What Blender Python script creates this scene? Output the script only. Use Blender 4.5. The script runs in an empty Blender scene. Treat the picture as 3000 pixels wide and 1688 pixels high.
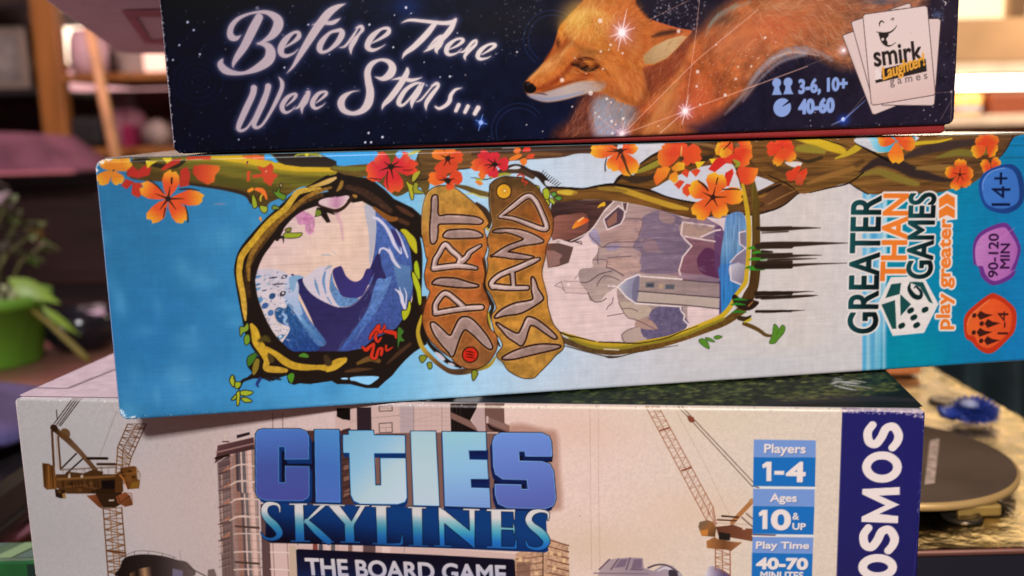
import bpy, bmesh, math, random
import numpy as np
from mathutils import Vector, Matrix

# ------------------------------------------------------------------ camera
scene = bpy.context.scene
COL = scene.collection
EYE = 0.957                                   # lens height above the floor; table top is at 0.73
cam_data = bpy.data.cameras.new('camera')
cam = bpy.data.objects.new('camera', cam_data)
COL.objects.link(cam)
PITCH, ROLL = 0.16920, 0.02438
fwd = Vector((0, math.cos(PITCH), -math.sin(PITCH)))
right0 = Vector((1, 0, 0)); down0 = fwd.cross(right0)
rt = right0 * math.cos(ROLL) + down0 * math.sin(ROLL)
dn = -right0 * math.sin(ROLL) + down0 * math.cos(ROLL)
cam.matrix_world = Matrix(((rt.x, -dn.x, -fwd.x, 0), (rt.y, -dn.y, -fwd.y, 0), (rt.z, -dn.z, -fwd.z, EYE), (0, 0, 0, 1)))
cam_data.lens = 33.276; cam_data.sensor_width = 36
cam_data.clip_start = 0.02; cam_data.clip_end = 50
cam_data.dof.use_dof = True
cam_data.dof.focus_distance = 0.302
cam_data.dof.aperture_fstop = 9.0
scene.camera = cam

# ------------------------------------------------------------------ light
world = bpy.data.worlds.new('World'); scene.world = world; world.use_nodes = True
bgn = world.node_tree.nodes['Background']
bgn.inputs[0].default_value = (0.92, 0.80, 0.84, 1); bgn.inputs[1].default_value = 0.10
def area_light(name, loc, target, size, power, color, size_y=None):
    d = bpy.data.lights.new(name, 'AREA'); d.energy = power; d.color = color
    d.shape = 'RECTANGLE'; d.size = size; d.size_y = size_y or size
    o = bpy.data.objects.new(name, d); COL.objects.link(o)
    o.location = loc
    o.rotation_euler = (Vector(target) - Vector(loc)).to_track_quat('-Z', 'Y').to_euler()
    return o
area_light('room_lamp', (0.12, -1.20, EYE + 0.80), (0.03, 0.3, EYE - 0.05), 0.16, 34.5, (1.0, 0.97, 0.975), 0.14)
area_light('grow_lamp', (-0.75, 0.95, EYE + 0.62), (-0.35, 0.75, EYE - 0.2), 0.35, 6.0, (1.0, 0.58, 0.74))
area_light('shelf_fill', (-0.75, 1.35, EYE + 0.75), (-0.85, 2.0, EYE + 0.0), 0.4, 4.5, (1.0, 0.68, 0.68))  # unseen fill added overhead to light the background shelf and its items
area_light('underside_fill', (-0.80, 0.35, EYE - 0.10), (-0.20, 0.60, EYE + 0.06), 0.25, 2.2, (1.0, 0.66, 0.72))  # unseen fill added low at the left to brighten the mauve underside
area_light('warm_lamp', (0.55, 0.95, EYE + 0.45), (0.2, 0.42, EYE - 0.16), 0.5, 2.2, (1.0, 0.78, 0.48))
area_light('display_fill', (0.85, 1.05, EYE + 0.55), (0.85, 1.65, EYE + 0.06), 0.3, 9.0, (1.0, 0.82, 0.60))  # unseen fill added in front of the display shelf to brighten it

vs = scene.view_settings
vs.view_transform = 'Standard'; vs.look = 'None'; vs.exposure = 0; vs.gamma = 1; vs.use_curve_mapping = False
scene.cycles.max_bounces = 6
scene.cycles.caustics_reflective = False; scene.cycles.caustics_refractive = False

# ------------------------------------------------------------------ materials
def nt(name):
    m = bpy.data.materials.new(name); m.use_nodes = True
    return m, m.node_tree.nodes, m.node_tree.links, m.node_tree.nodes['Principled BSDF']
def mat(name, color, rough=0.5, metal=0.0, var=0.12, scale=30.0, bump=0.0, bscale=200.0, stretch=None, spec=0.4, coat=0.0):
    m, N, L, b = nt(name)
    tc = N.new('ShaderNodeTexCoord'); mp = N.new('ShaderNodeMapping')
    if stretch: mp.inputs['Scale'].default_value = stretch
    L.new(tc.outputs['Object'], mp.inputs['Vector'])
    no = N.new('ShaderNodeTexNoise'); no.inputs['Scale'].default_value = scale; no.inputs['Detail'].default_value = 5
    L.new(mp.outputs['Vector'], no.inputs['Vector'])
    cr = N.new('ShaderNodeValToRGB')
    c = Vector(color[:3])
    cr.color_ramp.elements[0].position = 0.3; cr.color_ramp.elements[1].position = 0.7
    cr.color_ramp.elements[0].color = (*(c * (1 - var)), 1); cr.color_ramp.elements[1].color = (*(min(1, q * (1 + var)) for q in c), 1)
    L.new(no.outputs['Fac'], cr.inputs['Fac']); L.new(cr.outputs['Color'], b.inputs['Base Color'])
    b.inputs['Roughness'].default_value = rough; b.inputs['Metallic'].default_value = metal
    b.inputs['Specular IOR Level'].default_value = spec
    b.inputs['Coat Weight'].default_value = coat
    if bump:
        n2 = N.new('ShaderNodeTexNoise'); n2.inputs['Scale'].default_value = bscale; n2.inputs['Detail'].default_value = 4
        L.new(mp.outputs['Vector'], n2.inputs['Vector'])
        bp = N.new('ShaderNodeBump'); bp.inputs['Strength'].default_value = bump; bp.inputs['Distance'].default_value = 0.002
        L.new(n2.outputs['Fac'], bp.inputs['Height']); L.new(bp.outputs['Normal'], b.inputs['Normal'])
    return m
def glow(name, color, strength):
    m, N, L, b = nt(name)
    b.inputs['Base Color'].default_value = (*color, 1)
    b.inputs['Emission Color'].default_value = (*color, 1); b.inputs['Emission Strength'].default_value = strength
    no = N.new('ShaderNodeTexNoise'); no.inputs['Scale'].default_value = 8
    mx = N.new('ShaderNodeMix'); mx.data_type = 'RGBA'; mx.inputs[6].default_value = (*color, 1); mx.inputs[7].default_value = (*(q * 0.85 for q in color), 1)
    L.new(no.outputs['Fac'], mx.inputs[0]); L.new(mx.outputs[2], b.inputs['Emission Color'])
    return m
def print_mat(name, rough, linen=0.0, spec=0.16):
    """Ink on laminated card: colour per vertex, paper grain as fine relief."""
    m, N, L, b = nt(name)
    at = N.new('ShaderNodeVertexColor'); at.layer_name = 'ink'
    tc = N.new('ShaderNodeTexCoord')
    gr = N.new('ShaderNodeTexNoise'); gr.inputs['Scale'].default_value = 2600; gr.inputs['Detail'].default_value = 2
    L.new(tc.outputs['Object'], gr.inputs['Vector'])
    mr = N.new('ShaderNodeMapRange'); mr.inputs[1].default_value = 0.2; mr.inputs[2].default_value = 0.8
    mr.inputs[3].default_value = 0.90; mr.inputs[4].default_value = 1.10
    L.new(gr.outputs['Fac'], mr.inputs[0])
    mul = N.new('ShaderNodeVectorMath'); mul.operation = 'SCALE'
    L.new(at.outputs['Color'], mul.inputs[0]); L.new(mr.outputs[0], mul.inputs['Scale'])
    L.new(mul.outputs[0], b.inputs['Base Color'])
    b.inputs['Roughness'].default_value = rough; b.inputs['Specular IOR Level'].default_value = spec
    bp = N.new('ShaderNodeBump'); bp.inputs['Strength'].default_value = 0.05; bp.inputs['Distance'].default_value = 0.00005
    h = gr.outputs['Fac']
    if linen:
        mp = N.new('ShaderNodeMapping'); mp.inputs['Scale'].default_value = (260, 260, 2300)
        L.new(tc.outputs['Object'], mp.inputs['Vector'])
        n2 = N.new('ShaderNodeTexNoise'); n2.inputs['Scale'].default_value = 1.0; n2.inputs['Detail'].default_value = 2
        L.new(mp.outputs['Vector'], n2.inputs['Vector'])
        h = n2.outputs['Fac']; bp.inputs['Strength'].default_value = linen
    L.new(h, bp.inputs['Height']); L.new(bp.outputs['Normal'], b.inputs['Normal'])
    return m

# ------------------------------------------------------------------ mesh helpers
def link_mesh(name, verts, faces, m, parent=None, smooth=False):
    me = bpy.data.meshes.new(name); me.from_pydata([tuple(v) for v in verts], [], faces); me.update()
    if smooth: me.polygons.foreach_set('use_smooth', [True] * len(me.polygons))
    me.materials.append(m)
    o = bpy.data.objects.new(name, me); COL.objects.link(o)
    if parent: o.parent = parent
    return o
def from_bm(name, bm, m, parent=None, smooth=False):
    me = bpy.data.meshes.new(name); bmesh.ops.recalc_face_normals(bm, faces=bm.faces[:]); bm.to_mesh(me); bm.free()
    if smooth: me.polygons.foreach_set('use_smooth', [True] * len(me.polygons))
    me.materials.append(m)
    o = bpy.data.objects.new(name, me); COL.objects.link(o)
    if parent: o.parent = parent
    return o
def tag(o, label, cat, group=None):
    o['label'] = label; o['category'] = cat
    if group: o['group'] = group
    return o
def structure(o):
    o['kind'] = 'structure'; return o
def empty(name, loc=(0, 0, 0), rz=0.0):
    o = bpy.data.objects.new(name, None); COL.objects.link(o); o.location = loc; o.rotation_euler = (0, 0, rz)
    o.empty_display_size = 0.02
    return o
def box(name, x0, x1, y0, y1, z0, z1, m, parent=None, bevel=0.002, taper=None):
    bm = bmesh.new(); bmesh.ops.create_cube(bm, size=1)
    for v in bm.verts:
        v.co = Vector((x0 + (x1 - x0) * (v.co.x + .5), y0 + (y1 - y0) * (v.co.y + .5), z0 + (z1 - z0) * (v.co.z + .5)))
        if taper and v.co.z > (z0 + z1) / 2:
            v.co.x = (x0 + x1) / 2 + (v.co.x - (x0 + x1) / 2) * taper; v.co.y = (y0 + y1) / 2 + (v.co.y - (y0 + y1) / 2) * taper
    if bevel: bmesh.ops.bevel(bm, geom=bm.edges[:] + bm.verts[:], offset=bevel, segments=2, profile=0.5, affect='EDGES')
    return from_bm(name, bm, m, parent)
def lathe(name, prof, m, parent=None, loc=(0, 0, 0), n=40, squash=1.0, caps=True):
    V = []; F = []
    for r, zz in prof:
        for i in range(n):
            a = 2 * math.pi * i / n
            V.append((loc[0] + r * math.cos(a), loc[1] + r * math.sin(a) * squash, loc[2] + zz))
    for j in range(len(prof) - 1):
        for i in range(n):
            k = (i + 1) % n
            F.append((j * n + i, j * n + k, (j + 1) * n + k, (j + 1) * n + i))
    if caps: F.append(tuple(range(n))[::-1]); F.append(tuple(range((len(prof) - 1) * n, len(prof) * n)))
    return link_mesh(name, V, F, m, parent, smooth=True)
def tube(name, pts, rad, m, parent=None, n=10):
    V = []; F = []
    pts = [Vector(p) for p in pts]
    for i, p in enumerate(pts):
        d = (pts[min(i + 1, len(pts) - 1)] - pts[max(i - 1, 0)]).normalized()
        u = d.cross(Vector((0.3, 0.9, 0.2))).normalized(); w = d.cross(u)
        r = rad[i] if isinstance(rad, (list, tuple)) else rad
        for k in range(n):
            a = 2 * math.pi * k / n
            V.append(p + u * math.cos(a) * r + w * math.sin(a) * r)
    for j in range(len(pts) - 1):
        for i in range(n):
            k = (i + 1) % n; F.append((j * n + i, j * n + k, (j + 1) * n + k, (j + 1) * n + i))
    F.append(tuple(range(n))[::-1]); F.append(tuple(range((len(pts) - 1) * n, len(pts) * n)))
    return link_mesh(name, V, F, m, parent, smooth=True)
def rounded_box(name, W, D, H, rc, r, m, parent=None, shrink=0.00015):
    """Card box body: rounded outline in the front plane, rounded rims front and back. Origin front bottom left."""
    s = shrink
    def loop(inset, y):
        P = []; R = max(rc - inset, 0.0002); a0, a1, b0, b1 = s + inset, W - s - inset, s + inset, H - s - inset
        for cx, cz, st in ((a1 - R, b1 - R, 0), (a0 + R, b1 - R, 90), (a0 + R, b0 + R, 180), (a1 - R, b0 + R, 270)):
            for k in range(5):
                a = math.radians(st + 22.5 * k); P.append((cx + R * math.cos(a), y, cz + R * math.sin(a)))
        return P
    rings = [loop(r * (1 - math.sin(math.radians(a))), 0.0002 + r * (1 - math.cos(math.radians(a)))) for a in (0, 30, 60, 90)]
    rings += [loop(r * (1 - math.cos(math.radians(a))), D - r + r * math.sin(math.radians(a))) for a in (0, 30, 60, 90)]
    n = len(rings[0]); V = [p for q in rings for p in q]; F = []
    for j in range(len(rings) - 1):
        for i in range(n):
            k = (i + 1) % n; F.append((j * n + i, (j + 1) * n + i, (j + 1) * n + k, j * n + k))
    F.append(tuple(range(n))); F.append(tuple(range((len(rings) - 1) * n, len(rings) * n))[::-1])
    return link_mesh(name, V, F, m, parent)

# ------------------------------------------------------------------ print shop: paints flat box artwork on a fine sheet
rng = np.random.default_rng(11)
def value_noise(ny, nx, cy, cx):
    gy, gx = int(ny / cy) + 3, int(nx / cx) + 3
    g = rng.random((gy, gx)).astype(np.float32)
    y = np.arange(ny) / cy; x = np.arange(nx) / cx
    yi, xi = y.astype(int), x.astype(int); fy, fx = y - yi, x - xi
    fy = (fy * fy * (3 - 2 * fy))[:, None]; fx = (fx * fx * (3 - 2 * fx))[None, :]
    a = g[yi][:, xi]; b = g[yi][:, xi + 1]; c = g[yi + 1][:, xi]; d = g[yi + 1][:, xi + 1]
    return ((a * (1 - fx) + b * fx) * (1 - fy) + (c * (1 - fx) + d * fx) * fy) * 2 - 1
def hexrgb(s): return np.array([int(s[i:i + 2], 16) / 255 for i in (0, 2, 4)], np.float32)
def catmull(P, closed, sub):
    P = np.asarray(P, float); n = len(P)
    if n < 3: return P
    out = []
    rngi = range(n if closed else n - 1)
    for i in rngi:
        if closed: p0, p1, p2, p3 = P[(i - 1) % n], P[i], P[(i + 1) % n], P[(i + 2) % n]
        else: p0, p1, p2, p3 = P[max(i - 1, 0)], P[i], P[i + 1], P[min(i + 2, n - 1)]
        for k in range(sub):
            t = k / sub
            out.append(.5 * (2 * p1 + (p2 - p0) * t + (2 * p0 - 5 * p1 + 4 * p2 - p3) * t * t + (3 * p1 - p0 - 3 * p2 + p3) * t ** 3))
    if not closed: out.append(P[-1])
    return np.array(out)
FONT_CACHE = {}
def glyph_segments(text):
    """Outline segments of a line of the built-in font, normalised to its ink box."""
    if text not in FONT_CACHE:
        cu = bpy.data.curves.new('lettering', 'FONT'); cu.body = text; cu.resolution_u = 5; cu.fill_mode = 'FRONT'
        ob = bpy.data.objects.new('lettering', cu)
        me = bpy.data.meshes.new_from_object(ob)
        co = np.array([v.co[:2] for v in me.vertices])
        cnt = {}
        for p in me.polygons:
            for e in p.edge_keys: cnt[e] = cnt.get(e, 0) + 1
        seg = np.array([[*co[a], *co[b]] for (a, b), c in cnt.items() if c == 1])
        lo = co.min(0); hi = co.max(0)
        seg = (seg - np.tile(lo, 2)) / np.tile(hi - lo, 2)
        bpy.data.objects.remove(ob); bpy.data.curves.remove(cu); bpy.data.meshes.remove(me)
        FONT_CACHE[text] = seg
    return FONT_CACHE[text]

class Sheet:
    def __init__(s, W, H, h):
        s.W, s.H, s.h = W, H, h
        s.nx, s.ny = int(round(W / h)) + 1, int(round(H / h)) + 1
        s.xs = np.arange(s.nx) * h; s.ys = np.arange(s.ny) * h
        s.C = np.zeros((s.ny, s.nx, 3), np.float32); s.id = np.zeros((s.ny, s.nx), np.int16)
        N = lambda a, b: value_noise(s.ny, s.nx, max(a / h, 1), max(b / h, 1))
        s.noise = {'n1': .6 * N(.7, .7) + .4 * N(.3, .3), 'n2': .5 * N(3, 3) + .3 * N(1.2, 1.2) + .2 * N(.4, .4),
                   'h': .5 * N(.35, 5) + .5 * N(.8, 9), 'v': .5 * N(5, .35) + .5 * N(9, .8), 'l': .6 * N(.26, 7) + .4 * N(2, 2)}
    def window(s, x0, y0, x1, y1):
        i0 = max(int(x0 / s.h) - 1, 0); i1 = min(int(x1 / s.h) + 3, s.nx); j0 = max(int(y0 / s.h) - 1, 0); j1 = min(int(y1 / s.h) + 3, s.ny)
        return (i0, i1, j0, j1) if i1 > i0 and j1 > j0 else None
    def color(s, spec, w):
        i0, i1, j0, j1 = w
        if '@' not in spec: return hexrgb(spec)
        st, ax = spec.split('@'); st = [hexrgb(q) for q in st.split('>')]
        a = [float(q) / 50 for q in ax.split()]
        dx, dy = a[2] - a[0], a[3] - a[1]; L2 = dx * dx + dy * dy + 1e-9
        t = ((s.xs[None, i0:i1] - a[0]) * dx + (s.ys[j0:j1, None] - a[1]) * dy) / L2
        k = np.linspace(0, 1, len(st))
        return np.stack([np.interp(t, k, [c[q] for c in st]) for q in range(3)], -1).astype(np.float32)
    def lay(s, w, alpha, spec, tex, ident):
        i0, i1, j0, j1 = w
        c = s.color(spec, w)
        if c.ndim == 1: c = np.broadcast_to(c, alpha.shape + (3,))
        if tex:
            k = tex[:2] if tex[:2] in s.noise else tex[0]; amp = float(tex[len(k):])
            c = c * (1 + amp * s.noise[k][j0:j1, i0:i1, None])
        V = s.C[j0:j1, i0:i1]; V += (c - V) * alpha[..., None]
        if ident is not None: s.id[j0:j1, i0:i1][alpha > .5] = ident
    def sdf_stroke(s, P, margin):
        P = np.asarray(P, float); r = P[:, 2] / 2
        w = s.window((P[:, 0] - r).min() - margin, (P[:, 1] - r).min() - margin, (P[:, 0] + r).max() + margin, (P[:, 1] + r).max() + margin)
        if not w: return None, None
        i0, i1, j0, j1 = w
        D = np.full((j1 - j0, i1 - i0), -1e3, np.float32)
        for (ax, ay, aw), (bx, by, bw) in zip(P[:-1], P[1:]):
            m = max(aw, bw) / 2 + margin
            q = s.window(min(ax, bx) - m, min(ay, by) - m, max(ax, bx) + m, max(ay, by) + m)
            if not q: continue
            X = s.xs[None, q[0]:q[1]]; Y = s.ys[q[2]:q[3], None]
            dx, dy = bx - ax, by - ay; L2 = dx * dx + dy * dy + 1e-9
            t = np.clip(((X - ax) * dx + (Y - ay) * dy) / L2, 0, 1)
            d = (aw + (bw - aw) * t) / 2 - np.hypot(X - ax - t * dx, Y - ay - t * dy)
            a = max(q[0], i0); b = min(q[1], i1); c = max(q[2], j0); e = min(q[3], j1)
            if b <= a or e <= c: continue
            V = D[c - j0:e - j0, a - i0:b - i0]; np.maximum(V, d[c - q[2]:e - q[2], a - q[0]:b - q[0]], out=V)
        return w, D
    def sdf_fill(s, seg, margin):
        seg = np.asarray(seg, float)
        X = seg[:, [0, 2]]; Y = seg[:, [1, 3]]
        w = s.window(X.min() - margin, Y.min() - margin, X.max() + margin, Y.max() + margin)
        if not w: return None, None
        i0, i1, j0, j1 = w; nx = i1 - i0; ny = j1 - j0
        T = np.zeros((ny, nx + 1), np.int32)
        D = np.full((ny, nx), 1e3, np.float32)
        for ax, ay, bx, by in seg:
            lo, hi = (ay, by) if ay < by else (by, ay)
            ja = max(int(math.ceil(lo / s.h - 1e-9)), j0); jb = min(int(math.ceil(hi / s.h - 1e-9)), j1)
            if jb > ja and hi > lo:
                yy = s.ys[ja:jb]; xc = ax + (yy - ay) / (by - ay) * (bx - ax)
                ic = np.clip(np.ceil(xc / s.h).astype(int) - i0, 0, nx)
                np.add.at(T, (np.arange(ja, jb) - j0, ic), 1)
            q = s.window(min(ax, bx) - margin, lo - margin, max(ax, bx) + margin, hi + margin)
            if not q: continue
            xx = s.xs[None, q[0]:q[1]]; yv = s.ys[q[2]:q[3], None]
            dx, dy = bx - ax, by - ay; L2 = dx * dx + dy * dy + 1e-9
            t = np.clip(((xx - ax) * dx + (yv - ay) * dy) / L2, 0, 1)
            d = np.hypot(xx - ax - t * dx, yv - ay - t * dy)
            a = max(q[0], i0); b = min(q[1], i1); c = max(q[2], j0); e = min(q[3], j1)
            if b <= a or e <= c: continue
            V = D[c - j0:e - j0, a - i0:b - i0]; np.minimum(V, d[c - q[2]:e - q[2], a - q[0]:b - q[0]], out=V)
        inside = (np.cumsum(T, 1)[:, :nx] % 2) == 1
        return w, np.where(inside, D, -D)
    def inside_points(s, P, n):
        P = np.asarray(P); out = []
        lo = P.min(0); hi = P.max(0)
        for _ in range(30):
            q = lo + rng.random((n * 2, 2)) * (hi - lo); c = np.zeros(len(q), int)
            for a, b in zip(P, np.roll(P, -1, 0)):
                m = (a[1] > q[:, 1]) != (b[1] > q[:, 1])
                xc = a[0] + (q[:, 1] - a[1]) / (b[1] - a[1] + 1e-12) * (b[0] - a[0])
                c += m & (q[:, 0] < xc)
            out.append(q[c % 2 == 1])
            if sum(map(len, out)) >= n: break
        return np.concatenate(out)[:n]
    def run(s, ops):
        lines = ops.strip().split('\n'); where = [q.split('|')[-1] for q in lines]
        for line in lines:
            t, ident, spec, soft, alpha, tex, ex, pts = line.split('|')
            ident = int(ident); soft = max(float(soft or 0), s.h); alpha = float(alpha)
            if pts[0] == '#': pts = where[int(pts[1:])]          # same outline as an earlier pass
            P = [float(q) / 50 for q in pts.split()]
            own = ident if alpha > .6 else None
            if t in 'Ff':
                P = np.array(P).reshape(-1, 2)
                if t == 'F': P = catmull(P, True, 5)
                off = float(ex) if ex else 0
                w, D = s.sdf_fill(np.hstack([P, np.roll(P, -1, 0)]), soft + max(off, -off))
            elif t in 'Ss':
                P = np.array(P).reshape(-1, 3)
                if ex: P[:, 2] = np.maximum(P[:, 2] + float(ex), 0.02)
                thin = min(1, P[:, 2].max() / s.h)
                P[:, 2] = np.maximum(P[:, 2], s.h * .6)
                if t == 'S': P = catmull(P, False, 5)
                P[:, 2] = np.maximum(P[:, 2], 0); off = 0; alpha *= thin
                w, D = s.sdf_stroke(P, soft)
            elif t == 't':
                o, txt = ex.split('~', 1); off = float(o)
                (tlx, tly, trx, tr_y, brx, bry, blx, bly) = P
                g = glyph_segments(txt)
                def mp(u, v):
                    return ((blx * (1 - u) + brx * u) * (1 - v) + (tlx * (1 - u) + trx * u) * v, (bly * (1 - u) + bry * u) * (1 - v) + (tly * (1 - u) + tr_y * u) * v)
                a = mp(g[:, 0], g[:, 1]); b = mp(g[:, 2], g[:, 3])
                w, D = s.sdf_fill(np.stack([a[0], a[1], b[0], b[1]], 1), soft + abs(off) + .1)
            elif t == 'g':
                cx, cy, rx, ry = P; off = 0; R = max(rx, ry) * 1.6
                w = s.window(cx - R, cy - R, cx + R, cy + R)
                if not w: continue
                an = math.radians(-float(ex)); X = s.xs[None, w[0]:w[1]] - cx; Y = s.ys[w[2]:w[3], None] - cy
                u = (X * math.cos(an) + Y * math.sin(an)) / rx; v = (-X * math.sin(an) + Y * math.cos(an)) / ry
                A = np.clip(np.exp(-1.6 * (u * u + v * v)) - .02, 0, 1).astype(np.float32) * alpha
                s.lay(w, A, spec, tex, None); continue
            elif t == 'k':
                n, r = ex.split(','); cols = spec.split('>')
                for x, y in s.inside_points(np.array(P).reshape(-1, 2), int(n)):
                    rr = float(r) * rng.uniform(.4, 1.3)
                    w, D = s.sdf_stroke([(x, y, 2 * rr), (x + .01, y, 2 * rr)], s.h)
                    if w: s.lay(w, np.clip(.5 + D / s.h, 0, 1) * alpha * rng.uniform(.3, 1), cols[rng.integers(len(cols))], '', None)
                continue
            elif t == 'u':
                par, gd = ex.split(';'); n, ln, wd, spread = [float(q) for q in par.split(',')]
                G = np.array([float(q) for q in gd.split()]).reshape(-1, 3); cols = spec.split('>')
                for x, y in s.inside_points(np.array(P).reshape(-1, 2), int(n)):
                    wt = 1 / ((G[:, 0] / 50 - x) ** 2 + (G[:, 1] / 50 - y) ** 2 + .5); an = np.radians(G[:, 2])
                    a = math.atan2((wt * np.sin(an)).sum(), (wt * np.cos(an)).sum()) + math.radians(rng.normal(0, spread))
                    L = ln * rng.uniform(.5, 1.3); bend = rng.normal(0, .25)
                    p1 = (x + L * .5 * math.cos(a), y + L * .5 * math.sin(a)); p2 = (p1[0] + L * .5 * math.cos(a + bend), p1[1] + L * .5 * math.sin(a + bend))
                    w, D = s.sdf_stroke([(x, y, wd * .4), (*p1, wd), (*p2, wd * .2)], s.h)
                    if w: s.lay(w, np.clip(.5 + D / s.h, 0, 1) * alpha * rng.uniform(.4, 1), cols[rng.integers(len(cols))], '', None)
                continue
            if w is None: continue
            A = np.clip(.5 + (D + off) / soft, 0, 1).astype(np.float32) * alpha
            s.lay(w, A, spec, tex, own)
    def build(s, names, m, parent, frame, rc=1.5, r=1.0, gain=(1, 1, 1), weave=0.0):
        """Cut the finished sheet into its printed parts. frame(u, v, depth) -> local metres."""
        X, Y = np.meshgrid(s.xs, s.ys)
        qx = np.abs(X - s.W / 2) - s.W / 2 + rc; qy = np.abs(Y - s.H / 2) - s.H / 2 + rc
        d = -(np.hypot(np.maximum(qx, 0), np.maximum(qy, 0)) + np.minimum(np.maximum(qx, qy), 0) - rc)
        dep = np.where(d < r, r - np.sqrt(np.maximum(r * r - (r - np.maximum(d, 0)) ** 2, 0)), 0) if r > 0 else X * 0
        co = np.stack(frame(X / 1000, Y / 1000, dep / 1000), -1).reshape(-1, 3)
        if weave: s.C *= (1 + weave * s.noise['l'] + weave * .5 * s.noise['v'])[..., None]
        c = np.clip((s.C - .45) * 1.07 + .45, 0.004, 1); lin = np.where(c < .04045, c / 12.92, ((c + .055) / 1.055) ** 2.4) * np.array(gain)
        lin = np.clip(lin, 0.002, .92)
        rgba = np.concatenate([lin, np.ones_like(lin[..., :1])], -1).reshape(-1, 4).astype(np.float32)
        k = np.arange(s.nx * s.ny).reshape(s.ny, s.nx)
        quads = np.stack([k[:-1, :-1], k[:-1, 1:], k[1:, 1:], k[1:, :-1]], -1).reshape(-1, 4)
        ok = (d > -1e-4).reshape(-1)[quads].all(1)
        qid = s.id[:-1, :-1].reshape(-1)
        for i, nm in enumerate(names):
            Q = quads[ok & (qid == i)]
            if len(Q) < 6: continue
            u, inv = np.unique(Q, return_inverse=True)
            me = bpy.data.meshes.new(nm); nv, nf = len(u), len(Q)
            me.vertices.add(nv); me.vertices.foreach_set('co', co[u].astype(np.float32).ravel())
            me.loops.add(nf * 4); me.loops.foreach_set('vertex_index', inv.reshape(-1).astype(np.int32))
            me.polygons.add(nf); me.polygons.foreach_set('loop_start', np.arange(0, nf * 4, 4, dtype=np.int32))
            me.polygons.foreach_set('use_smooth', np.ones(nf, bool))
            me.update(calc_edges=True)
            at = me.color_attributes.new('ink', 'FLOAT_COLOR', 'POINT'); at.data.foreach_set('color', rgba[u].ravel())
            me.materials.append(m)
            o = bpy.data.objects.new(nm, me); COL.objects.link(o); o.parent = parent

# ================================================================== setting
M = {}
M['table'] = mat('table_wood', (0.20, 0.095, 0.07), 0.35, var=0.35, scale=6, stretch=(1, 9, 9), bump=0.1, bscale=40)
M['wall'] = mat('wall_paint', (0.32, 0.20, 0.16), 0.8, var=0.08, scale=4, bump=0.1)
M['oak'] = mat('orange_wood', (0.34, 0.125, 0.026), 0.45, var=0.25, scale=5, stretch=(8, 8, 1), bump=0.1, bscale=60)
M['darkwood'] = mat('dark_wood', (0.016, 0.008, 0.008), 0.55, var=0.5, scale=5, stretch=(1, 6, 6), bump=0.1, bscale=50)

floor = structure(link_mesh('floor', [(-4, -3, 0), (4, -3, 0), (4, 4, 0), (-4, 4, 0)], [(0, 1, 2, 3)], mat('floor_boards', (0.12, 0.07, 0.05), 0.5, var=0.3, scale=3, stretch=(1, 8, 1))))
wall = structure(box('wall', -2.6, 2.6, 2.75, 2.85, 0, 2.4, M['wall'], bevel=0))

ZT = EYE - 0.227
table = empty('table', (0, 0.45, 0)); tag(table, 'brown wooden table top that carries the stack and the plant pot', 'table')
def kid(o, p): o.parent = p; o.matrix_parent_inverse = Matrix.Translation(p.location).inverted(); return o
kid(box('table_top', -0.95, 0.30, -0.25, 1.06, ZT - 0.03, ZT, M['table'], bevel=0.004), table)
for sx in (-0.9, 0.24):
    for sy in (-0.2, 0.98): kid(box('leg', sx, sx + .05, sy, sy + .05, 0.0, ZT - .03, M['table'], bevel=0.004), table)

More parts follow.
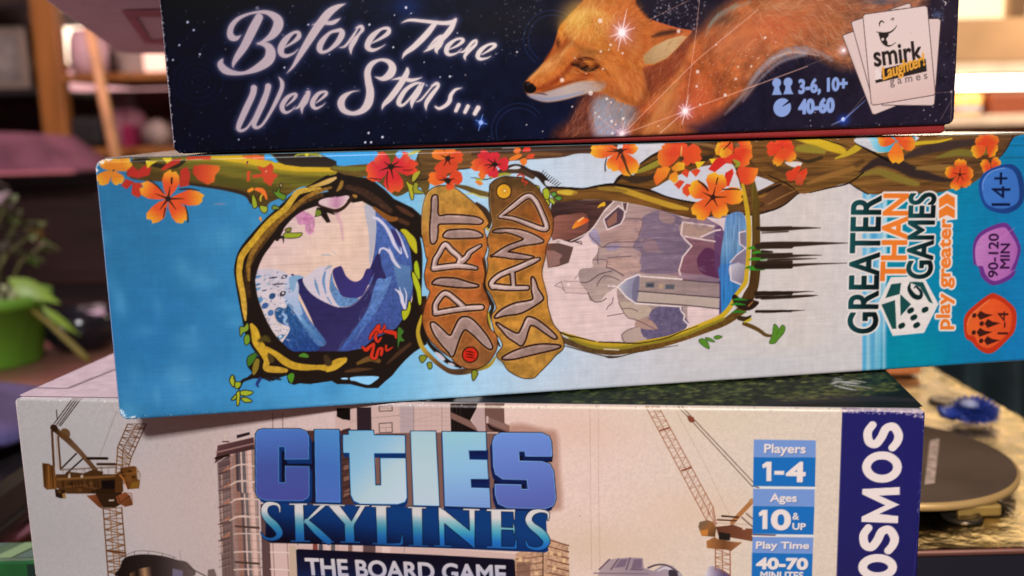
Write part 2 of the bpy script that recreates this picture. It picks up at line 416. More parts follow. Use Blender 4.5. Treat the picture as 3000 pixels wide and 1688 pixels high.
# ------------------------------------------------------------------ the three game boxes
def game_box(loc, yaw, label, name='board_game_box'):
    r = empty(name, loc, yaw); tag(r, label, 'game box', 'stacked game boxes'); return r
PRINT_STAR_PARTS = ['night_sky_print', 'title_lettering', 'title_lettering', 'title_lettering', 'title_lettering', 'fox_print', 'player_count_icon', 'clock_icon', 'player_count_lettering', 'play_time_lettering', 'card_logo']
PRINT_STAR = """
f|0|0a0b1a>0c1022>101326>17162a>241f2c>28222f@-315 1290 12860 912||1|n2.25||-148 2993 13059 2791 13244 -666 -453 -121
g|0|08080c||.9||0|680 2448 2052 635
g|0|2a2420||.5||0|5248 1851 1328 460
g|0|101c3c||.5||0|6278 149 1069 428
g|0|30282a||.6||0|7682 2002 1242 414
g|0|3c3038||.6||0|11587 1704 1286 643
g|0|10162c||.7||0|3890 1015 1341 619
g|0|1c3a80||.45||0|3633 2090 301 201
g|0|251f30||.6||0|10816 262 1926 330
S|0|3a4a80|.1|.22|||549 1033 9 521 1001 9 484 981 9 442 980 9 403 993 9 376 1022 9 365 1062 9 372 1101 9 395 1136 9 431 1158 9 472 1165 9 513 1154 9 544 1128 9 559 1092 9 557 1051 9 537 1014 9
S|0|3a4a80|.1|.22|||621 999 9 572 941 9 502 906 9 424 902 9 354 929 9 304 982 9 284 1052 9 295 1126 9 340 1189 9 405 1230 9 481 1242 9 555 1223 9 611 1175 9 640 1108 9 636 1035 9 599 967 9
S|0|3a4a80|.1|.22|||702 964 9 626 875 9 521 823 9 406 816 9 300 857 9 226 938 9 194 1044 9 213 1152 9 277 1246 9 377 1309 9 492 1327 9 600 1298 9 684 1227 9 729 1127 9 722 1016 9 668 916 9
S|0|3a4a80|.1|.22|||789 923 9 687 802 9 543 732 9 385 724 9 241 781 9 139 891 9 97 1032 9 123 1183 9 210 1310 9 345 1395 9 501 1420 9 651 1380 9 765 1284 9 825 1148 9 817 996 9 745 859 9
S|0|34508c|.18|.35|||5637 1265 13 5559 1347 13 5508 1446 13 5493 1556 13 5513 1665 13 5565 1765 13 5647 1842 13 5750 1893 13 5863 1912 13 5976 1897 13 6080 1848 13 6165 1772 13
S|0|34508c|.18|.35|||5592 1209 13 5496 1305 13 5436 1426 13 5418 1558 13 5441 1689 13 5504 1805 13 5603 1900 13 5726 1961 13 5861 1983 13 5999 1964 13 6123 1908 13 6224 1817 13
S|0|34508c|.18|.35|||5073 -117 13 4998 -36 13 4951 62 13 4936 168 13 4955 275 13 5008 371 13 5086 445 13 5184 496 13 5292 512 13 5403 496 13 5502 448 13 5581 373 13
S|0|34508c|.18|.35|||5027 -175 13 4934 -78 13 4879 41 13 4861 171 13 4885 299 13 4948 415 13 5041 506 13 5160 564 13 5293 586 13 5424 567 13 5545 509 13 5641 417 13
k|0|8a90b0>5a6a9a>c8c4cc||.35||230,0.2244|270 2261 5153 2159 5069 -127 66 64
k|0|a8a09a||.4||60,0.204|5153 2159 5790 2145 5557 1536 5115 1134
k|0|c8c2cc>9a94a8||.55||110,0.2652|7409 2111 8344 2092 8232 1625 7514 1695
k|0|c8c2cc>9a94a8||.45||70,0.2448|11808 2019 12452 2006 12480 94 11704 121
s|0|c8c6d4|.24|1|||3630 2073 39 3630 2073 39
s|0|c8c6d4|.17|1|||2150 1856 28 2150 1856 28
s|0|c8c6d4|.19|1|||3063 1835 32 3063 1835 32
s|0|c8c6d4|.17|1|||3404 1491 28 3404 1491 28
s|0|c8c6d4|.17|1|||1750 1235 28 1750 1235 28
s|0|c8c6d4|.19|1|||2952 212 33 2952 212 33
s|0|c8c6d4|.21|1|||3162 141 37 3162 141 37
s|0|c8c6d4|.19|1|||2892 70 33 2892 70 33
s|0|c8c6d4|.19|1|||2983 67 33 2983 67 33
s|0|c8c6d4|.19|1|||4250 1028 33 4250 1028 33
s|0|c8c6d4|.13|1|||4098 1024 22 4098 1024 22
s|0|c8c6d4|.19|1|||3884 904 33 3884 904 33
s|0|c8c6d4|.13|1|||4395 1679 21 4395 1679 21
s|0|c8c6d4|.11|1|||3449 1966 18 3449 1966 18
s|0|c8c6d4|.13|1|||3703 1987 21 3703 1987 21
s|0|c8c6d4|.11|1|||2434 1410 18 2434 1410 18
s|0|c8c6d4|.11|1|||3865 1255 18 3865 1255 18
s|0|c8c6d4|.11|1|||2077 909 18 2077 909 18
s|0|8a8088|.34|.7|||1415 2113 55 1415 2113 55
s|0|8a8088|.17|.7|||4491 1044 29 4491 1044 29
s|0|8a8088|.19|.7|||1762 1714 31 1762 1714 31
s|0|8a8088|.19|.7|||4977 1350 32 4977 1350 32
g|0|2a50b0||.8||0|4702 311 110 92
s|0|c0d0f0|.38|1|||4702 311 66 4702 311 66
s|0|7aa0e8|.11|1|||4735 439 6 4702 311 17 4659 184 4
s|0|7aa0e8|.11|1|||4619 351 6 4702 311 15 4804 280 4
s|0|9aa0b8|.23|1|||386 1934 37 386 1934 37
s|0|9aa0b8|.19|1|||464 1817 31 464 1817 31
s|0|9aa0b8|.17|1|||236 1605 28 236 1605 28
s|0|9aa0b8|.19|1|||522 1464 31 522 1464 31
s|0|9aa0b8|.17|1|||124 1392 28 124 1392 28
s|0|9aa0b8|.15|1|||985 184 26 985 184 26
S|0|46507e|2.49|.35||1.78|1143 1724 7 1074 1683 63 1006 1702 101 989 1771 87 1029 1874 73 1142 1976 52 1340 2045 31 1550 2048 62 1692 1954 129 1702 1850 146 1613 1721 108 1492 1642 52 1383 1593 17
S|0|46507e|2.49|.35||1.78|1375 1603 14 1513 1567 91 1562 1469 144 1514 1347 148 1346 1238 106 1155 1173 49 997 1177 70 873 1221 109 810 1306 91 844 1380 25
S|0|46507e|2.49|.35||1.78|1431 1978 114 1330 1815 129 1188 1575 115 1070 1421 88 1004 1318 49 992 1260 11
S|0|46507e|2.49|.35||1.78|1738 1513 14 1895 1597 39 1995 1682 67 1991 1745 52 1915 1740 42 1805 1652 84 1726 1535 98 1719 1444 81 1784 1405 53 1892 1437 25 1971 1497 9
S|0|46507e|2.49|.35||1.78|2720 2147 7 2597 2104 70 2466 2020 112 2313 1849 119 2156 1643 109 1998 1419 79 1879 1249 39 1782 1153 7
S|0|46507e|2.49|.35||1.78|2206 1852 9 2350 1876 45 2492 1873 60 2565 1899 53 2632 1936 7
S|0|46507e|2.49|.35||1.78|2595 1762 53 2465 1730 42 2339 1607 81 2292 1502 88 2330 1448 53 2430 1474 42 2566 1583 74 2642 1701 88 2631 1761 60 2578 1766 39
S|0|46507e|2.49|.35||1.78|2593 1508 9 2684 1531 35 2810 1679 35 2899 1807 18
S|0|46507e|2.49|.35||1.78|2859 1790 18 2935 1810 53 2954 1764 53 2896 1695 39 2826 1608 71 2765 1507 64 2759 1408 9
S|0|46507e|2.49|.35||1.78|3073 1556 14 3231 1633 42 3344 1710 64 3338 1772 53 3238 1764 39 3107 1672 81 3032 1571 92 3018 1494 78 3094 1456 50 3204 1489 21 3283 1533 7
S|0|7a6a7c>8f7c86@1524 1715 4529 1281|1.07|.42||0.64|#53
S|0|7a6a7c>8f7c86@1524 1715 4529 1281|1.07|.42||0.64|#54
S|0|7a6a7c>8f7c86@1524 1715 4529 1281|1.07|.42||0.64|#55
S|0|7a6a7c>8f7c86@1524 1715 4529 1281|1.07|.42||0.64|#56
S|0|7a6a7c>8f7c86@1524 1715 4529 1281|1.07|.42||0.64|#57
S|0|7a6a7c>8f7c86@1524 1715 4529 1281|1.07|.42||0.64|#58
S|0|7a6a7c>8f7c86@1524 1715 4529 1281|1.07|.42||0.64|#59
S|0|7a6a7c>8f7c86@1524 1715 4529 1281|1.07|.42||0.64|#60
S|0|7a6a7c>8f7c86@1524 1715 4529 1281|1.07|.42||0.64|#61
S|0|7a6a7c>8f7c86@1524 1715 4529 1281|1.07|.42||0.64|#62
S|0|46507e|2.49|.35||1.78|3554 1851 7 3679 1887 39 3914 1864 49 4168 1832 57 4324 1840 67 4379 1882 39
S|0|46507e|2.49|.35||1.78|4359 1854 60 4292 1735 82 4157 1596 75 3986 1472 57 3869 1411 9
S|0|46507e|2.49|.35||1.78|4049 1817 71 3923 1673 89 3732 1500 82 3584 1397 53 3533 1323 9
S|0|46507e|2.49|.35||1.78|3935 1473 11 4056 1589 39 4155 1628 61 4128 1525 71 4061 1441 61 4073 1380 9
S|0|46507e|2.49|.35||1.78|4259 1436 14 4391 1491 36 4475 1557 54 4450 1592 39 4358 1576 39 4247 1493 71 4214 1408 72 4256 1357 47 4367 1376 22 4447 1438 9
S|0|46507e|2.49|.35||1.78|4404 1389 7 4498 1408 39 4613 1527 47 4681 1561 32 4668 1497 43 4556 1403 57 4494 1329 47 4503 1271 9
S|0|46507e|2.49|.35||1.78|4757 1344 14 4886 1412 36 4970 1473 54 4945 1500 39 4852 1485 39 4742 1409 68 4694 1324 68 4736 1279 47 4841 1291 22 4897 1318 7
S|0|7a6a7c>8f7c86@1524 1715 4529 1281|1.07|.42||0.64|#73
S|0|7a6a7c>8f7c86@1524 1715 4529 1281|1.07|.42||0.64|#74
S|0|7a6a7c>8f7c86@1524 1715 4529 1281|1.07|.42||0.64|#75
S|0|7a6a7c>8f7c86@1524 1715 4529 1281|1.07|.42||0.64|#76
S|0|7a6a7c>8f7c86@1524 1715 4529 1281|1.07|.42||0.64|#77
S|0|7a6a7c>8f7c86@1524 1715 4529 1281|1.07|.42||0.64|#78
S|0|7a6a7c>8f7c86@1524 1715 4529 1281|1.07|.42||0.64|#79
S|0|46507e|2.49|.35||1.78|1273 945 92 1244 843 89 1119 615 93 1018 422 81 994 342 61 1045 317 43 1138 368 32 1278 557 27 1416 784 25 1490 906 25
S|0|46507e|2.49|.35||1.78|1487 963 89 1459 872 82 1394 728 89 1273 503 82 1230 401 72 1265 353 47 1354 393 36 1479 559 43 1612 778 61 1688 932 61 1695 1024 53 1657 1093 11
S|0|46507e|2.49|.35||1.78|1735 663 13 1842 749 36 1890 819 54 1852 838 36 1759 787 61 1680 686 72 1674 608 68 1721 565 43 1803 592 22 1865 648 7
S|0|46507e|2.49|.35||1.78|1850 614 7 1924 649 36 2028 796 43 2087 873 18
S|0|46507e|2.49|.35||1.78|2047 857 21 2086 852 50 2038 728 61 1970 641 57 1963 544 7
S|0|46507e|2.49|.35||1.78|2182 691 13 2292 770 36 2350 831 50 2316 859 36 2224 826 57 2141 725 72 2133 650 68 2182 612 40 2275 649 18 2319 687 7
S|0|7a6a7c>8f7c86@1524 1715 4529 1281|1.07|.42||0.64|#87
S|0|7a6a7c>8f7c86@1524 1715 4529 1281|1.07|.42||0.64|#88
S|0|7a6a7c>8f7c86@1524 1715 4529 1281|1.07|.42||0.64|#89
S|0|7a6a7c>8f7c86@1524 1715 4529 1281|1.07|.42||0.64|#90
S|0|7a6a7c>8f7c86@1524 1715 4529 1281|1.07|.42||0.64|#91
S|0|7a6a7c>8f7c86@1524 1715 4529 1281|1.07|.42||0.64|#92
S|0|46507e|2.49|.35||1.78|2844 857 7 2734 842 25 2614 774 79 2560 675 108 2597 569 87 2728 516 61 2876 556 90 2973 662 126 3014 823 119 2997 985 104 2993 1137 96 3063 1251 75 3194 1308 39 3319 1279 71 3376 1188 111 3330 1086 118 3213 1025 65 3103 1057 7
S|0|46507e|2.49|.35||1.78|3601 1168 32 3586 1093 79 3482 934 90 3325 741 87 3213 636 54 3179 561 7
S|0|46507e|2.49|.35||1.78|3354 1006 7 3505 1023 47 3650 988 54 3811 1025 7
S|0|46507e|2.49|.35||1.78|3845 930 18 3724 941 40 3569 856 61 3465 718 76 3442 643 69 3501 617 40 3617 713 33 3783 910 40
S|0|46507e|2.49|.35||1.78|3833 923 25 3753 799 62 3655 676 69 3638 571 7
S|0|46507e|2.49|.35||1.78|3709 659 7 3790 693 27 3917 830 25 4007 925 16
S|0|46507e|2.49|.35||1.78|3966 892 29 4042 928 51 4060 884 47 3954 757 65 3865 632 62 3857 527 7
S|0|46507e|2.49|.35||1.78|4423 847 7 4327 825 40 4253 747 58 4227 657 66 4164 590 55 4062 546 44 4004 577 26
s|0|46507e|2.49|.35||1.78|4365 591 62 4320 504 55
s|0|46507e|2.49|.35||1.78|4509 564 62 4460 478 55
s|0|46507e|2.49|.35||1.78|4668 537 73 4612 450 62
S|0|7a6a7c>8f7c86@1524 1715 4529 1281|1.07|.42||0.64|#99
S|0|7a6a7c>8f7c86@1524 1715 4529 1281|1.07|.42||0.64|#100
S|0|7a6a7c>8f7c86@1524 1715 4529 1281|1.07|.42||0.64|#101
S|0|7a6a7c>8f7c86@1524 1715 4529 1281|1.07|.42||0.64|#102
S|0|7a6a7c>8f7c86@1524 1715 4529 1281|1.07|.42||0.64|#103
S|0|7a6a7c>8f7c86@1524 1715 4529 1281|1.07|.42||0.64|#104
S|0|7a6a7c>8f7c86@1524 1715 4529 1281|1.07|.42||0.64|#105
S|0|7a6a7c>8f7c86@1524 1715 4529 1281|1.07|.42||0.64|#106
s|0|7a6a7c>8f7c86@1524 1715 4529 1281|1.07|.42||0.64|#107
s|0|7a6a7c>8f7c86@1524 1715 4529 1281|1.07|.42||0.64|#108
s|0|7a6a7c>8f7c86@1524 1715 4529 1281|1.07|.42||0.64|#109
S|1|a4959f>b3a3a8>cdbfbc>d6c8c4@776 1560 4892 1091|.11|1|||#53
S|1|a4959f>b3a3a8>cdbfbc>d6c8c4@776 1560 4892 1091|.11|1|||#54
S|1|a4959f>b3a3a8>cdbfbc>d6c8c4@776 1560 4892 1091|.11|1|||#55
S|1|a4959f>b3a3a8>cdbfbc>d6c8c4@776 1560 4892 1091|.11|1|||#56
S|1|a4959f>b3a3a8>cdbfbc>d6c8c4@776 1560 4892 1091|.11|1|||#57
S|1|a4959f>b3a3a8>cdbfbc>d6c8c4@776 1560 4892 1091|.11|1|||#58
S|1|a4959f>b3a3a8>cdbfbc>d6c8c4@776 1560 4892 1091|.11|1|||#59
S|1|a4959f>b3a3a8>cdbfbc>d6c8c4@776 1560 4892 1091|.11|1|||#60
S|1|a4959f>b3a3a8>cdbfbc>d6c8c4@776 1560 4892 1091|.11|1|||#61
S|1|a4959f>b3a3a8>cdbfbc>d6c8c4@776 1560 4892 1091|.11|1|||#62
S|2|a4959f>b3a3a8>cdbfbc>d6c8c4@776 1560 4892 1091|.11|1|||#73
S|2|a4959f>b3a3a8>cdbfbc>d6c8c4@776 1560 4892 1091|.11|1|||#74
S|2|a4959f>b3a3a8>cdbfbc>d6c8c4@776 1560 4892 1091|.11|1|||#75
S|2|a4959f>b3a3a8>cdbfbc>d6c8c4@776 1560 4892 1091|.11|1|||#76
S|2|a4959f>b3a3a8>cdbfbc>d6c8c4@776 1560 4892 1091|.11|1|||#77
S|2|a4959f>b3a3a8>cdbfbc>d6c8c4@776 1560 4892 1091|.11|1|||#78
S|2|a4959f>b3a3a8>cdbfbc>d6c8c4@776 1560 4892 1091|.11|1|||#79
S|3|a4959f>b3a3a8>cdbfbc>d6c8c4@776 1560 4892 1091|.11|1|||#87
S|3|a4959f>b3a3a8>cdbfbc>d6c8c4@776 1560 4892 1091|.11|1|||#88
S|3|a4959f>b3a3a8>cdbfbc>d6c8c4@776 1560 4892 1091|.11|1|||#89
S|3|a4959f>b3a3a8>cdbfbc>d6c8c4@776 1560 4892 1091|.11|1|||#90
S|3|a4959f>b3a3a8>cdbfbc>d6c8c4@776 1560 4892 1091|.11|1|||#91
S|3|a4959f>b3a3a8>cdbfbc>d6c8c4@776 1560 4892 1091|.11|1|||#92
S|4|a4959f>b3a3a8>cdbfbc>d6c8c4@776 1560 4892 1091|.11|1|||#99
S|4|a4959f>b3a3a8>cdbfbc>d6c8c4@776 1560 4892 1091|.11|1|||#100
S|4|a4959f>b3a3a8>cdbfbc>d6c8c4@776 1560 4892 1091|.11|1|||#101
S|4|a4959f>b3a3a8>cdbfbc>d6c8c4@776 1560 4892 1091|.11|1|||#102
S|4|a4959f>b3a3a8>cdbfbc>d6c8c4@776 1560 4892 1091|.11|1|||#103
S|4|a4959f>b3a3a8>cdbfbc>d6c8c4@776 1560 4892 1091|.11|1|||#104
S|4|a4959f>b3a3a8>cdbfbc>d6c8c4@776 1560 4892 1091|.11|1|||#105
S|4|a4959f>b3a3a8>cdbfbc>d6c8c4@776 1560 4892 1091|.11|1|||#106
s|4|a4959f>b3a3a8>cdbfbc>d6c8c4@776 1560 4892 1091|.11|1|||#107
s|4|a4959f>b3a3a8>cdbfbc>d6c8c4@776 1560 4892 1091|.11|1|||#108
s|4|a4959f>b3a3a8>cdbfbc>d6c8c4@776 1560 4892 1091|.11|1|||#109
F|5|5c2c1c>9a4a28>a8582f>9c5c38>8a5a44@6056 134 10562 1861|4.63|1|n2.35||5948 16 6137 298 6297 571 6435 752 6844 1107 7325 1167 7810 1320 8082 1514 8315 1655 8452 1798 8626 1959 8859 2117 9074 2186 10117 2153 11831 2118 11915 1818 11584 956 11039 954 10785 992 10587 1001 10406 1073 10135 1222 9832 1268 9515 1189 9252 997 9077 786 9085 744 8888 543 8591 365 8196 208 8018 139 7968 -20
g|5|b46c4a||.75||0|8882 1476 775 443
g|5|c0583a||.8||0|8196 509 432 451
g|5|b8603c||.7||0|9374 1611 480 295
g|5|a8805e||.7||0|9666 1936 551 147
g|5|4a3830||.75||0|8588 1813 274 201
g|5|b47444||.7||0|7647 452 318 487
g|5|bc7a44||.7||0|7527 118 415 151
g|5|b06440||.7||0|9948 1731 690 395
g|5|b4583c||.5||0|9509 1659 328 263
g|5|a86840||.6||0|10482 1636 232 463
g|5|4a5060||.8||0|11277 1997 396 66
F|5|5c3028|1.07|1|||5948 16 6137 298 6296 553 6453 696 6525 490 6444 306 6498 99 6563 3
F|5|7e7a80>8c8c98>9494a8@6836 665 6593 39|2.85|1|||6446 381 6472 529 6570 646 6836 674 7123 526 7209 392 7080 172 6990 15 6558 22 6466 231
g|5|6c686a||.5||0|6947 364 224 205
F|5|7c3c28|2.14|.85|||7363 1093 7692 1185 7926 1362 8082 1514 8022 1185 7846 968 7533 755 7396 610
S|5|8c8478|.93|.6|||8335 1545 18 8452 1753 55 8704 1920 62 9055 2040 36
S|5|6c9492|.93|.6|||8374 1672 15 8549 1869 22 8840 2009 18
S|5|8a8288|.93|.6|||8650 306 26 8947 598 68 9241 983 94 9616 1215 112 9974 1280 112
S|5|9c98a4|.93|.6|||8947 504 15 9262 870 38 9578 1104 49 9975 1206 56
S|5|8f8a94|.95|.7|||9077 794 33 9304 1054 66 9602 1245 99 9867 1287 100 10170 1246 67 10423 1106 33
S|5|c0b8b8|.51|.6|||9427 1150 17 9691 1242 40 9921 1236 33 10207 1179 17
u|5|c8784c>a4522e>d09060>8a4a30>b89478>c4603c||.4||1700,4.27673,0.249476,16;8785 1349 54 9176 1708 36 8196 434 69 7804 447 69 9378 1240 31 8588 1722 52 7508 176 54 9765 1878 -16 9771 1509 -61|#155
u|5|c8784c>a8522e>d8a070>8a4a30>c8a890>c4603c||.4||700,3.80124,0.221739,18;9422 1579 -62 10127 1644 -65 10492 1221 -33 9769 1899 36|9068 2077 10828 2040 10766 1046 10134 1247 9603 1212 9077 828
u|5|8a4c38>4a241c>a86a58||.4||120,2.85115,0.178197,12;6157 316 70|5977 43 6257 499 6451 622 6497 80
u|5|b8b4bc>8a8890>a8a4b0||.35||220,2.49476,0.178197,12;6735 390 -64|6465 380 6585 618 7123 507 7019 43 6554 41
F|5|ac5c28>b4652e>b8692f>a85a30@5508 890 7811 1558|.5|1|n2.2||5391 857 5419 915 5516 1000 5651 1123 5788 1283 5883 1440 5928 1569 5969 1694 6028 1782 6144 1905 6294 2045 6380 2133 6420 2221 7147 2207 7206 2062 7319 1915 7451 1807 7716 1715 7928 1655 8106 1620 8043 1530 7887 1369 7696 1209 7483 1111 7305 1067 7344 835 7408 610 7239 485 6950 550 6702 688 6492 722 6261 674 5993 614 5745 595 5557 647 5446 724 5396 799
g|5|d0a44c||.9||0|6270 1831 324 270
g|5|c48238||.5||0|6661 1532 290 200
g|5|a4522c||.6||0|7105 1884 217 289
g|5|c08a4a||.6||0|6407 2043 340 161
g|5|bc7044||.5||0|6856 1835 325 289
g|5|d08a30||.7||0|6022 1693 72 144
g|5|b8622e||.7||0|6936 884 369 240
g|5|9c5028||.6||0|7184 728 167 260
g|5|94421f||.7||0|6382 974 239 92
g|5|b46a40||.5||0|7193 1391 329 219
g|5|cf9050||.75||-45|5855 1136 237 91
g|5|8a6034||.5||0|6390 1303 291 109
S|5|d6a060|1.43|.75|||5511 963 47 5742 1139 84 6012 1349 80 6186 1490 36
S|5|83351a|1.21|.9|||5561 779 37 5791 854 84 6003 985 80 6158 1145 62 6314 1287 25
S|5|6c2c18|1.07|.7|||5693 756 15 5922 814 48 6152 889 55 6382 937 29
S|5|8c3f1e|.71|.7|||5746 1248 18 5863 1390 29 5942 1532 29
F|5|9c8c90>b0a098>a48c80@5501 671 6705 854|.86|1|||5446 724 5692 734 5998 817 6266 886 6553 895 6714 850 6645 741 6491 719 6261 670 5993 613 5745 593 5557 645
S|5|8088a4|.57|.7|||5502 680 26 5746 635 48 6032 663 48 6339 727 26
F|5|140e12|.21|1|||5387 858 5430 918 5531 886 5596 811 5545 739 5447 742 5396 791
s|5|4a4048|.5|.5|||5461 883 51 5461 883 51
S|5|4a3a44|.29|.8|||5560 739 11 5692 720 26 5767 699 9
g|5|4a2414||.9||0|5959 1478 43 101
F|5|5a2814|.86|.95|||6159 1163 6255 1234 6351 1267 6521 1217 6624 1114 6517 1043 6384 1047 6271 1096
g|5|d87a28||1||-8|6444 1165 113 62
g|5|f0a848||.8||0|6416 1189 55 26
g|5|4c200e||.55||0|6348 1149 219 110
S|5|140c0a|.21|1|||6159 1163 15 6272 1131 37 6366 1066 48 6489 1063 44 6591 1111 15
S|5|3a1a10|.29|.9|||6255 1225 11 6389 1257 26 6540 1217 11
F|5|140c0a|.29|1|||6352 1121 6415 1142 6442 1097 6385 1069
S|5|7c3218|.57|.8|||6251 1051 11 6383 989 29 6574 1023 11
S|5|7a3c1e|.71|.7|||6576 1097 15 6690 1057 29 6764 963 18
f|5|a08058>bc9a70>c0986c@7325 1204 8004 1516|.57|1|||7307 1260 7482 1398 7714 1502 7927 1551 8016 1531 7872 1369 7693 1212 7483 1126 7334 1130
S|5|3a2420|1.07|.85|||7464 1548 18 7618 1590 73 7773 1610 62 7928 1624 15
S|5|c0603a|.36|.9|||7448 1800 11 7716 1702 22 7928 1646 22 8082 1610 15
S|5|5a3020|.71|.6|||7202 2044 7 7315 1906 29 7448 1794 22
u|5|d09854>9a5228>dca868>84421f>c87a44>b86a3a||.42||2200,2.06709,0.160377,14;5606 997 -141 5899 1334 -126 6193 1778 -109 6482 2023 77 6857 1853 50 7040 1395 -39 6841 942 -64 6384 1047 7 7224 838 -82 7616 1343 31 6073 781 16|5508 890 5900 1389 6061 1746 6409 2132 7127 2117 7428 1767 7327 1351 7305 1094 7358 648 6950 587 6645 708 6267 922 5790 845
u|5|d08a54>9a4c28>c87848||.45||400,3.20755,0.213836,16;7032 844 -71|6844 1107 7305 1094 7396 591 6950 550 6703 743
u|5|c8aa80>94704c||.4||160,2.13836,0.142558,12;7616 1343 31|7306 1205 7811 1503 8004 1516 7615 1196
S|5|8a3c18|1.43|.5|||6022 1693 18 6093 1547 54 6013 1386 44 5857 1208 22
S|5|7c4a20|1.43|.5|||6168 1545 14 6279 1415 54 6467 1337 73 6657 1350 29
S|5|9a4a24|1.43|.5|||7197 1682 18 7348 1515 73 7308 1315 73 7190 1171 29
S|5|7a4424|1.43|.5|||6645 745 18 6836 684 56 7066 565 74 7220 504 30
S|5|dcb060|2.14|.45|||6099 1781 36 6328 1919 108 6593 1931 90 6818 1800 54
S|5|d08a48|2.14|.45|||6710 1111 18 6862 1033 74 6955 846 92 6990 660 37
S|5|c88a50|2.14|.45|||7311 32 38 7608 454 112 7885 911 93 8120 1403 37
S|5|cc7a4c|2.14|.45|||8589 1317 37 8882 1531 111 9275 1595 92 9573 1458 37
u|5|e0b868>c88c3c>f0cc80||.4||500,2.13836,0.142558,16;6289 1848 -122 6665 1767 -68|6021 1675 6178 1923 6483 2095 6858 1907 6662 1587 6282 1542
u|5|5c2a1c>7c3c24>9a5030||.5||200,3.20755,0.178197,16;7710 1009 -118|7421 1091 7926 1298 8042 1332 7807 932 7455 645
S|5|6c2e14|2.49|.5|||5764 1247 18 5937 1370 54 6129 1491 54
S|5|8a4420|2.49|.5|||6516 970 18 6647 856 74 6857 775 74 7028 622 56
S|5|9a4e24|2.49|.5|||6851 1527 18 7001 1359 91 7036 1139 92 6956 957 37
S|5|52261a|2.49|.5|||7343 1019 37 7398 796 111 7298 539 93 7082 322 37
S|5|8a4026|2.49|.5|||7925 1243 37 8080 998 111 8040 627 112 7803 259 56
S|5|84422a|2.49|.5|||8491 1541 37 8393 1212 111 8550 873 112 8472 500 56
S|5|7c4430|2.49|.5|||9277 1373 37 9082 1118 112 8886 788 94
s|5|f0d4c0|.14|.85|||6961 45 9 8198 1180 9 9183 1919 9
s|5|c87860|.29|.18|||6961 45 24 8198 1180 23 9183 1919 23
s|5|f0d4c0|.14|.85|||6961 45 9 7990 375 9 10019 1017 9
s|5|c87860|.29|.18|||6961 45 24 7990 375 24 10019 1017 24
s|5|f0d4c0|.14|.85|||7990 375 11 7575 41 11
s|5|c87860|.29|.18|||7990 375 28 7575 41 28
s|5|f0d4c0|.14|.85|||8229 2094 7 8179 1640 7 8000 441 8
s|5|c87860|.29|.18|||8229 2094 18 8179 1640 18 8000 441 19
s|5|f0d4c0|.14|.85|||6942 45 8 6579 330 7
s|5|c87860|.29|.18|||6942 45 19 6579 330 19
s|5|f0d4c0|.14|.85|||6942 45 8 6975 288 7
s|5|c87860|.29|.18|||6942 45 19 6975 288 19
s|5|f0d4c0|.14|.85|||6942 45 8 7179 375 7
s|5|c87860|.29|.18|||6942 45 19 7179 375 19
s|5|f0d4c0|.14|.85|||8045 2080 5 7409 1801 5
s|5|c87860|.29|.18|||8045 2080 14 7409 1801 14
s|5|c8a890|.13|.55|||9078 711 8 10617 1234 8
s|5|c8a890|.13|.55|||10154 2054 8 10558 1435 8
s|5|c8a890|.13|.55|||10617 1251 8 10861 1494 8
s|5|c8a890|.13|.55|||12224 528 9 12511 536 9 12514 53 9
s|5|c8a890|.13|.55|||12508 399 9 12336 94 9
s|5|c8a890|.13|.55|||11015 532 9 10662 152 9 10447 57 9
g|5|e8c8d0||.8||0|10617 1251 100 100
s|5|fff4f4|.27|1|||10626 1251 47 10626 1251 47
g|5|2848a8||.9||0|10653 144 120 103
s|5|d8e4ff|.34|1|||10644 153 62 10644 153 62
s|5|8098d8|.25|.7|||11018 447 3 10662 152 27 10447 74 5
s|5|b0a0a8|.23|.8|||12502 537 41 12502 537 41
s|5|c8c0c8|.11|.7|||10084 155 20 10084 155 20
s|5|c8c0c8|.11|.7|||10162 280 20 10162 280 20
s|5|c8c0c8|.11|.7|||10094 70 20 10094 70 20
s|5|c8c0c8|.11|.7|||12414 419 21 12414 419 21
s|5|c8c0c8|.11|.7|||12188 306 21 12188 306 21
s|5|c8c0c8|.11|.7|||12033 251 21 12033 251 21
s|5|c8c0c8|.11|.7|||12253 80 21 12253 80 21
s|5|c8c0c8|.11|.7|||12147 170 21 12147 170 21
s|5|c8c0c8|.11|.7|||11267 45 21 11267 45 21
g|5|4a5878||.8||0|12207 1778 100 67
k|5|a8b4cc||.7||30,0.158385|12092 1914 12329 1909 12340 1675 12102 1681
S|5|d8c8c4||1|||12308 1976 5 12345 1958 17 12329 1917 7
g|5|b87898||.6||0|6977 1624 225 225
g|5|f0dcd8||.9||0|6977 1624 113 113
s|5|fff6f0|.56|1|||6977 1624 95 6977 1624 95
s|5|f4e0e0|.18|.8|||6977 1624 23 7060 1973 2
s|5|f4e0e0|.18|.8|||6977 1624 23 6907 1338 2
s|5|f4e0e0|.18|.8|||6977 1624 23 7190 1691 2
s|5|f4e0e0|.18|.8|||6977 1624 23 6787 1563 2
s|5|f4e0e0|.18|.8|||6977 1624 23 6834 1743 2
s|5|f4e0e0|.18|.8|||6977 1624 23 7137 1489 2
s|5|f4e0e0|.18|.8|||6977 1624 23 7101 1759 2
s|5|f4e0e0|.18|.8|||6977 1624 23 6918 1783 2
s|5|f4e0e0|.18|.8|||6977 1624 23 6860 1498 2
s|5|f4e0e0|.18|.8|||6977 1624 23 7043 1442 2
g|5|b87898||.6||0|7990 375 165 165
g|5|f0dcd8||.9||0|7990 375 83 83
s|5|fff6f0|.4|1|||7990 375 69 7990 375 69
s|5|f4e0e0|.18|.8|||7990 375 17 8048 632 2
s|5|f4e0e0|.18|.8|||7990 375 17 7941 166 2
s|5|f4e0e0|.18|.8|||7990 375 17 8145 425 2
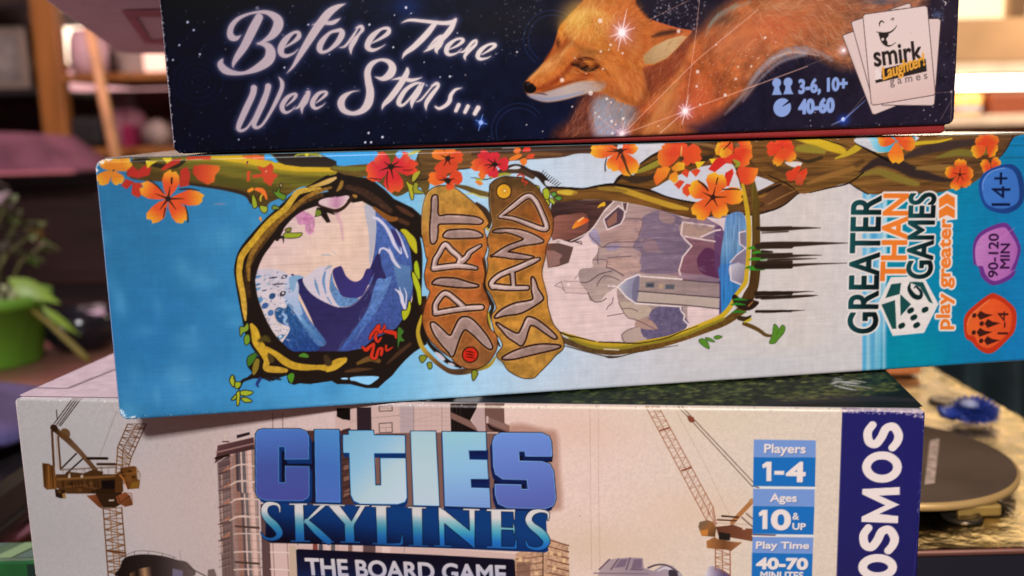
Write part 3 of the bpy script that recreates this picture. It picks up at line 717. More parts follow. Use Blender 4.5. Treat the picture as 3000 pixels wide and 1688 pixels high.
s|5|f4e0e0|.18|.8|||7990 375 17 7852 331 2
s|5|f4e0e0|.18|.8|||7990 375 17 7884 463 2
s|5|f4e0e0|.18|.8|||7990 375 17 8109 275 2
s|5|f4e0e0|.18|.8|||7990 375 17 8078 474 2
s|5|f4e0e0|.18|.8|||7990 375 17 7945 493 2
s|5|f4e0e0|.18|.8|||7990 375 17 7907 282 2
s|5|f4e0e0|.18|.8|||7990 375 17 8040 242 2
g|5|b87898||.6||0|6951 49 128 128
g|5|f0dcd8||.9||0|6951 49 64 64
s|5|fff6f0|.31|1|||6951 49 54 6951 49 54
s|5|f4e0e0|.18|.8|||6951 49 13 6999 246 2
s|5|f4e0e0|.18|.8|||6951 49 13 6914 -112 2
s|5|f4e0e0|.18|.8|||6951 49 13 7070 86 2
s|5|f4e0e0|.18|.8|||6951 49 13 6846 15 2
s|5|f4e0e0|.18|.8|||6951 49 13 6871 117 2
s|5|f4e0e0|.18|.8|||6951 49 13 7042 -28 2
s|5|f4e0e0|.18|.8|||6951 49 13 7021 125 2
s|5|f4e0e0|.18|.8|||6951 49 13 6920 140 2
s|5|f4e0e0|.18|.8|||6951 49 13 6886 -22 2
s|5|f4e0e0|.18|.8|||6951 49 13 6989 -54 2
s|5|ecdcd4|.38|.75|||6007 921 66 6007 921 66
s|5|ecdcd4|.42|.75|||6459 705 73 6459 705 73
s|5|ecdcd4|.42|.75|||6632 1808 71 6632 1808 71
s|5|ecdcd4|.25|.75|||6716 610 43 6716 610 43
s|5|ecdcd4|.27|.75|||6975 294 47 6975 294 47
s|5|ecdcd4|.25|.75|||6786 257 44 6786 257 44
s|5|ecdcd4|.17|.75|||6853 204 30 6853 204 30
s|5|ecdcd4|.33|.75|||8197 985 57 8197 985 57
s|5|ecdcd4|.23|.75|||8181 759 40 8181 759 40
s|5|ecdcd4|.23|.75|||6792 1438 39 6792 1438 39
s|5|ecdcd4|.15|.75|||6762 1366 26 6762 1366 26
s|5|ecdcd4|.21|.75|||6634 1342 36 6634 1342 36
s|5|ecdcd4|.21|.75|||6981 1305 36 6981 1305 36
s|5|ecdcd4|.17|.75|||6661 1072 30 6661 1072 30
s|5|ecdcd4|.35|.75|||7889 1620 59 7889 1620 59
s|5|ecdcd4|.17|.75|||6158 506 30 6158 506 30
s|5|ecdcd4|.15|.75|||6527 397 27 6527 397 27
s|5|ecdcd4|.17|.75|||6583 333 30 6583 333 30
s|5|ecdcd4|.17|.75|||6782 552 30 6782 552 30
s|5|ecdcd4|.23|.75|||6797 69 41 6797 69 41
s|5|ecdcd4|.13|.75|||7547 155 24 7547 155 24
s|5|ecdcd4|.15|.75|||8865 1041 27 8865 1041 27
s|5|ecdcd4|.19|.75|||9082 1044 34 9082 1044 34
s|5|ecdcd4|.15|.75|||8501 1393 27 8501 1393 27
s|5|ecdcd4|.23|.75|||9306 1484 40 9306 1484 40
s|5|ecdcd4|.23|.75|||8827 855 40 8827 855 40
s|5|ecdcd4|.31|.75|||8650 607 54 8650 607 54
s|5|ecdcd4|.19|.75|||8236 471 34 8236 471 34
s|5|ecdcd4|.13|.75|||5421 249 23 5421 249 23
s|5|ecdcd4|.12|.75|||5674 138 20 5674 138 20
s|5|ecdcd4|.17|.75|||5309 1368 29 5309 1368 29
s|5|ecdcd4|.12|.75|||6393 1010 20 6393 1010 20
s|5|ecdcd4|.12|.75|||6218 1253 20 6218 1253 20
k|5|f0d8cc>e8c0a8||.6||70,0.178197|8100 1090 9472 1609 9575 1328 8689 606 8098 625
k|5|f0e8e8||.6||20,0.142558|6487 491 7123 470 6981 63 6536 79
s|6|8298c8|.13|1|||9507 773 147 9507 773 147
f|6|8298c8|.1|1|||9472 741 9543 738 9562 654 9599 582 9430 584 9459 657
s|6|8298c8|.13|1|||9697 776 148 9698 776 148
f|6|8298c8|.1|1|||9662 743 9734 741 9753 657 9789 585 9620 587 9649 660
s|7|8298c8|.13|1|||9605 378 297 9605 378 297
s|7|1c1828|.1|1|||9614 400 10 9746 480 44
t|8|8298c8|.1|1||0.285~3-6, 10+|9884 807 10690 825 10696 597 9888 560
t|9|8298c8|.1|1||0.38~40-60|9889 484 10473 495 10478 281 9893 272
s|10|4a3a3a|.1|1|||10608 1476 23 10629 1492 23 10948 1592 23 11514 354 24 11536 340 24 11189 220 24 11148 230 24 10608 1476 23
f|10|cdb6b0|.1|1|||10608 1476 10629 1492 10948 1592 11514 354 11536 340 11189 220 11148 230
s|10|4a3a3a|.1|1|||10749 1679 23 10766 1699 23 10962 1754 23 11165 391 24 11065 700 24 10749 1679 23
f|10|cdb6b0|.1|1|||10749 1679 10766 1699 10962 1754 11165 391 11065 700
s|10|4a3a3a|.1|1|||11371 1863 23 11692 1956 23 11729 1952 23 11749 1896 23 11371 1863 23
f|10|cdb6b0|.1|1|||11371 1863 11692 1956 11729 1952 11749 1896
s|10|4a3a3a|.1|1|||11992 1708 23 12229 1706 23 12261 1677 23 12208 349 24 12168 331 24 11312 366 24 11992 1708 23
f|10|cdb6b0|.1|1|||11992 1708 12229 1706 12261 1677 12208 349 12168 331 11312 366
s|10|4a3a3a|.1|1|||10943 1774 23 10969 1803 23 11983 1913 23 12024 1890 23 12215 528 24 12192 498 24 11166 371 24 11125 393 24 10943 1774 23
f|10|d0bcb6>d2bdb6>caada5@11371 1863 11696 374|.1|1|||10943 1774 10969 1803 11983 1913 12024 1890 12215 528 12192 498 11166 371 11125 393
S|10|2e2624|.06|1|||11224 1615 5 11223 1665 23 11254 1697 23 11295 1673 15
S|10|2e2624|.06|1|||11409 1710 8 11444 1736 15 11462 1726 10 11442 1696 7
S|10|2e2624|.06|1|||11177 1530 8 11293 1503 33 11404 1517 27 11472 1562 18 11517 1620 7
S|10|2e2624|.06|1|||11228 1498 17 11249 1418 23 11298 1346 28 11375 1304 29 11444 1313 15 11508 1354 7
F|10|2e2624|.06|1|||11217 1509 11384 1488 11343 1412 11366 1365 11361 1305 11280 1360 11245 1425
s|10|cdb6b0|.1|1|||11283 1409 47 11283 1409 47
t|10|2e2624|.06|1||0.19~smirk|11115 1301 11933 1370 11978 1066 11165 981
f|10|2e2624|.06|1|||11175 768 11276 785 11290 939 12032 1082 12062 881 11188 717
t|10|d8c8c4||1||0.127~&|11158 926 11266 948 11289 787 11180 773
t|10|d89a3c|.06|1||0.158~Laughter!|11292 964 11991 1180 12033 917 11319 701
t|10|6a5a56|.06|1||0.032~g a m e s|11423 754 12064 840 12083 724 11445 634
s|10|a8968f|.13|.5|||10652 1408 8 10900 891 8
s|10|8a7470|.08|.7|||11773 1492 13 11773 1492 13
s|0|a8a4aa|.31|.75|||6 2266 24 6 66 26
k|0|d8d4d4>b8b4ba||.8||110,0.2652|-14 2267 35 2266 34 40 -16 42
k|0|a8a0a4>6a6268||.6||60,0.2244|12481 2005 12581 2003 12599 118 12509 121
k|0|6a6a78>3a3a4c||.5||120,0.2244|66 64 12480 94 12483 27 61 3
"""
PRINT_SPIRIT_PARTS = ['sky_print', 'teal_band_print', 'branch_print', 'wave_print', 'vine_print', 'cliff_print', 'vine_print', 'streak_print', 'title_board', 'title_board', 'title_lettering', 'title_lettering', 'title_emblem', 'title_emblem', 'printed_flower', 'printed_flower', 'printed_petal', 'printed_petal', 'printed_petal', 'printed_petal', 'printed_petal', 'printed_petal', 'printed_petal', 'printed_petal', 'printed_petal', 'printed_petal', 'printed_petal', 'printed_petal', 'printed_petal', 'printed_flower', 'printed_flower', 'printed_flower', 'printed_flower', 'printed_flower', 'printed_petal', 'printed_petal', 'printed_petal', 'printed_petal', 'printed_petal', 'printed_petal', 'printed_petal', 'printed_flower', 'printed_flower', 'printed_petal', 'printed_petal', 'printed_petal', 'printed_petal', 'printed_petal', 'printed_petal', 'printed_petal', 'printed_petal', 'printed_petal', 'printed_petal', 'printed_petal', 'printed_petal', 'printed_flower', 'printed_flower', 'printed_flower', 'printed_flower', 'printed_flower', 'printed_flower', 'printed_flower', 'printed_flower', 'publisher_logo', 'publisher_lettering', 'die_logo', 'age_badge', 'duration_badge', 'player_badge']
PRINT_SPIRIT = """
f|0|2b688f>2e6e98>367da8>4d93bd>70aecf>9cc4dc>b4c4d2>bcc0c8>c0bcbe>c4bcb8>c6bcb6>c2bcba@-225 2336 12253 1747||1|n2.035||-271 4840 16913 4496 17502 -1675 -770 -285
g|0|2c72a6||.5||0|463 1251 1597 1171
g|0|4a96c8||.4||0|795 422 1360 435
g|0|4a9ad0||.5||0|2860 394 1664 444
g|0|58a8dc||.6||0|4341 3611 471 314
g|0|bcc8d4||.6||0|7576 3292 1413 326
g|0|9cc6e0||.5||0|6131 579 1138 342
g|0|b4bcc8||.4||0|10518 187 1793 359
g|0|2a6890||.32||0|2274 790 278 314
g|0|4a90b8||.32||0|3222 617 145 96
g|0|4a90b8||.32||0|188 1787 137 207
g|0|30749e||.32||0|-148 2590 142 289
g|0|4a90b8||.32||0|289 735 114 230
g|0|4a90b8||.32||0|125 177 83 271
g|0|4a90b8||.32||0|3450 2197 312 210
g|0|30749e||.32||0|333 174 130 318
g|0|2a6890||.32||0|985 2087 118 113
g|0|5a9cc0||.32||0|1008 623 225 227
g|0|4a90b8||.32||0|27 2152 149 241
g|0|2a6890||.32||0|1672 948 95 319
g|0|30749e||.32||0|3776 1961 179 215
g|0|4a90b8||.32||0|1213 1383 82 91
g|0|30749e||.32||0|2231 88 113 145
g|0|2a6890||.32||0|1177 2097 203 262
g|0|30749e||.32||0|2122 670 173 155
g|0|4a90b8||.32||0|3804 2816 161 225
g|0|5a9cc0||.32||0|1014 273 216 159
g|0|5a9cc0||.32||0|904 690 234 257
g|0|30749e||.32||0|4017 2582 92 317
g|0|30749e||.32||0|-224 949 162 140
g|0|5a9cc0||.32||0|179 151 238 278
g|0|30749e||.32||0|3329 2710 254 305
g|0|5a9cc0||.32||0|171 1897 114 277
g|0|30749e||.32||0|177 337 233 123
g|0|30749e||.32||0|3770 873 162 151
g|0|4a90b8||.32||0|1476 2737 166 309
g|0|5a9cc0||.32||0|2343 1576 163 102
g|0|5a9cc0||.32||0|1853 1445 202 96
g|0|5a9cc0||.32||0|2602 1025 268 171
g|0|5a9cc0||.32||0|3292 2283 316 252
g|0|5a9cc0||.32||0|2424 1308 84 214
g|0|5a9cc0||.32||0|1120 2355 146 196
g|0|5a9cc0||.32||0|1119 1178 259 280
g|0|5a9cc0||.32||0|3688 2561 288 188
g|0|5a9cc0||.32||0|3782 1436 212 123
g|0|30749e||.32||0|3704 1575 251 258
g|0|30749e||.32||0|344 786 221 242
g|0|2a6890||.32||0|952 1479 287 145
g|0|4a90b8||.32||0|497 1399 229 123
g|0|2a6890||.32||0|2455 3024 189 131
g|0|2a6890||.32||0|3565 2763 310 194
g|0|4a90b8||.32||0|1476 2094 236 96
g|0|5a9cc0||.32||0|587 371 82 181
g|0|2a6890||.32||0|3274 312 257 221
g|0|5a9cc0||.32||0|2056 2224 150 201
g|0|5a9cc0||.32||0|3740 442 189 288
g|0|4a90b8||.32||0|1740 2694 168 190
g|0|2a6890||.32||0|3819 1136 170 304
g|0|5a9cc0||.32||0|1341 2180 296 206
g|0|4a90b8||.32||0|2270 296 176 190
g|0|4a90b8||.32||0|1776 1670 250 172
g|0|30749e||.32||0|2261 2346 312 197
g|0|4a90b8||.32||0|-336 297 156 307
g|0|5a9cc0||.32||0|1788 2801 224 182
g|0|5a9cc0||.32||0|-17 2831 167 187
g|0|4a90b8||.32||0|726 1742 88 196
g|0|2a6890||.32||0|2794 2239 198 317
g|0|5a9cc0||.32||0|-110 2867 141 239
f|1|7cb0c8>4a98c0>8cbccc>3a8cb4@12172 1751 12689 1727|.61|.95|||12055 4593 12556 4583 12831 -1319 12296 -1279
s|1|5aa4c8|.61|.7|||12096 4482 44 12285 -535 49
s|1|a4c4cc|.61|.7|||12168 4481 55 12361 -540 62
s|1|4a94bc|.61|.7|||12259 4479 66 12457 -547 74
s|1|78b4cc|.61|.7|||12361 4477 55 12566 -554 62
s|1|b4ccd0|.61|.7|||12452 4475 44 12662 -561 50
f|1|0e8098>107c9c>16749c>1c74a8@12654 1136 15236 1000|.41|1|l.025||12495 4585 16913 4496 17502 -1675 12754 -1313
g|1|0c8894||.6||0|13204 262 734 428
g|1|1c7494||.6||0|14428 3291 697 523
s|1|1a4a60||.5|||14584 3804 23 16323 3786 23
s|1|1a4a60||.5|||14661 3601 23 16342 3570 24
F|2|5a5020>6a6424>5c4a20>4a3a1c@1619 3995 1517 3550|.11|1|h.2||445 3780 543 3985 630 4065 2724 4090 3563 4067 4417 4044 4400 3656 4112 3665 3305 3490 2967 3501 2749 3380 2477 3275 2386 3164 2227 3284 2152 3401 1855 3489 1450 3563 1181 3600 782 3665 543 3687
S|2|9a8c28|1.13|.7|||1182 3952 28 1616 3953 84 2159 3895 155 2704 3766 128 3260 3692 100 3827 3674 57
S|2|c0a02a|.56|1|||1619 3995 42 1889 3966 98 2229 3921 127 2501 3850 113 2914 3774 85 3314 3747 71 3829 3717 43
S|2|4a4a1c|1.13|.8|||1059 3761 42 1595 3674 127 2135 3558 127 2547 3501 85
S|2|33261a|.28|1|||1183 3617 34 1518 3561 42 1855 3496 48 2125 3409 57 2199 3285 43
S|2|2e2618|.45|1|||540 3957 28 701 3966 83 907 3877 70 1135 3870 84 1275 3935 42
S|2|4e3a22|.28|1|||444 3766 28 651 3690 47 917 3668 42 1185 3645 34
f|2|241c18>332a24@2721 4034 2706 3809|.08|1|||2527 4039 2724 4090 3563 4067 3548 3780 2985 3797 2736 3836 2655 3874
F|2|3f96cc|.08|1|||2441 4000 2524 3997 2629 3896 2599 3875 2519 3913 2443 3922
S|2|8a8a34|.17|1|||2883 3959 14 2997 3998 51 3248 3970 43 3274 3941 9
s|2|c4b838|.34|1|||3066 3982 57 3066 3982 57
F|2|3f96ce|.07|1|||3299 4002 4098 4007 4069 3799 3672 3784 3511 3807 3497 3870 3340 3947
S|2|201812|.11|1|||3510 3789 11 3761 3768 18 4088 3807 9
F|2|5e4a24|.14|1|h.2||3437 3774 4178 3813 4871 3731 4854 3286 4727 3439 4412 3301 4245 3418 3997 3599 3648 3646 3518 3699
S|2|6e6a2a|.72|1|||3461 3774 49 3761 3740 73 4005 3757 49
F|2|5c4426>664628>5a3e2a>54382a@4845 3874 7507 3923|.1|1|h.3||4466 3664 4542 3699 4569 3759 4695 3841 4762 3974 4877 4069 5724 4120 7769 4092 7767 3852 7429 3875 7221 3874 7014 3830 6577 3809 6118 3785 5774 3698 5523 3693 5322 3672 5206 3592 4881 3550 4707 3533 4646 3535
S|2|3a2a24|.72|.8|||5592 3914 37 5971 3953 74 6478 3976 87 6990 3950 75 7507 3960 63
S|2|74502e|.38|.8|||5968 3866 25 6476 3889 50 6989 3874 38
s|2|c8bab4|.12|1|||6073 4000 15 6301 3998 15
S|2|2a1e16|.1|1|||4762 3962 7 4745 3852 12 4790 3753 10
S|2|1e1612|.07|1|||5334 3681 12 5523 3700 15 5711 3700 10
S|2|221812|.07|1|||4646 3535 12 4881 3553 17 5032 3585 10
S|2|b8a434|.38|.8|||4551 3919 12 4676 3964 49 4788 3998 24
F|2|6a4a24>64421f>5e4028@7355 3269 10677 3617|.08|1|h.3||7819 3381 8021 3554 8176 3512 8286 3688 8660 3902 8942 4029 9224 4111 11154 4062 11179 3262 10751 3028 10564 2880 10206 2797 9719 2831 9237 2772 8997 2797 8758 2882 8442 2986 8128 3058 7817 3114 7353 3146 6969 3100 6834 3227 6837 3368 7355 3326 7556 3359
F|2|b8c0cc>c4bcbc@8599 3302 9872 3336|.08|1|||8457 3254 8599 3332 8724 3401 8913 3485 9103 3543 9308 3612 9547 3636 9811 3643 9918 3487 9969 3302 10013 3147 9716 3027 9394 3015 9154 3051 8757 3142
f|2|bfbcbe|.08|1|||10193 3451 10405 3380 10562 3310 10376 3227 10199 3153 10139 3296
S|2|1e1612|.11|1|||6776 3366 30 7126 3336 36 7355 3320 30 7556 3352 33 7818 3373 45 8051 3335 39 8285 3294 33 8489 3242 30 8757 3133 27 9170 3035 28 9555 2986 12
S|2|b08a30|.34|1|||7880 3311 60 8051 3260 90 8285 3176 91 8520 3092 91 8837 2989 92 9076 2935 46
S|2|8a6c2c|.39|1|||7602 3320 45 7818 3298 75 8051 3260 45
S|2|c0a238|.23|1|||6942 3283 45 7094 3270 90 7232 3258 45
S|2|7c5428|.84|.7|||7201 3244 60 7663 3213 90 8128 3106 76 8599 2983 76
S|2|3a2c20|.45|1|||7849 3372 30 7974 3488 75 8207 3436 120 8442 3458 90 8598 3529 75
S|2|8a8030|.45|1|||8130 3543 21 8285 3583 75 8473 3653 105 8645 3738 90 8801 3823 45
S|2|16100e|.11|1|||7849 3380 24 7959 3504 24 8068 3575 18
S|2|2a201a|.17|1|||8286 3688 21 8473 3803 39 8660 3894 30
s|2|2c2018|.08|1|||8145 3558 15 8613 3769 15
S|2|4a321e|.84|.8|||9068 3981 30 9384 3927 120 9705 3798 121 10107 3695 122 10515 3576 92
S|2|7c5a34|.45|1|||9162 3993 30 9464 3940 60 9704 3843 45
S|2|3c2a1e|.45|1|||10155 3754 46 10514 3622 92 10845 3428 77
S|2|382a1e|.45|1|||9039 3666 60 9291 3719 106 9482 3774 60
S|2|3a2a1e|.23|1|||10200 3094 25 10442 3209 46 10685 3278 31
S|2|8a6030|.28|1|||10217 3078 31 10525 3129 62 10851 3211 47
S|2|3a281c|.17|1|||10285 2921 16 10609 3064 25 10852 3180 19
S|2|201610|.11|1|||9237 2775 12 9719 2826 28 10206 2800 28 10564 2880 25 10790 3027 16
S|2|c0a22c|.28|1|||10183 3951 30 10506 3950 76 10832 3926 46
F|2|6c4a26>74522a>6a4a28>5c402a@10614 3543 14718 3586|.09|1|h.3||10362 4096 14835 4017 14823 3934 14587 3606 14470 3426 14009 3134 13736 3105 13465 3047 12741 3055 12204 3074 11860 3256 11493 3186 11180 3126 10970 3138 10446 3386 10377 3421
S|2|c0a02c|.59|1|||10876 4035 32 11154 3980 129 11504 3890 178 11752 3786 98
S|2|8a7a30|.77|1|||10950 3856 97 11158 3851 146 11402 3795 81
S|2|3a2a1c|.18|1|||11361 4007 16 11642 3919 26 11855 3848 13
S|2|b4982e|.36|1|||11616 3676 26 11823 3751 82 11995 3844 114 12064 3891 65
S|2|3c3020|.48|1|||10955 3695 32 11129 3641 65 11371 3699 49
S|2|4e3622|.89|.8|||10441 3613 48 10788 3473 98 11136 3430 65 11659 3462 66 12093 3613 82
S|2|8a6232|.77|1|||11140 3283 49 11486 3386 98 11921 3503 99
S|2|362a28|.71|1|||12047 3434 23 12185 3512 99 12394 3604 148 12718 3545 182 12993 3421 183 13452 3290 100 13727 3248 40
S|2|40322e|.77|1|||12802 3641 50 13155 3763 149 13602 3833 149 14145 3885 100 14509 3925 67
S|2|7c6a30|.59|1|||12014 3369 33 12366 3440 99 12638 3349 133 13094 3202 100
S|2|6e4a2a|.59|1|||12200 3165 50 12738 3130 100 13461 3123 67
S|2|8a6a3a|.59|.8|||13080 3468 50 13442 3474 100 13806 3462 67
S|2|74682e|.59|1|||13432 3640 33 13791 3712 117 14158 3685 100 14431 3728 50
s|2|3a2c24|.24|.7|||13529 3537 23 14536 3541 24
S|2|c0a22e|.24|1|||12352 3756 26 12706 3800 59 13023 3882 66 13417 3904 50 13686 3947 23
F|2|bcbcc0|.09|1|||11935 3951 11989 3999 12164 4027 13034 4013 13012 3915 12705 3808 12476 3752 12343 3759 12101 3841
f|2|9cc4d0>3a9cb8>1c7c94@12202 3953 13020 3948|.3|1|||12181 4026 13034 4013 13012 3915 12530 3756 12370 3759 12278 3820
F|2|c8c0bc|.12|1|||10732 3640 10870 3649 11026 3625 10976 3552 10837 3569
S|2|1c1512|.15|1|||11958 3910 16 12173 3807 33 12445 3668 39 12627 3581 33
S|2|1e1612|.12|1|||11877 3267 17 12022 3171 23 12222 3065 17
S|2|241a14|.12|1|||11180 3126 13 11493 3189 20 11860 3262 26 12118 3432 26
S|2|241a14|.12|1|||10970 3141 13 10793 3278 23 10445 3435 16
S|2|3a2a22|.18|1|||14820 3967 33 14672 3704 24 14569 3590 13
f|2|64432a>50341f@10453 3061 10884 3128|.12|1|||10384 3080 10451 3142 10672 3282 10988 3140 10767 2951 10561 2869 10389 2842
S|2|201612|.09|1|||10417 3160 16 10672 3282 23
S|2|86603a|.24|1|||10456 2963 20 10712 3084 26 10935 3175 13
S|2|1c1410|.09|1|||10424 2849 23 10561 2869 26 10767 2960 23 10988 3132 13
F|3|c8aeae>ccb2a8>d2b6a4>d0b4a4@2586 3146 3739 2103|.07|1|l.04|1.436|2149 2118 2225 2362 2383 2590 2499 2720 2656 2923 2733 3018 2898 3159 3169 3272 3439 3360 3728 3325 3916 3195 4071 3103 4224 2961 4390 2804 4542 2572 4646 2378 4606 1999 4600 1853 4512 1575 4402 1348 4317 1145 3932 986 3502 882 3277 857 2932 891 2601 898 2499 1026 2365 1206 2278 1364 2183 1571 2159 1749 2139 1975
F|3|b07098|.38|.7|n1.3||2822 3088 2897 3147 2968 3132 3061 3079 3129 3003 3106 2819 3042 2760 2974 2824 2979 2910 2884 2926 2853 3014
g|3|a85c8c||.6||0|3009 3008 86 74
S|3|b8889c|.48|.5|||3460 3310 86 3476 3162 74 3480 3014 62 3523 2901 50 3535 2665 30
F|3|a4a6b2|.19|.9|||3891 3172 4060 3141 4046 2718 3961 2345 3921 2284 3936 2723
F|3|4a64a0>40548c>3c4c88@4150 2964 3674 825|.07|1|n1.15||4065 3103 4224 2961 4390 2804 4542 2572 4646 2378 4606 1999 4600 1853 4512 1575 4402 1348 4317 1145 3932 986 3502 882 3277 857 3562 1073 3833 1508 3948 1822 3859 2036 3957 2270 4019 2532 4059 2843
F|3|2c2a58>302a54>34305c@2872 1939 3434 1015|.1|1|l.06||2736 2084 2799 2131 2894 2101 2934 1961 3107 1776 3344 1636 3540 1607 3718 1706 3850 1852 3972 2062 3871 2035 3942 2220 4076 2441 4115 2212 4169 2021 4050 1880 3909 1529 3692 1181 3510 1037 3277 857 2932 891 2601 898 2551 1068 3068 1101
F|3|5a7ab0>48669e>3f5a96@3982 2011 3431 951|.19|1|n1.2||3833 1508 3975 1884 4044 2027 4156 2021 4257 2048 4158 1798 4037 1600 3821 1277 3586 1058 3482 974 3405 940
F|3|54749e>4a6894@4360 2120 4469 1731|.24|1|||4276 2457 4366 2264 4538 2192 4606 1999 4589 1905 4518 1703 4388 1607 4349 1865 4310 2122
F|3|2c5482>2a4c80>26407a@2607 1574 2811 924|.1|1|n1.2||2644 1787 2734 1668 2842 1434 2978 1248 3142 1110 3008 912 2638 896 2500 1032 2609 1218 2640 1318 2476 1429 2436 1558 2479 1657 2576 1664
F|3|4a6a98|.19|1|n1.2||2695 1822 2780 1818 2856 1662 2964 1427 3189 1069 3063 1012 2882 1279 2760 1489 2710 1670
F|3|6a96bc>3f6a9c@2786 1513 3130 1111|.12|1|||2763 1540 2824 1537 2901 1405 3050 1218 3154 1096 3045 1128 2896 1316 2795 1462
F|3|b9b2bc>c2b8bc>c8bcbc@2191 2222 2470 1328|.12|1|||2156 2224 2457 2259 2691 2148 2691 1948 2742 1794 2644 1787 2611 1637 2479 1657 2421 1508 2499 1402 2652 1317 2530 1120 2458 1150 2368 1257 2280 1389 2183 1571 2159 1749 2139 1975
F|3|b9b8c6>8ea6c4@2664 2100 2801 1563|.14|1|||2642 2126 2762 2120 2827 1991 2814 1778 2860 1535 2763 1540 2687 1696 2592 1726
u|3|4a6e98>34486e>6a8cb0>8aa4c0>2c3454>dcd4d8||.8||110,0.813702,0.263257,35;2219 2096 20 2510 1957 29 2309 1653 61 2526 1261 -42|2159 2186 2454 2210 2678 2124 2683 1822 2600 1663 2480 1669 2421 1508 2498 1390 2626 1293 2518 1134 2392 1256 2185 1597 2146 1913
k|3|d6ccd2>c8c4d0>a8b0c4||.7||46,0.143595|2905 2488 3305 2470 3267 1793 2990 1870
k|3|c8c8d8>9ab0d0>7a94c4||.6||60,0.0957297|4309 2375 4540 2238 4513 1600 4324 1301 4073 1315
u|3|4a7aa8>20386c>6a98c0||.6||50,2.15392,0.143595,14;2834 1307 -61|2643 1572 2732 1630 3042 1090 2997 938 2640 934 2526 1069
u|3|e0d8dc>8aa4c4>b4b8c8>6c8cb4||.7||60,1.91459,0.191459,12;3119 1990 -78 3347 1687 -49|2952 2061 3130 2178 3288 2170 3285 1893 3406 1633 3165 1734 2991 1895
u|3|d4ccd0||.6||30,0.957297,0.382919,30;2538 1451 -31|2430 1835 2621 1800 2728 1567 2620 1396 2613 1090 2530 1120 2433 1507
S|3|5a80a4|.1|1|||2175 2132 16 2222 2146 45 2276 2157 16
S|3|4a6e96|.1|1|||2178 2017 12 2214 2028 35 2254 2036 12
S|3|6a90b4|.1|1|||2175 1945 16 2210 1959 45 2249 1971 16
S|3|2c2a40|.1|1|||2389 2117 9 2449 2123 24 2516 2127 9
S|3|2c2838|.1|1|||2430 2016 8 2514 2019 20 2611 2021 8
S|3|34304c|.1|1|||2270 1925 6 2304 1930 18 2342 1933 6
S|3|2a4a70|.1|1|||2387 1806 31 2418 1836 88 2452 1859 31
S|3|3a3a54|.1|1|||2582 2107 21 2617 2127 59 2657 2143 21
S|3|3a5a8c|.1|1|||2267 1662 31 2300 1691 88 2335 1715 31
S|3|4a6a9a|.1|1|||2358 1543 32 2377 1574 88 2398 1598 32
S|3|5a86aa|.1|1|||2186 1754 31 2222 1783 88 2262 1806 31
S|3|38343c|.1|1|||2544 1840 28 2577 1866 77 2612 1887 28
S|3|3a6a94|.1|1|||2453 1163 25 2497 1186 71 2547 1203 25
S|3|8a94ac|.1|1|||2332 1377 9 2352 1385 24 2373 1391 9
s|3|c2b8bc|.23|1|||2615 2125 40 2615 2125 40
s|3|c2b8bc|.22|1|||2583 1875 38 2583 1875 38
s|3|b9c4d0|.29|1|||2498 1192 51 2498 1192 51
F|3|7a9cb8|.12|1|||2702 2123 2836 2142 2918 2100 2832 2079 2792 2018 2748 1895 2701 1922 2685 2049
S|3|8aa8c8|.19|1|||2557 1551 38 2602 1498 51 2573 1424 38 2630 1357 25
S|3|a4b4cc|.1|1|||2657 1786 13 2696 1632 15 2775 1539 20 2830 1435 13
F|3|c2b8c0|.1|1|||2893 2076 3007 2158 3146 2252 3341 2243 3281 2045 3284 1880 3349 1725 3436 1616 3344 1630 3106 1763 2956 1910
F|3|5c7ea8|.1|1|n1.2||3336 2155 3364 1990 3436 1854 3511 1767 3733 1746 3616 1635 3442 1616 3350 1738 3292 1918
S|3|6a88ac|.12|1|||3075 2080 10 3093 1966 43 3133 1812 13
S|3|6a88ac|.12|1|||3239 2173 30 3206 2023 45 3232 1832 18
S|3|6a88ac|.12|1|||3253 1768 25 3309 1663 13
F|3|383064>3a3470@3496 2160 3722 1769|.1|1|||3349 2167 3451 2251 3500 2236 3565 2082 3684 2000 3797 2045 3879 2193 3963 2138 3850 1865 3733 1746 3511 1767 3436 1854
S|3|9aa8cc|.07|.8|||3441 1611 6 3590 1610 9 3744 1711 9 3889 1888 8 3986 2112 5
u|3|7a9ac8>8aa4cc>34447c||.6||70,3.11122,0.119662,8;3833 1508 -119|3957 2012 4257 2048 4088 1623 3689 1130 3430 938 3356 943 3702 1387
s|3|9a94b0||.6|||2797 1905 4 2864 1801 5
s|3|9a94b0||.6|||2799 1728 4 2884 1629 5
S|3|c0bccc|.1|1|||4017 2994 37 4101 2953 50 4194 2850 45 4274 2696 58 4318 2569 50 4375 2466 38 4423 2413 25 4415 2527 13
S|3|c0bccc|.1|1|||4082 2428 20 4104 2490 30 4166 2500 30 4250 2433 50 4294 2318 51 4364 2213 38 4401 2186 13
S|3|c0bccc|.1|1|||4353 2806 10 4410 2678 25 4465 2512 38 4520 2346 25
S|3|c0bccc|.1|1|||4241 2509 10 4263 2445 20
F|3|3a3468|.1|1|||4278 2796 4352 2768 4420 2628 4439 2501 4379 2554 4322 2657
S|3|c8c2d0|.07|1|||4298 1855 10 4347 1814 31 4394 1748 56 4408 1644 51 4442 1540 44
S|3|c8c2d0|.07|1|||4374 1877 8 4389 1786 26
S|3|c8c2d0|.07|1|||4443 1867 8 4476 1756 18 4456 1578 18
S|3|8a94a0|.1|.6|||3367 2497 12 3424 2432 13
S|3|9aa0a8|.1|.8|||3200 2442 17 3291 2438 25 3363 2416 10
S|3|8a94a4|.12|.8|||3242 2215 25 3305 2250 45 3348 2260 18
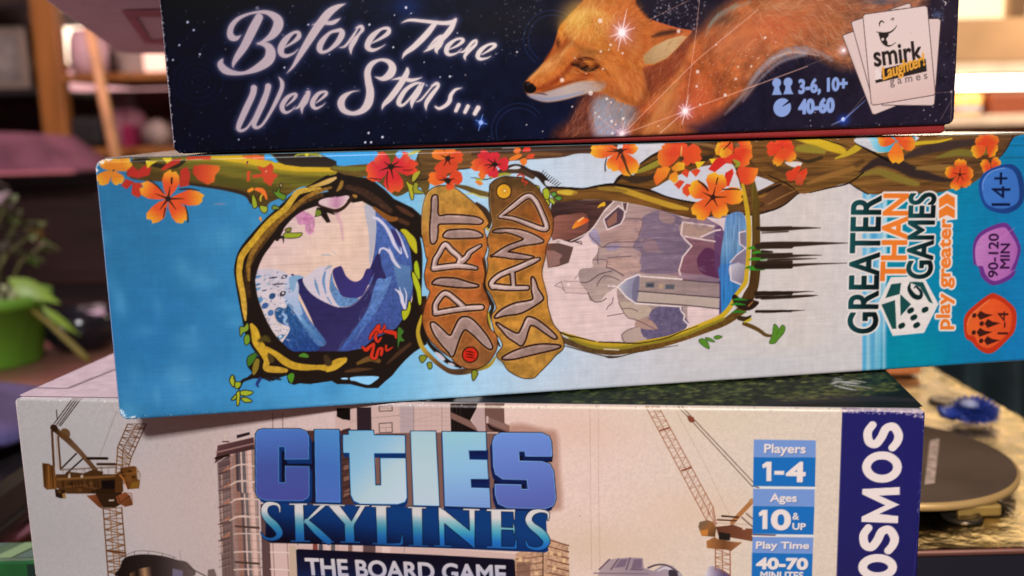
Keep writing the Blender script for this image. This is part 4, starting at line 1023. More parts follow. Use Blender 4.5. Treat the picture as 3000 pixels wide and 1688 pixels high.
S|4|201712|.1|1|||3366 3570 183 3083 3446 134 2873 3343 146 2708 3178 183 2455 2956 196 2238 2731 209 2069 2517 222 2007 2310 247 2008 2156 261 2023 1856 238 2060 1528 239 2127 1271 304 2279 1007 332 2557 785 309 2859 688 336 3227 639 390 3664 638 378 3995 722 392 4309 964 260 4484 1214 195 4610 1492 155 4650 1850 141 4663 2187 165 4651 2504 189 4574 2747 226 4372 2955 249 4162 3211 272 3927 3417 270 3689 3523 245 3450 3567 195
f|4|201712|.1|1|||3518 3705 3647 3640 3997 3599 4220 3407 4349 3267 4627 3120 4735 3016 4839 2912 4825 2560 4636 2744 4487 2750 4225 2973 4072 3116 3858 3247 3723 3227 3437 3336 3323 3450 3429 3629
f|4|201712|.1|1|||4295 1225 4496 1498 4594 1725 4792 1715 4762 937 4557 818 4425 708 4292 572 4198 459 4080 368 3961 265 3772 278 3524 359 3325 372 3241 430 2903 400 2744 423 2656 403 2573 447 2556 565 2443 534 2342 488 2175 538 2053 546 1907 530 2035 637 1970 744 2203 961 2935 929 3503 895 3754 932 3937 1077
F|4|9ccce8|.05|1|||3392 466 3480 466 3497 439 3416 444
F|4|86c0e4|.07|1|||3543 469 3756 475 3982 450 3903 373 3825 332 3725 352 3602 406 3546 416
S|4|201712|.07|1|||2081 596 77 1969 552 51 1882 519 46 1840 444 39 1810 368 13
S|4|26386c|.07|1|||2150 540 52 2096 453 46 2117 400 16
S|4|22242e|.05|1|||2248 533 52 2305 478 10
S|4|22242e|.05|1|||2358 539 46 2442 508 31 2478 505 5
S|4|201712|.12|1|||3352 3326 171 3121 3273 171 2888 3196 183 2700 3056 184 2533 2867 184 2377 2676 185 2247 2509 185 2150 2316 186 2089 2121 187 2086 2078 187 2105 1827 188 2161 1598 189 2266 1365 152 2375 1180 127 2500 1032 115 2627 922 90 2807 860 77
S|4|4a341c>5c4020>3c2a18@3198 3368 2081 2182|.34|1|n1.3||3258 3366 61 3013 3289 73 2828 3186 86 2650 3021 86 2472 2845 86 2317 2666 86 2186 2487 86 2090 2306 87 2055 2154 75 2071 1854 63
S|4|201712|.07|1|||2773 3078 73 2618 2900 86 2513 2744 74
S|4|201712|.07|1|||2616 2863 74 2546 2706 49
S|4|c4a468>b08c3c@3477 3615 3085 3494|.19|1|||3477 3615 37 3366 3570 73 3182 3509 49 3074 3495 12
S|4|b4923c>b8942c>b48e30>c09c44@3203 3454 1934 1439|.19|1|n1.15||3240 3465 29 3035 3447 73 2901 3415 85 2799 3297 85 2682 3155 98 2507 3027 98 2355 2886 91 2201 2708 93 2072 2566 98 1993 2446 94 1958 2287 87 1950 2258 82 1955 2084 92 1981 1858 87 1989 1632 70 1991 1481 25
S|4|8a6428>7a5824>84602a@3397 3472 2101 2120|.24|1|n1.25||3397 3472 37 3140 3395 61 2954 3291 61 2764 3127 69 2575 2975 74 2398 2811 74 2243 2633 74 2150 2489 74 2092 2331 62 2088 2277 62 2088 2103 37
S|4|8c6a30|.38|1|||3570 3551 49 3542 3479 61 3490 3419 24
S|4|3e2a20|.48|1|n1.3||3639 3476 73 3865 3394 111 4102 3238 111 4279 3083 87
S|4|7c4e22|.24|1|||4036 3142 37 4154 3038 75 4274 2959 87 4372 2955 62
S|4|4e3224|.34|1|||4381 3154 25 4477 3088 75 4622 2995 50
S|4|4a3020|.38|1|||4433 2928 75 4542 2873 63
F|4|c8aeb0>b07c98>c8aeb0@3313 3266 3627 3255|.1|1|||3205 3270 3316 3315 3497 3327 3632 3343 3666 3303 3551 3196 3452 3163 3332 3180 3231 3210
S|4|35221c|.1|1|||3741 3350 37 3676 3266 49 3573 3159 49 3449 3114 57 3307 3156 49 3189 3210 37
S|4|9a7030|.1|1|||3729 3344 25 3764 3324 54
f|4|201712|.07|1|||3169 3174 3307 3168 3447 3065 3547 3123 3422 3053 3315 3094 3367 2944 3306 2934 3228 3048 3130 3028
F|4|6a7a2c|.07|1|||3148 3125 3209 3135 3229 3073 3155 3039
S|4|201712|.05|1|||2560 2730 49 2632 2739 37 2638 2647 6
S|4|201712|.05|1|||2644 2924 49 2730 2969 12
S|4|c09c30>b8942e>b08c34@2076 1401 2548 643|.24|1|n1.12||2076 1401 51 2117 1297 114 2142 1130 140 2206 1012 140 2267 828 90 2259 700 103 2427 664 103 2548 643 65
S|4|b4902e|.29|1|n1.12||2279 1007 77 2419 909 90 2534 799 116 2675 713 116 2858 675 103 3043 664 78 3203 654 117 3356 722 130 3471 767 65
S|4|c09c34|.24|1|||3188 603 52 3315 647 78 3469 741 52
S|4|4a3c1e|.38|1|||2320 889 77 2340 824 90
S|4|4a401c|.72|1|||2179 1141 51 2266 1174 102 2324 1132 51
S|4|7c6c28|.24|1|||2121 825 77 2089 711 90 2059 623 39
S|4|3e3020|.48|1|||3176 824 78 3208 731 117
S|4|4e3622|.48|1|||3473 571 39 3662 586 65 3888 584 13
S|4|6a4e26|.48|1|||3667 690 52 3858 756 91 3995 708 65
S|4|463020|.62|1|||4131 661 26 4302 807 65 4499 952 52
S|4|1e120e|.07|1||0.34|3874 1080 39 3902 1143 47 3968 1217 52 4021 1279 52 4005 1189 65 4067 1186 52 4108 1248 39 4104 1300 10
S|4|c0341f|.07|1|||#251
S|4|1e120e|.07|1||0.34|3978 1165 39 3962 1088 52 3997 1021 39 4050 1083 26
S|4|c0341f|.07|1|||#253
S|4|1e120e|.07|1||0.34|4117 1183 52 4192 1166 65 4279 1135 65 4289 1082 52
S|4|c0341f|.07|1|||#255
S|4|1e120e|.07|1||0.34|3743 958 18 3803 903 65 3868 951 52 3932 986 39 3901 858 52 3885 781 52 3946 751 39 3975 827 47 4004 904 39 4054 901 47 4037 810 47
S|4|c0341f|.07|1|||#257
S|4|1e120e|.07|1||0.34|4119 949 34 4128 870 34 4219 917 18
S|4|c0341f|.07|1|||#259
F|4|201712|.05|1||0.215|2230 3402 2267 3340 2283 3230 2234 3202 2216 3281
F|4|8c9a2c|.1|1|||#261
F|4|201712|.05|1||0.215|2325 3229 2401 3220 2435 3200 2407 3128 2349 3143
F|4|94a02e|.1|1|||#263
F|4|201712|.05|1||0.215|2328 3362 2367 3421 2397 3432 2362 3349 2352 3289 2325 3314
F|4|b09a30|.1|1|||#265
F|4|201712|.05|1||0.215|2535 3452 2581 3426 2607 3462 2645 3509 2628 3425 2720 3373 2680 3307 2600 3353 2566 3390
F|4|5a8028|.1|1|||#267
F|4|201712|.05|1||0.215|2506 3198 2544 3227 2612 3182 2517 3173
F|4|708830|.1|1|||#269
F|4|201712|.05|1||0.215|2648 3545 2666 3557 2667 3520 2645 3509
F|4|9a8c60|.1|1|||#271
F|4|201712|.05|1||0.215|2672 2799 2827 2793 2923 2787 2860 2730 2668 2732
F|4|8f9a2c|.1|1|||#273
F|4|201712|.05|1||0.215|2688 2860 2761 2876 2746 2827 2692 2829
F|4|7a7c2c|.1|1|||#275
F|4|201712|.05|1||0.215|4545 3532 4593 3493 4653 3442 4646 3268 4614 3257 4578 3419
F|4|a8a42c|.1|1|||#277
F|4|201712|.05|1||0.215|4667 3491 4729 3489 4725 3402 4822 3343 4661 3349
F|4|8c8c2c|.1|1|||#279
F|4|201712|.05|1||0.215|4639 3566 4674 3651 4774 3685 4733 3600 4656 3516
F|4|a09a30|.1|1|||#281
F|4|201712|.05|1||0.215|4426 2778 4501 2787 4573 2722 4656 2618 4674 2440 4647 2403 4565 2521 4496 2675
F|4|b0a828|.1|1|||#283
F|4|201712|.05|1||0.215|4614 2214 4655 2289 4689 2186 4693 1995 4633 2061
F|4|9cac24|.1|1|||#285
F|4|201712|.05|1||0.215|4573 2127 4631 1998 4580 2001
F|4|a8a82c|.1|1|||#287
S|4|d88a2c|.14|1|||2181 3464 48 2230 3487 48
S|4|d86c2c|.24|1|||2289 3485 48 2370 3458 73 2413 3396 48 2432 3334 24
S|4|d8862c|.12|1|||2318 3046 37 2328 3009 24
F|4|201712|.05|1||0.215|4585 2109 4645 2030 4700 1848 4703 1616 4665 1592 4635 1800 4591 1956
F|4|a8b028|.1|1|||#292
F|4|201712|.05|1||0.215|4395 1491 4472 1512 4516 1652 4537 1560 4493 1421 4414 1347
F|4|a8ac24|.1|1|||#294
F|4|201712|.05|1||0.215|1905 1372 1965 1369 2017 1429 2022 1328 1935 1282 1901 1233
F|4|7c9430|.1|1|||#296
F|4|201712|.05|1||0.215|1954 1205 2017 1252 2034 1149 1970 1089
F|4|6a8c2c|.1|1|||#298
F|4|201712|.05|1||0.215|1993 897 2118 953 2099 864 2007 755 1973 783
F|4|3f6c24|.1|1|||#300
F|4|201712|.05|1||0.215|2758 863 2835 909 2906 866 2892 829
F|4|4a7a2c|.1|1|||#302
F|4|201712|.05|1||0.215|2567 552 2632 599 2672 558 2634 443 2598 459
F|4|4a8426|.1|1|||#304
F|4|201712|.05|1||0.215|1704 569 1754 604 1765 500 1731 438
F|4|94a428|.1|1|||#306
F|4|201712|.05|1||0.215|1782 486 1856 494 1846 444 1790 421
F|4|8ca02c|.1|1|||#308
F|4|201712|.05|1||0.215|4321 1223 4407 1166 4365 1091 4412 1010 4336 1001 4306 886
F|4|3f6c28|.1|1|||#310
F|4|201712|.06|1||0.285|1692 537 1737 619 1758 464 1725 450
F|4|98a42c|.13|1|||#312
F|4|201712|.06|1||0.285|1769 498 1849 493 1828 426 1771 412
F|4|90a02c|.13|1|||#314
F|4|201712|.06|1||0.285|1822 341 1904 361 2022 327 1930 282 1835 305
F|4|98a82c|.13|1|||#316
F|4|201712|.06|1||0.285|1847 245 1927 239 1996 183 1891 181
F|4|90a02c|.13|1|||#318
F|4|201712|.06|1||0.285|1781 326 1822 341 1802 170 1772 138
F|4|a0a82c|.13|1|||#320
F|4|201712|.06|1||0.285|1694 229 1763 302 1759 242
F|4|88982c|.13|1|||#322
F|5|d0b8b4|.11|1|l.04||6791 2492 6930 2531 7191 2475 7472 2661 7692 2971 7848 3101 8758 2882 9237 2772 9767 2813 10060 2771 10126 1848 10095 1726 9903 1441 9661 1118 9090 946 8750 806 8202 758 7580 811 7092 950 6906 1054 6679 1428 6631 2123 6659 2011
F|5|a48c86>a08480>8c7078>7c6676@7656 2348 9565 2265|.11|1|h.12||7482 2171 7593 2351 7424 2587 7472 2661 7676 2956 7848 3101 8600 2937 9077 2781 9768 2801 9723 2555 9667 1870 9654 1684 8971 1780 8283 1892 7918 1730 7713 1608 7460 1489 7399 1640 7276 1816 7278 2017 7481 2053
F|5|6e6074|.39|.8|h.15||8332 2840 8600 2922 8997 2784 8967 2523 9144 2330 8985 2135 8922 1905 8283 1935 8300 2243 8158 2341 8221 2493 8300 2704
F|5|9a7c78|.39|.8|h.15||8615 2906 8758 2870 8869 2804 8806 2699 8616 2768
F|5|8a6e74|.39|.8|h.15||8347 2426 8474 2482 8601 2307 8522 2248 8347 2287
F|5|a88a80|.39|.9|h.15||7717 2176 8078 2191 8284 2073 8220 1938 7715 1962
F|5|a4847e|.39|.8|h.15||8049 2805 8316 2780 8268 2537 8126 2435 7656 2440 7595 2580
F|5|8c84a4|.39|.7|h.15||7424 2587 7534 2674 7610 2533 7609 2426 7501 2446
F|5|8a80a4|.39|.7|h.15||7718 2391 7938 2412 7922 2336 7749 2313
F|5|7c5660|.17|1|h.12||8999 2522 9530 2422 9660 2417 9684 1869 8955 1903 9001 2134 9144 2330
F|5|58304c|.34|1|||9243 2092 9338 2244 9435 2286 9565 2218 9664 2104 9685 1788 9505 1797 9310 1886
F|5|5c3c60|.45|.8|||9545 2562 9706 2571 9684 1851 9570 1874
F|5|a08478|.23|1|||8997 2707 9527 2640 9304 2463 8983 2523
s|5|cdb8b4|.11|1|||9528 2637 28 8997 2726 28 8970 2531 28 9047 2427 28 9152 2326 28 9001 2149 28 8986 2088 28 8938 1934 28 8963 1854 28
s|5|cdb8b4|.11|1|||9031 2490 28 9547 2383 28
s|5|cdb8b4|.11|1|||9304 2463 28 9545 2562 28 9641 2573 28
S|5|5c4850|.08|.85|||7440 2571 14 7547 2460 14 7656 2371 14 7813 2441 14 8347 2426 14
S|5|5c4850|.08|.85|||7593 2351 14 7568 2214 14 7578 2105 14
S|5|5c4850|.08|.85|||7498 2171 14 7717 2161 14 7716 2053 14
S|5|5c4850|.08|.85|||7733 2191 14 8126 2204 14
S|5|5c4850|.08|.85|||7656 2371 14 7937 2366 14 8316 2335 14
S|5|5c4850|.08|.85|||8018 2822 14 8316 2780 14 8253 2537 14
F|5|c8b4b4|.17|1|||9397 2784 9590 2761 9768 2755 9771 2553 9690 2556 9641 2636
F|5|5a7ca4>6c90b0>3f6c9c@9881 2781 9814 1863|.11|1|v.2||9767 2809 10060 2767 10093 1849 9667 1870 9706 2555
s|5|a4bccc||.6|||9923 2789 9 9885 2119 5
s|5|3a5c94||.6|||9930 2657 9 9888 2237 5
s|5|a4bccc||.6|||9869 2637 9 9827 2213 5
s|5|3a5c94||.6|||9863 2794 9 9828 1960 5
s|5|a4bccc||.6|||9882 2637 9 9845 1893 5
s|5|3a5c94||.6|||9845 2585 9 9804 2109 5
s|5|3a5c94||.6|||9910 2628 9 9872 1912 5
s|5|a4bccc||.6|||9956 2778 9 9921 1933 5
s|5|3a5c94||.6|||9942 2659 9 9904 2005 5
s|5|a4bccc||.6|||9982 2760 9 9945 2068 5
F|5|7a7080|.11|1|||9983 2528 10072 2533 10077 2259 9970 2326
F|5|7c7080|.17|1|||9828 2034 9940 2155 10070 2243 10110 1849 9847 1861
F|5|a8a0a8|.23|1|||9862 1969 9976 2011 9995 1854 9863 1860
s|5|c8bcc4|.11|1|||10072 2533 22 9967 2514 22 9978 2325 22 10086 2250 22 9924 2140 22 9820 2026 22 9839 1861 22
F|5|3f72ac>2f7cb8@9732 1902 9825 1181|.14|1|v.2||9649 1984 10075 1965 10095 1726 9903 1441 9661 1118 9646 1669
F|5|b0aab4>7c7484@9830 1897 10063 1728|.17|1|||9813 1977 10075 1965 10080 1663 9998 1635 9833 1739
s|5|cdc4c8|.11|1|||9821 1976 22 9833 1723 22 10031 1634 22
s|5|4a3c68|.39|1|||9637 1701 38 9661 1126 39
F|5|988480>ac988e@7371 1966 7649 1487|.11|1|h.1||7278 2017 7497 2045 7716 2042 7904 1956 7966 1829 7903 1723 7713 1608 7601 1481 7491 1487 7414 1623 7276 1816
S|5|4a3a40|.08|1|||7283 1816 14 7416 1817 14 7589 1925 14 7810 1976 14
S|5|5a484c|.08|1|||7556 1740 14 7604 1831 14 7715 1903 14 7935 1815 14
S|5|4c3c40|.08|1|||7399 1640 14 7491 1492 14 7617 1479 14 7712 1530 14
S|5|4a3a40|.08|1|||7716 2042 15 7841 1990 15 7998 1890 16
S|5|7a6668|.08|1|||7368 1703 6 7524 1657 6 7398 1624 6
s|5|80686a|.08|.85|||6996 1845 12 7260 1832 12
s|5|80686a|.08|.85|||7010 1737 12 7368 1711 12
s|5|80686a|.08|.85|||7024 1658 12 7398 1621 12
s|5|80686a|.08|.85|||7183 1867 12 7246 1941 12 7278 2001 12
s|5|80686a|.08|.85|||6856 1783 12 6965 1839 12 7009 1690 12 6971 1738 12 6856 1783 12
s|5|80686a|.08|.85|||6965 1847 12 7024 1666 12
f|5|c0a6a0|.11|.6|||6965 1831 7260 1829 7398 1624 7032 1666
s|5|e4d4d0|.2|1|||7081 1787 37 7081 1787 37
F|5|9c8680|.14|1|h.1||7918 1730 8252 1885 8988 1780 9090 1062 9090 982 8766 816 8395 790 8266 980 8218 1110 8075 1197 7917 1441
F|5|625872|.23|1|n1.15||8443 1256 8603 1342 8974 1323 9007 1194 9106 997 8766 821 8411 789 8282 964 8282 1075 8427 1162
F|5|b09c8c|.17|1|||7917 1441 8219 1425 8443 1351 8443 1240 8250 1140 8075 1197
F|5|a48478|.17|1|||8218 1126 8427 1146 8572 963 8218 1015
F|5|ac968c|.14|1|||7962 903 8058 976 8266 1012 8298 883 8395 790 8009 776
S|5|5c4a50|.08|.85|||7711 1342 14 7743 1396 14 7806 1447 14 7823 1540 14
S|5|5c4a50|.08|.85|||7726 1232 14 7996 1264 14
S|5|5c4a50|.08|.85|||7964 1345 14 8123 1336 14 8235 1283 14
S|5|5c4a50|.08|.85|||7917 1441 14 8059 1198 14 8218 1142 14 8572 947 14
S|5|5c4a50|.08|.85|||7962 903 14 8058 976 14 8218 1023 14
S|5|5c4a50|.08|.85|||7962 903 14 8009 781 14
f|5|ac9a90|.11|1|||8211 1630 9640 1447 9635 1256 8990 1353 8203 1439
f|5|98847c>8c7878@8283 1736 9638 1590|.11|1|h.1||8259 1880 8988 1780 9637 1685 9641 1439 8219 1622
F|5|a8a4b0>8a8698>7a7c90@7934 1722 8235 1660|.08|1|||7910 1720 8045 1822 8260 1890 8219 1438 8044 1536
F|5|6c6478|.17|.8|||8156 1742 8267 1877 8219 1441 8155 1460
s|5|463840|.08|1|||8235 1621 17 9641 1439 18
s|5|463840|.08|1|||8219 1441 17 8990 1353 17 9643 1252 18
s|5|463840|.08|1|||8267 1877 17 8988 1772 17 9637 1685 17
s|5|d8c8c2|.11|1|||7745 1728 25 7910 1715 25 8045 1825 25 8252 1896 25 8283 1868 25 8988 1780 25
s|5|d8c8c2|.11|1|||7910 1699 23 8044 1536 23 8203 1418 24 8966 1323 24 8975 1259 24 9040 1176 24 9024 1097 24 9106 1013 24 9082 950 24
f|5|565860|.08|1|||8379 1754 8522 1752 8514 1662 8371 1677
f|5|565860|.08|1|||8711 1710 8867 1699 8856 1621 8707 1636
s|5|34343c|.11|1|||8411 1711 22 8490 1704 22
s|5|b89c70|.56|.6|||8634 1679 75 8634 1679 75
u|5|5a4854>6c5a64>c0aaa4>8a7278>4a3c48||.5||150,2.53381,0.197074,20;7814 2647 16 9080 2286 -12 8125 2096 -20|7593 2351 7816 2951 8600 2891 9077 2750 9561 2577 9569 1888 7590 1981
g|5|78646e||.4||0|9334 1954 65 39
g|5|5c4e60||.4||0|9221 2719 45 54
g|5|a88c84||.4||0|9020 2762 75 61
g|5|78646e||.4||0|9071 2741 83 30
g|5|78646e||.4||0|9239 2682 86 62
g|5|5c4e60||.4||0|9367 2645 69 38
g|5|78646e||.4||0|8217 2638 65 48
g|5|78646e||.4||0|8223 2767 66 51
g|5|a88c84||.4||0|8306 2454 50 46
g|5|a88c84||.4||0|8602 2254 88 27
g|5|78646e||.4||0|8329 2286 62 58
g|5|a88c84||.4||0|8866 2606 35 31
g|5|78646e||.4||0|8822 2680 45 36
g|5|78646e||.4||0|8649 2689 32 35
u|5|5a4a52>c4aea6>7c6870||.5||30,1.97074,0.168921,25;7494 1774 16|7293 2000 7935 1970 7934 1706 7491 1510
u|5|4a4050>c4aea6>7c6870>8a7aa0||.45||70,1.97074,0.168921,25;8604 1089 6|7933 1440 8974 1307 9057 1031 8443 811 8043 1246
s|5|6c5a5c|.08|.4|||8315 1850 8 8299 1627 8
s|5|6c5a5c|.08|.4|||8554 1819 8 8539 1596 8
s|5|6c5a5c|.08|.4|||8794 1789 8 8779 1565 8
s|5|6c5a5c|.08|.4|||9036 1758 8 9021 1534 8
s|5|6c5a5c|.08|.4|||9279 1728 8 9265 1502 8
s|5|6c5a5c|.08|.4|||9523 1697 8 9509 1471 8
F|5|3c2a28>4a322e@6892 3060 7504 2811|.14|1|h.25||6832 3100 7046 3130 7353 3141 7817 3114 7691 2956 7472 2661 7191 2475 7037 2496 6837 2520 6827 2838
F|5|84564a>6c443c@6889 2835 7347 2590|.28|1|h.15||6858 2867 7120 2924 7382 2922 7410 2679 7223 2549 6853 2519
S|5|cdb8b4|.11|1|||6775 2470 21 6929 2516 33 7067 2465 30 7190 2399 21
S|5|c8b4b0|.11|1|||7129 2493 15 7456 2646 27 7691 2956 21 7840 3094 12
f|5|5c443f|.08|1|||6698 2465 6929 2471 7174 2392 7093 2143 6922 2090 6753 2074
f|5|8a6860|.11|1|||6727 2358 6850 2352 6995 2270 6940 2196 6954 2126 6768 2081
s|5|5a4644|.08|1|||7206 2474 15 7299 2478 15 7314 2431 15 7206 2474 15
f|5|54404a|.08|1|||7675 2835 7910 3008 8018 2943 7971 2748 7736 2665
f|5|8a6054|.17|1|||7721 2788 7894 2948 7893 2766 7752 2695
s|5|d4c2be|.08|1|||7675 2827 21 7925 3030 21 8026 2943 21 8018 2837 21 7955 2733 21 7736 2650 21 7698 2743 21 7675 2827 21
s|5|d0beba||1|||7848 3101 21 7691 2956 21
f|5|5c4444||1|||7972 3066 8066 3071 8065 2927 8018 2943
s|5|d4c2be|.08|1|||7980 3074 18 8003 2959 18 8050 2920 18 8074 3070 18
F|5|d88a2c>d05428@7178 2703 7396 2831|.08|1|||7163 2688 7210 2793 7273 2835 7335 2866 7435 2814 7349 2757
s|5|e0c080|.17|1|||7257 2806 21 7342 2860 21
F|5|d8a82c|.08|1|||7576 3005 7615 3064 7693 3099 7700 3039 7630 3026
S|6|5c4a20>5a431f>4a341c@10195 3325 10225 1843|.17|1|v.2||10179 3326 92 10224 3093 124 10247 2783 140 10263 2392 141 10261 2077 158 10258 1842 159 10258 1861 175 10230 1608 176 10150 1436 208 10054 1265 177
S|6|b8962a>c0a02a>b4942c@10034 3331 7335 1591|.23|1|||10010 3301 52 10054 3099 68 10099 2866 78 10128 2632 84 10134 2319 79 10123 2005 73 10109 1868 73 10088 1679 80 10000 1556 73 9903 1433 70 9840 1293 80 9661 1110 90 9335 984 96 9010 874 96 8766 800 90 8443 755 96 8121 718 96 7802 737 89 7484 788 95 7217 882 88 6967 991 47
S|6|5a431f>6e4e24>604420>54402a@9907 1177 7168 775|.23|1|n1.2||10039 1218 161 9745 1025 129 9336 888 113 9010 794 112 8686 717 112 8362 656 106 8041 643 128 7801 634 127 7483 693 127 7247 770 111 7012 863 94 6935 946 47
S|6|8a7c2a|.39|.9|||9711 1075 48 9335 944 58 9010 834 58 8685 765 54 8282 725 54 8041 691 64 7722 694 64 7405 761 63 7092 905 47
S|6|17110d|.08|1|||6905 1026 19 7061 947 25 7217 906 19 7516 821 13
S|6|17110d|.08|1|||7580 806 16 7882 780 22 8202 749 19 8443 763 13 8750 812 19 9009 906 13 9270 980 10
S|6|3a2a18|.11|1|||7011 776 16 7325 670 19 7641 572 16 7768 540 42 7960 544 19 8282 605 13 8929 670 10
S|6|c8bca8|.11|1|||7666 682 16 7913 654 19
S|6|3a2a1c|.17|1|||9992 1076 81 10108 1054 81 10190 1097 32
S|6|5c4422|.14|1|||10076 975 65 10210 919 71 10345 846 65 10464 758 59 10582 735 42
S|6|b8a430|.14|1|||10092 1006 32 10175 1034 48 10207 1064 13
S|6|2c2018|.23|1|||9903 1433 96 9987 1333 160 10153 1292 193 10302 1317 64
S|6|8a5c34|.17|1|||10153 1276 32 10218 1337 26
F|6|26361a|.08|1||0.141|10534 616 10581 752 10610 937 10696 843 10648 748 10745 905 10805 869 10782 773 10684 664 10635 610
F|6|55802c|.23|1|||#456
F|6|26361a|.08|1||0.141|9288 730 9354 758 9436 705 9471 581 9355 645
F|6|55802c|.23|1|||#458
F|6|26361a|.08|1||0.141|9403 771 9485 758 9568 694 9469 711
F|6|55802c|.23|1|||#460
F|6|26361a|.08|1||0.141|9551 771 9616 799 9696 770 9601 735
F|6|55802c|.23|1|||#462
S|6|2f7428|.23|1|||10076 1917 13 10174 1928 48 10339 1905 6
S|6|2f7428|.23|1|||10158 1882 13 10257 1893 48 10422 1869 6
S|6|2f7428|.23|1|||9871 1387 13 9970 1398 48 10135 1373 6
S|6|2f7428|.23|1|||9839 1309 13 9938 1320 48 10103 1295 6
S|6|2f7428|.23|1|||9858 1180 13 9957 1190 48 10122 1165 6
S|6|3a8428|.23|1|||10119 2241 13 10217 2252 54 10431 2235 6
S|6|3a8428|.23|1|||10186 2159 13 10284 2171 54 10499 2154 6
S|6|3a8428|.23|1|||10139 2051 13 10237 2063 54 10452 2045 6
S|6|3a8428|.23|1|||10158 1892 13 10257 1904 54 10472 1886 6
S|7|34281f|.36|1|||10361 2547 66 10639 2544 73 11075 2544 43 11392 2534 3
S|7|34281f|.36|1|||10367 2291 100 10732 2283 100 11347 2274 57 11898 2259 3
S|7|34281f|.36|1|||10369 2183 50 10543 2167 33
S|7|34281f|.36|1|||10371 2091 67 10737 2083 60 11088 2084 34 11424 2074 3
S|7|34281f|.36|1|||10477 2036 33 10914 2030 37 11338 2021 3
S|7|34281f|.36|1|||10374 1932 74 10829 1928 61 11358 1929 30 11893 1918 3
S|7|34281f|.36|1|||10362 2490 17 10814 2496 23
S|7|34281f|.24|1|||10374 1926 100 10531 1935 84 10636 1939 17
S|7|34281f|.24|1|||10384 1488 51 10841 1470 41 11302 1464 3
S|7|34281f|.24|1|||10386 1395 58 10843 1392 58 11198 1391 41 11376 1389 3
S|7|34281f|.24|1|||10391 1161 41 10761 1152 41 11151 1148 3
s|7|34281f|.28|1|||10276 2571 53 10869 2557 53
s|7|34281f|.28|1|||10282 2273 94 10877 2257 95
s|7|34281f|.28|1|||10285 2124 63 10881 2107 64
s|7|34281f|.28|1|||10288 1997 63 10884 1979 64
s|7|34281f|.28|1|||10289 1918 63 10887 1900 64
s|7|2c211a|.28|1|||10272 1940 79 10886 1918 64
s|7|2c211a|.28|1|||10282 1478 80 10899 1453 64
s|7|2c211a|.28|1|||10283 1414 55 10900 1388 44
s|7|2c211a|.28|1|||10288 1173 48 10907 1146 39
S|8|5a4a26>6a5428@5326 3426 5825 3272|.12|1|||5301 3440 37 5475 3396 75 5637 3328 88 5800 3285 75 5863 3245 38
S|8|c0b45a|.1|1|||5447 3297 12 5573 3306 20 5698 3251 20 5824 3222 13
S|8|3a2c22|.12|1|||5632 3153 38 5755 3035 88 5827 2893 76 5811 2767 51
S|8|b8a430|.1|1|||5760 2769 25 5809 2717 30
S|8|3a2a22>2c201a@5962 3630 6787 3365|.1|1|||5949 3618 20 6090 3676 50 6243 3721 50 6370 3692 62 6496 3614 75 6636 3559 101 6724 3468 113 6800 3365 88
S|8|4a3628|.29|1|||5999 3604 37 6152 3637 75 6343 3631 88 6533 3537 75
F|8|bcc0c8|.07|1|||6153 3674 6256 3715 6345 3693 6293 3664
F|8|c0c4cc|.07|1|||6724 3468 6801 3453 6839 3382 6749 3391
s|8|1c1512|.05|1|||6649 3546 13 6714 3632 3
s|8|1c1512|.05|1|||6682 3525 13 6747 3606 3
s|8|1c1512|.05|1|||6715 3504 13 6780 3580 3
s|8|1c1512|.05|1|||6748 3482 13 6813 3553 3
s|8|1c1512|.05|1|||6781 3461 13 6846 3527 3
s|8|1c1512|.05|1|||6814 3440 13 6880 3501 3
s|8|1c1512|.05|1|||6847 3419 13 6913 3474 3
s|8|1c1512|.05|1|||6880 3397 13 6946 3448 3
s|8|1c1512|.05|1|||6914 3376 13 6979 3422 3
S|8|9a9434|.1|1|||5871 3546 37 5960 3568 50 6088 3595 42 6176 3586 25
S|8|1e1812|.05|1|||5556 3556 5 5656 3540 12 5769 3518 15 5871 3533 12
S|8|a8a030|.1|1|||5631 3528 25 5718 3513 32
F|8|201712|.05|1||0.215|6569 3397 6632 3370 6631 3294 6592 3308
F|8|a4a42c|.1|1|||#513
F|8|201712|.05|1||0.215|6696 3317 6761 3341 6798 3263 6770 3163 6719 3190
F|8|9ca82c|.1|1|||#515
F|8|201712|.05|1||0.215|6824 3262 6876 3280 6914 3247 6862 3210
F|8|5a8c3c|.1|1|||#517
F|8|201712|.05|1||0.215|6887 3197 6952 3214 6997 3180 6938 3150
F|8|5a8c3c|.1|1|||#519
F|8|201712|.05|1||0.215|6797 3187 6861 3160 6879 3095 6821 3123
F|8|a0ac30|.1|1|||#521
F|8|201712|.05|1||0.215|6719 3165 6770 3163 6795 3086 6756 3100
F|8|a4ac2c|.1|1|||#523
S|8|b49a30>a88c34>604428>4a3426>b09a34@4666 1429 5860 551|.13|1|||4707 1397 43 4643 1212 58 4637 1067 64 4700 873 73 4850 688 74 5003 545 74 5144 462 89 5347 449 104 5580 479 74 5757 527 60 5862 655 30
S|8|241a14|.11|1|||4725 1135 29 4817 925 59 4954 770 74 5093 628 74 5291 527 44
F|8|b8b4bc|.08|1|||4883 796 4968 769 5051 668 4978 658
F|8|b8b4bc|.08|1|||5085 607 5149 603 5205 555 5133 552
F|8|201712|.05|1||0.241|4638 730 4696 756 4752 723 4677 639
F|8|7c8428|.11|1|||#529
F|8|201712|.05|1||0.241|4762 619 4820 631 4831 556 4787 529
F|8|7c8428|.11|1|||#531
F|8|201712|.05|1||0.241|5477 441 5536 452 5563 391 5487 291
F|8|7c8428|.11|1|||#533
S|8|2c221a|.11|1|||5707 2313 43 5731 2168 57 5739 1952 43 5720 1779 58 5787 1616 73 5841 1482 58 5780 1339 59 5774 1134 53 5885 950 44 5940 829 24
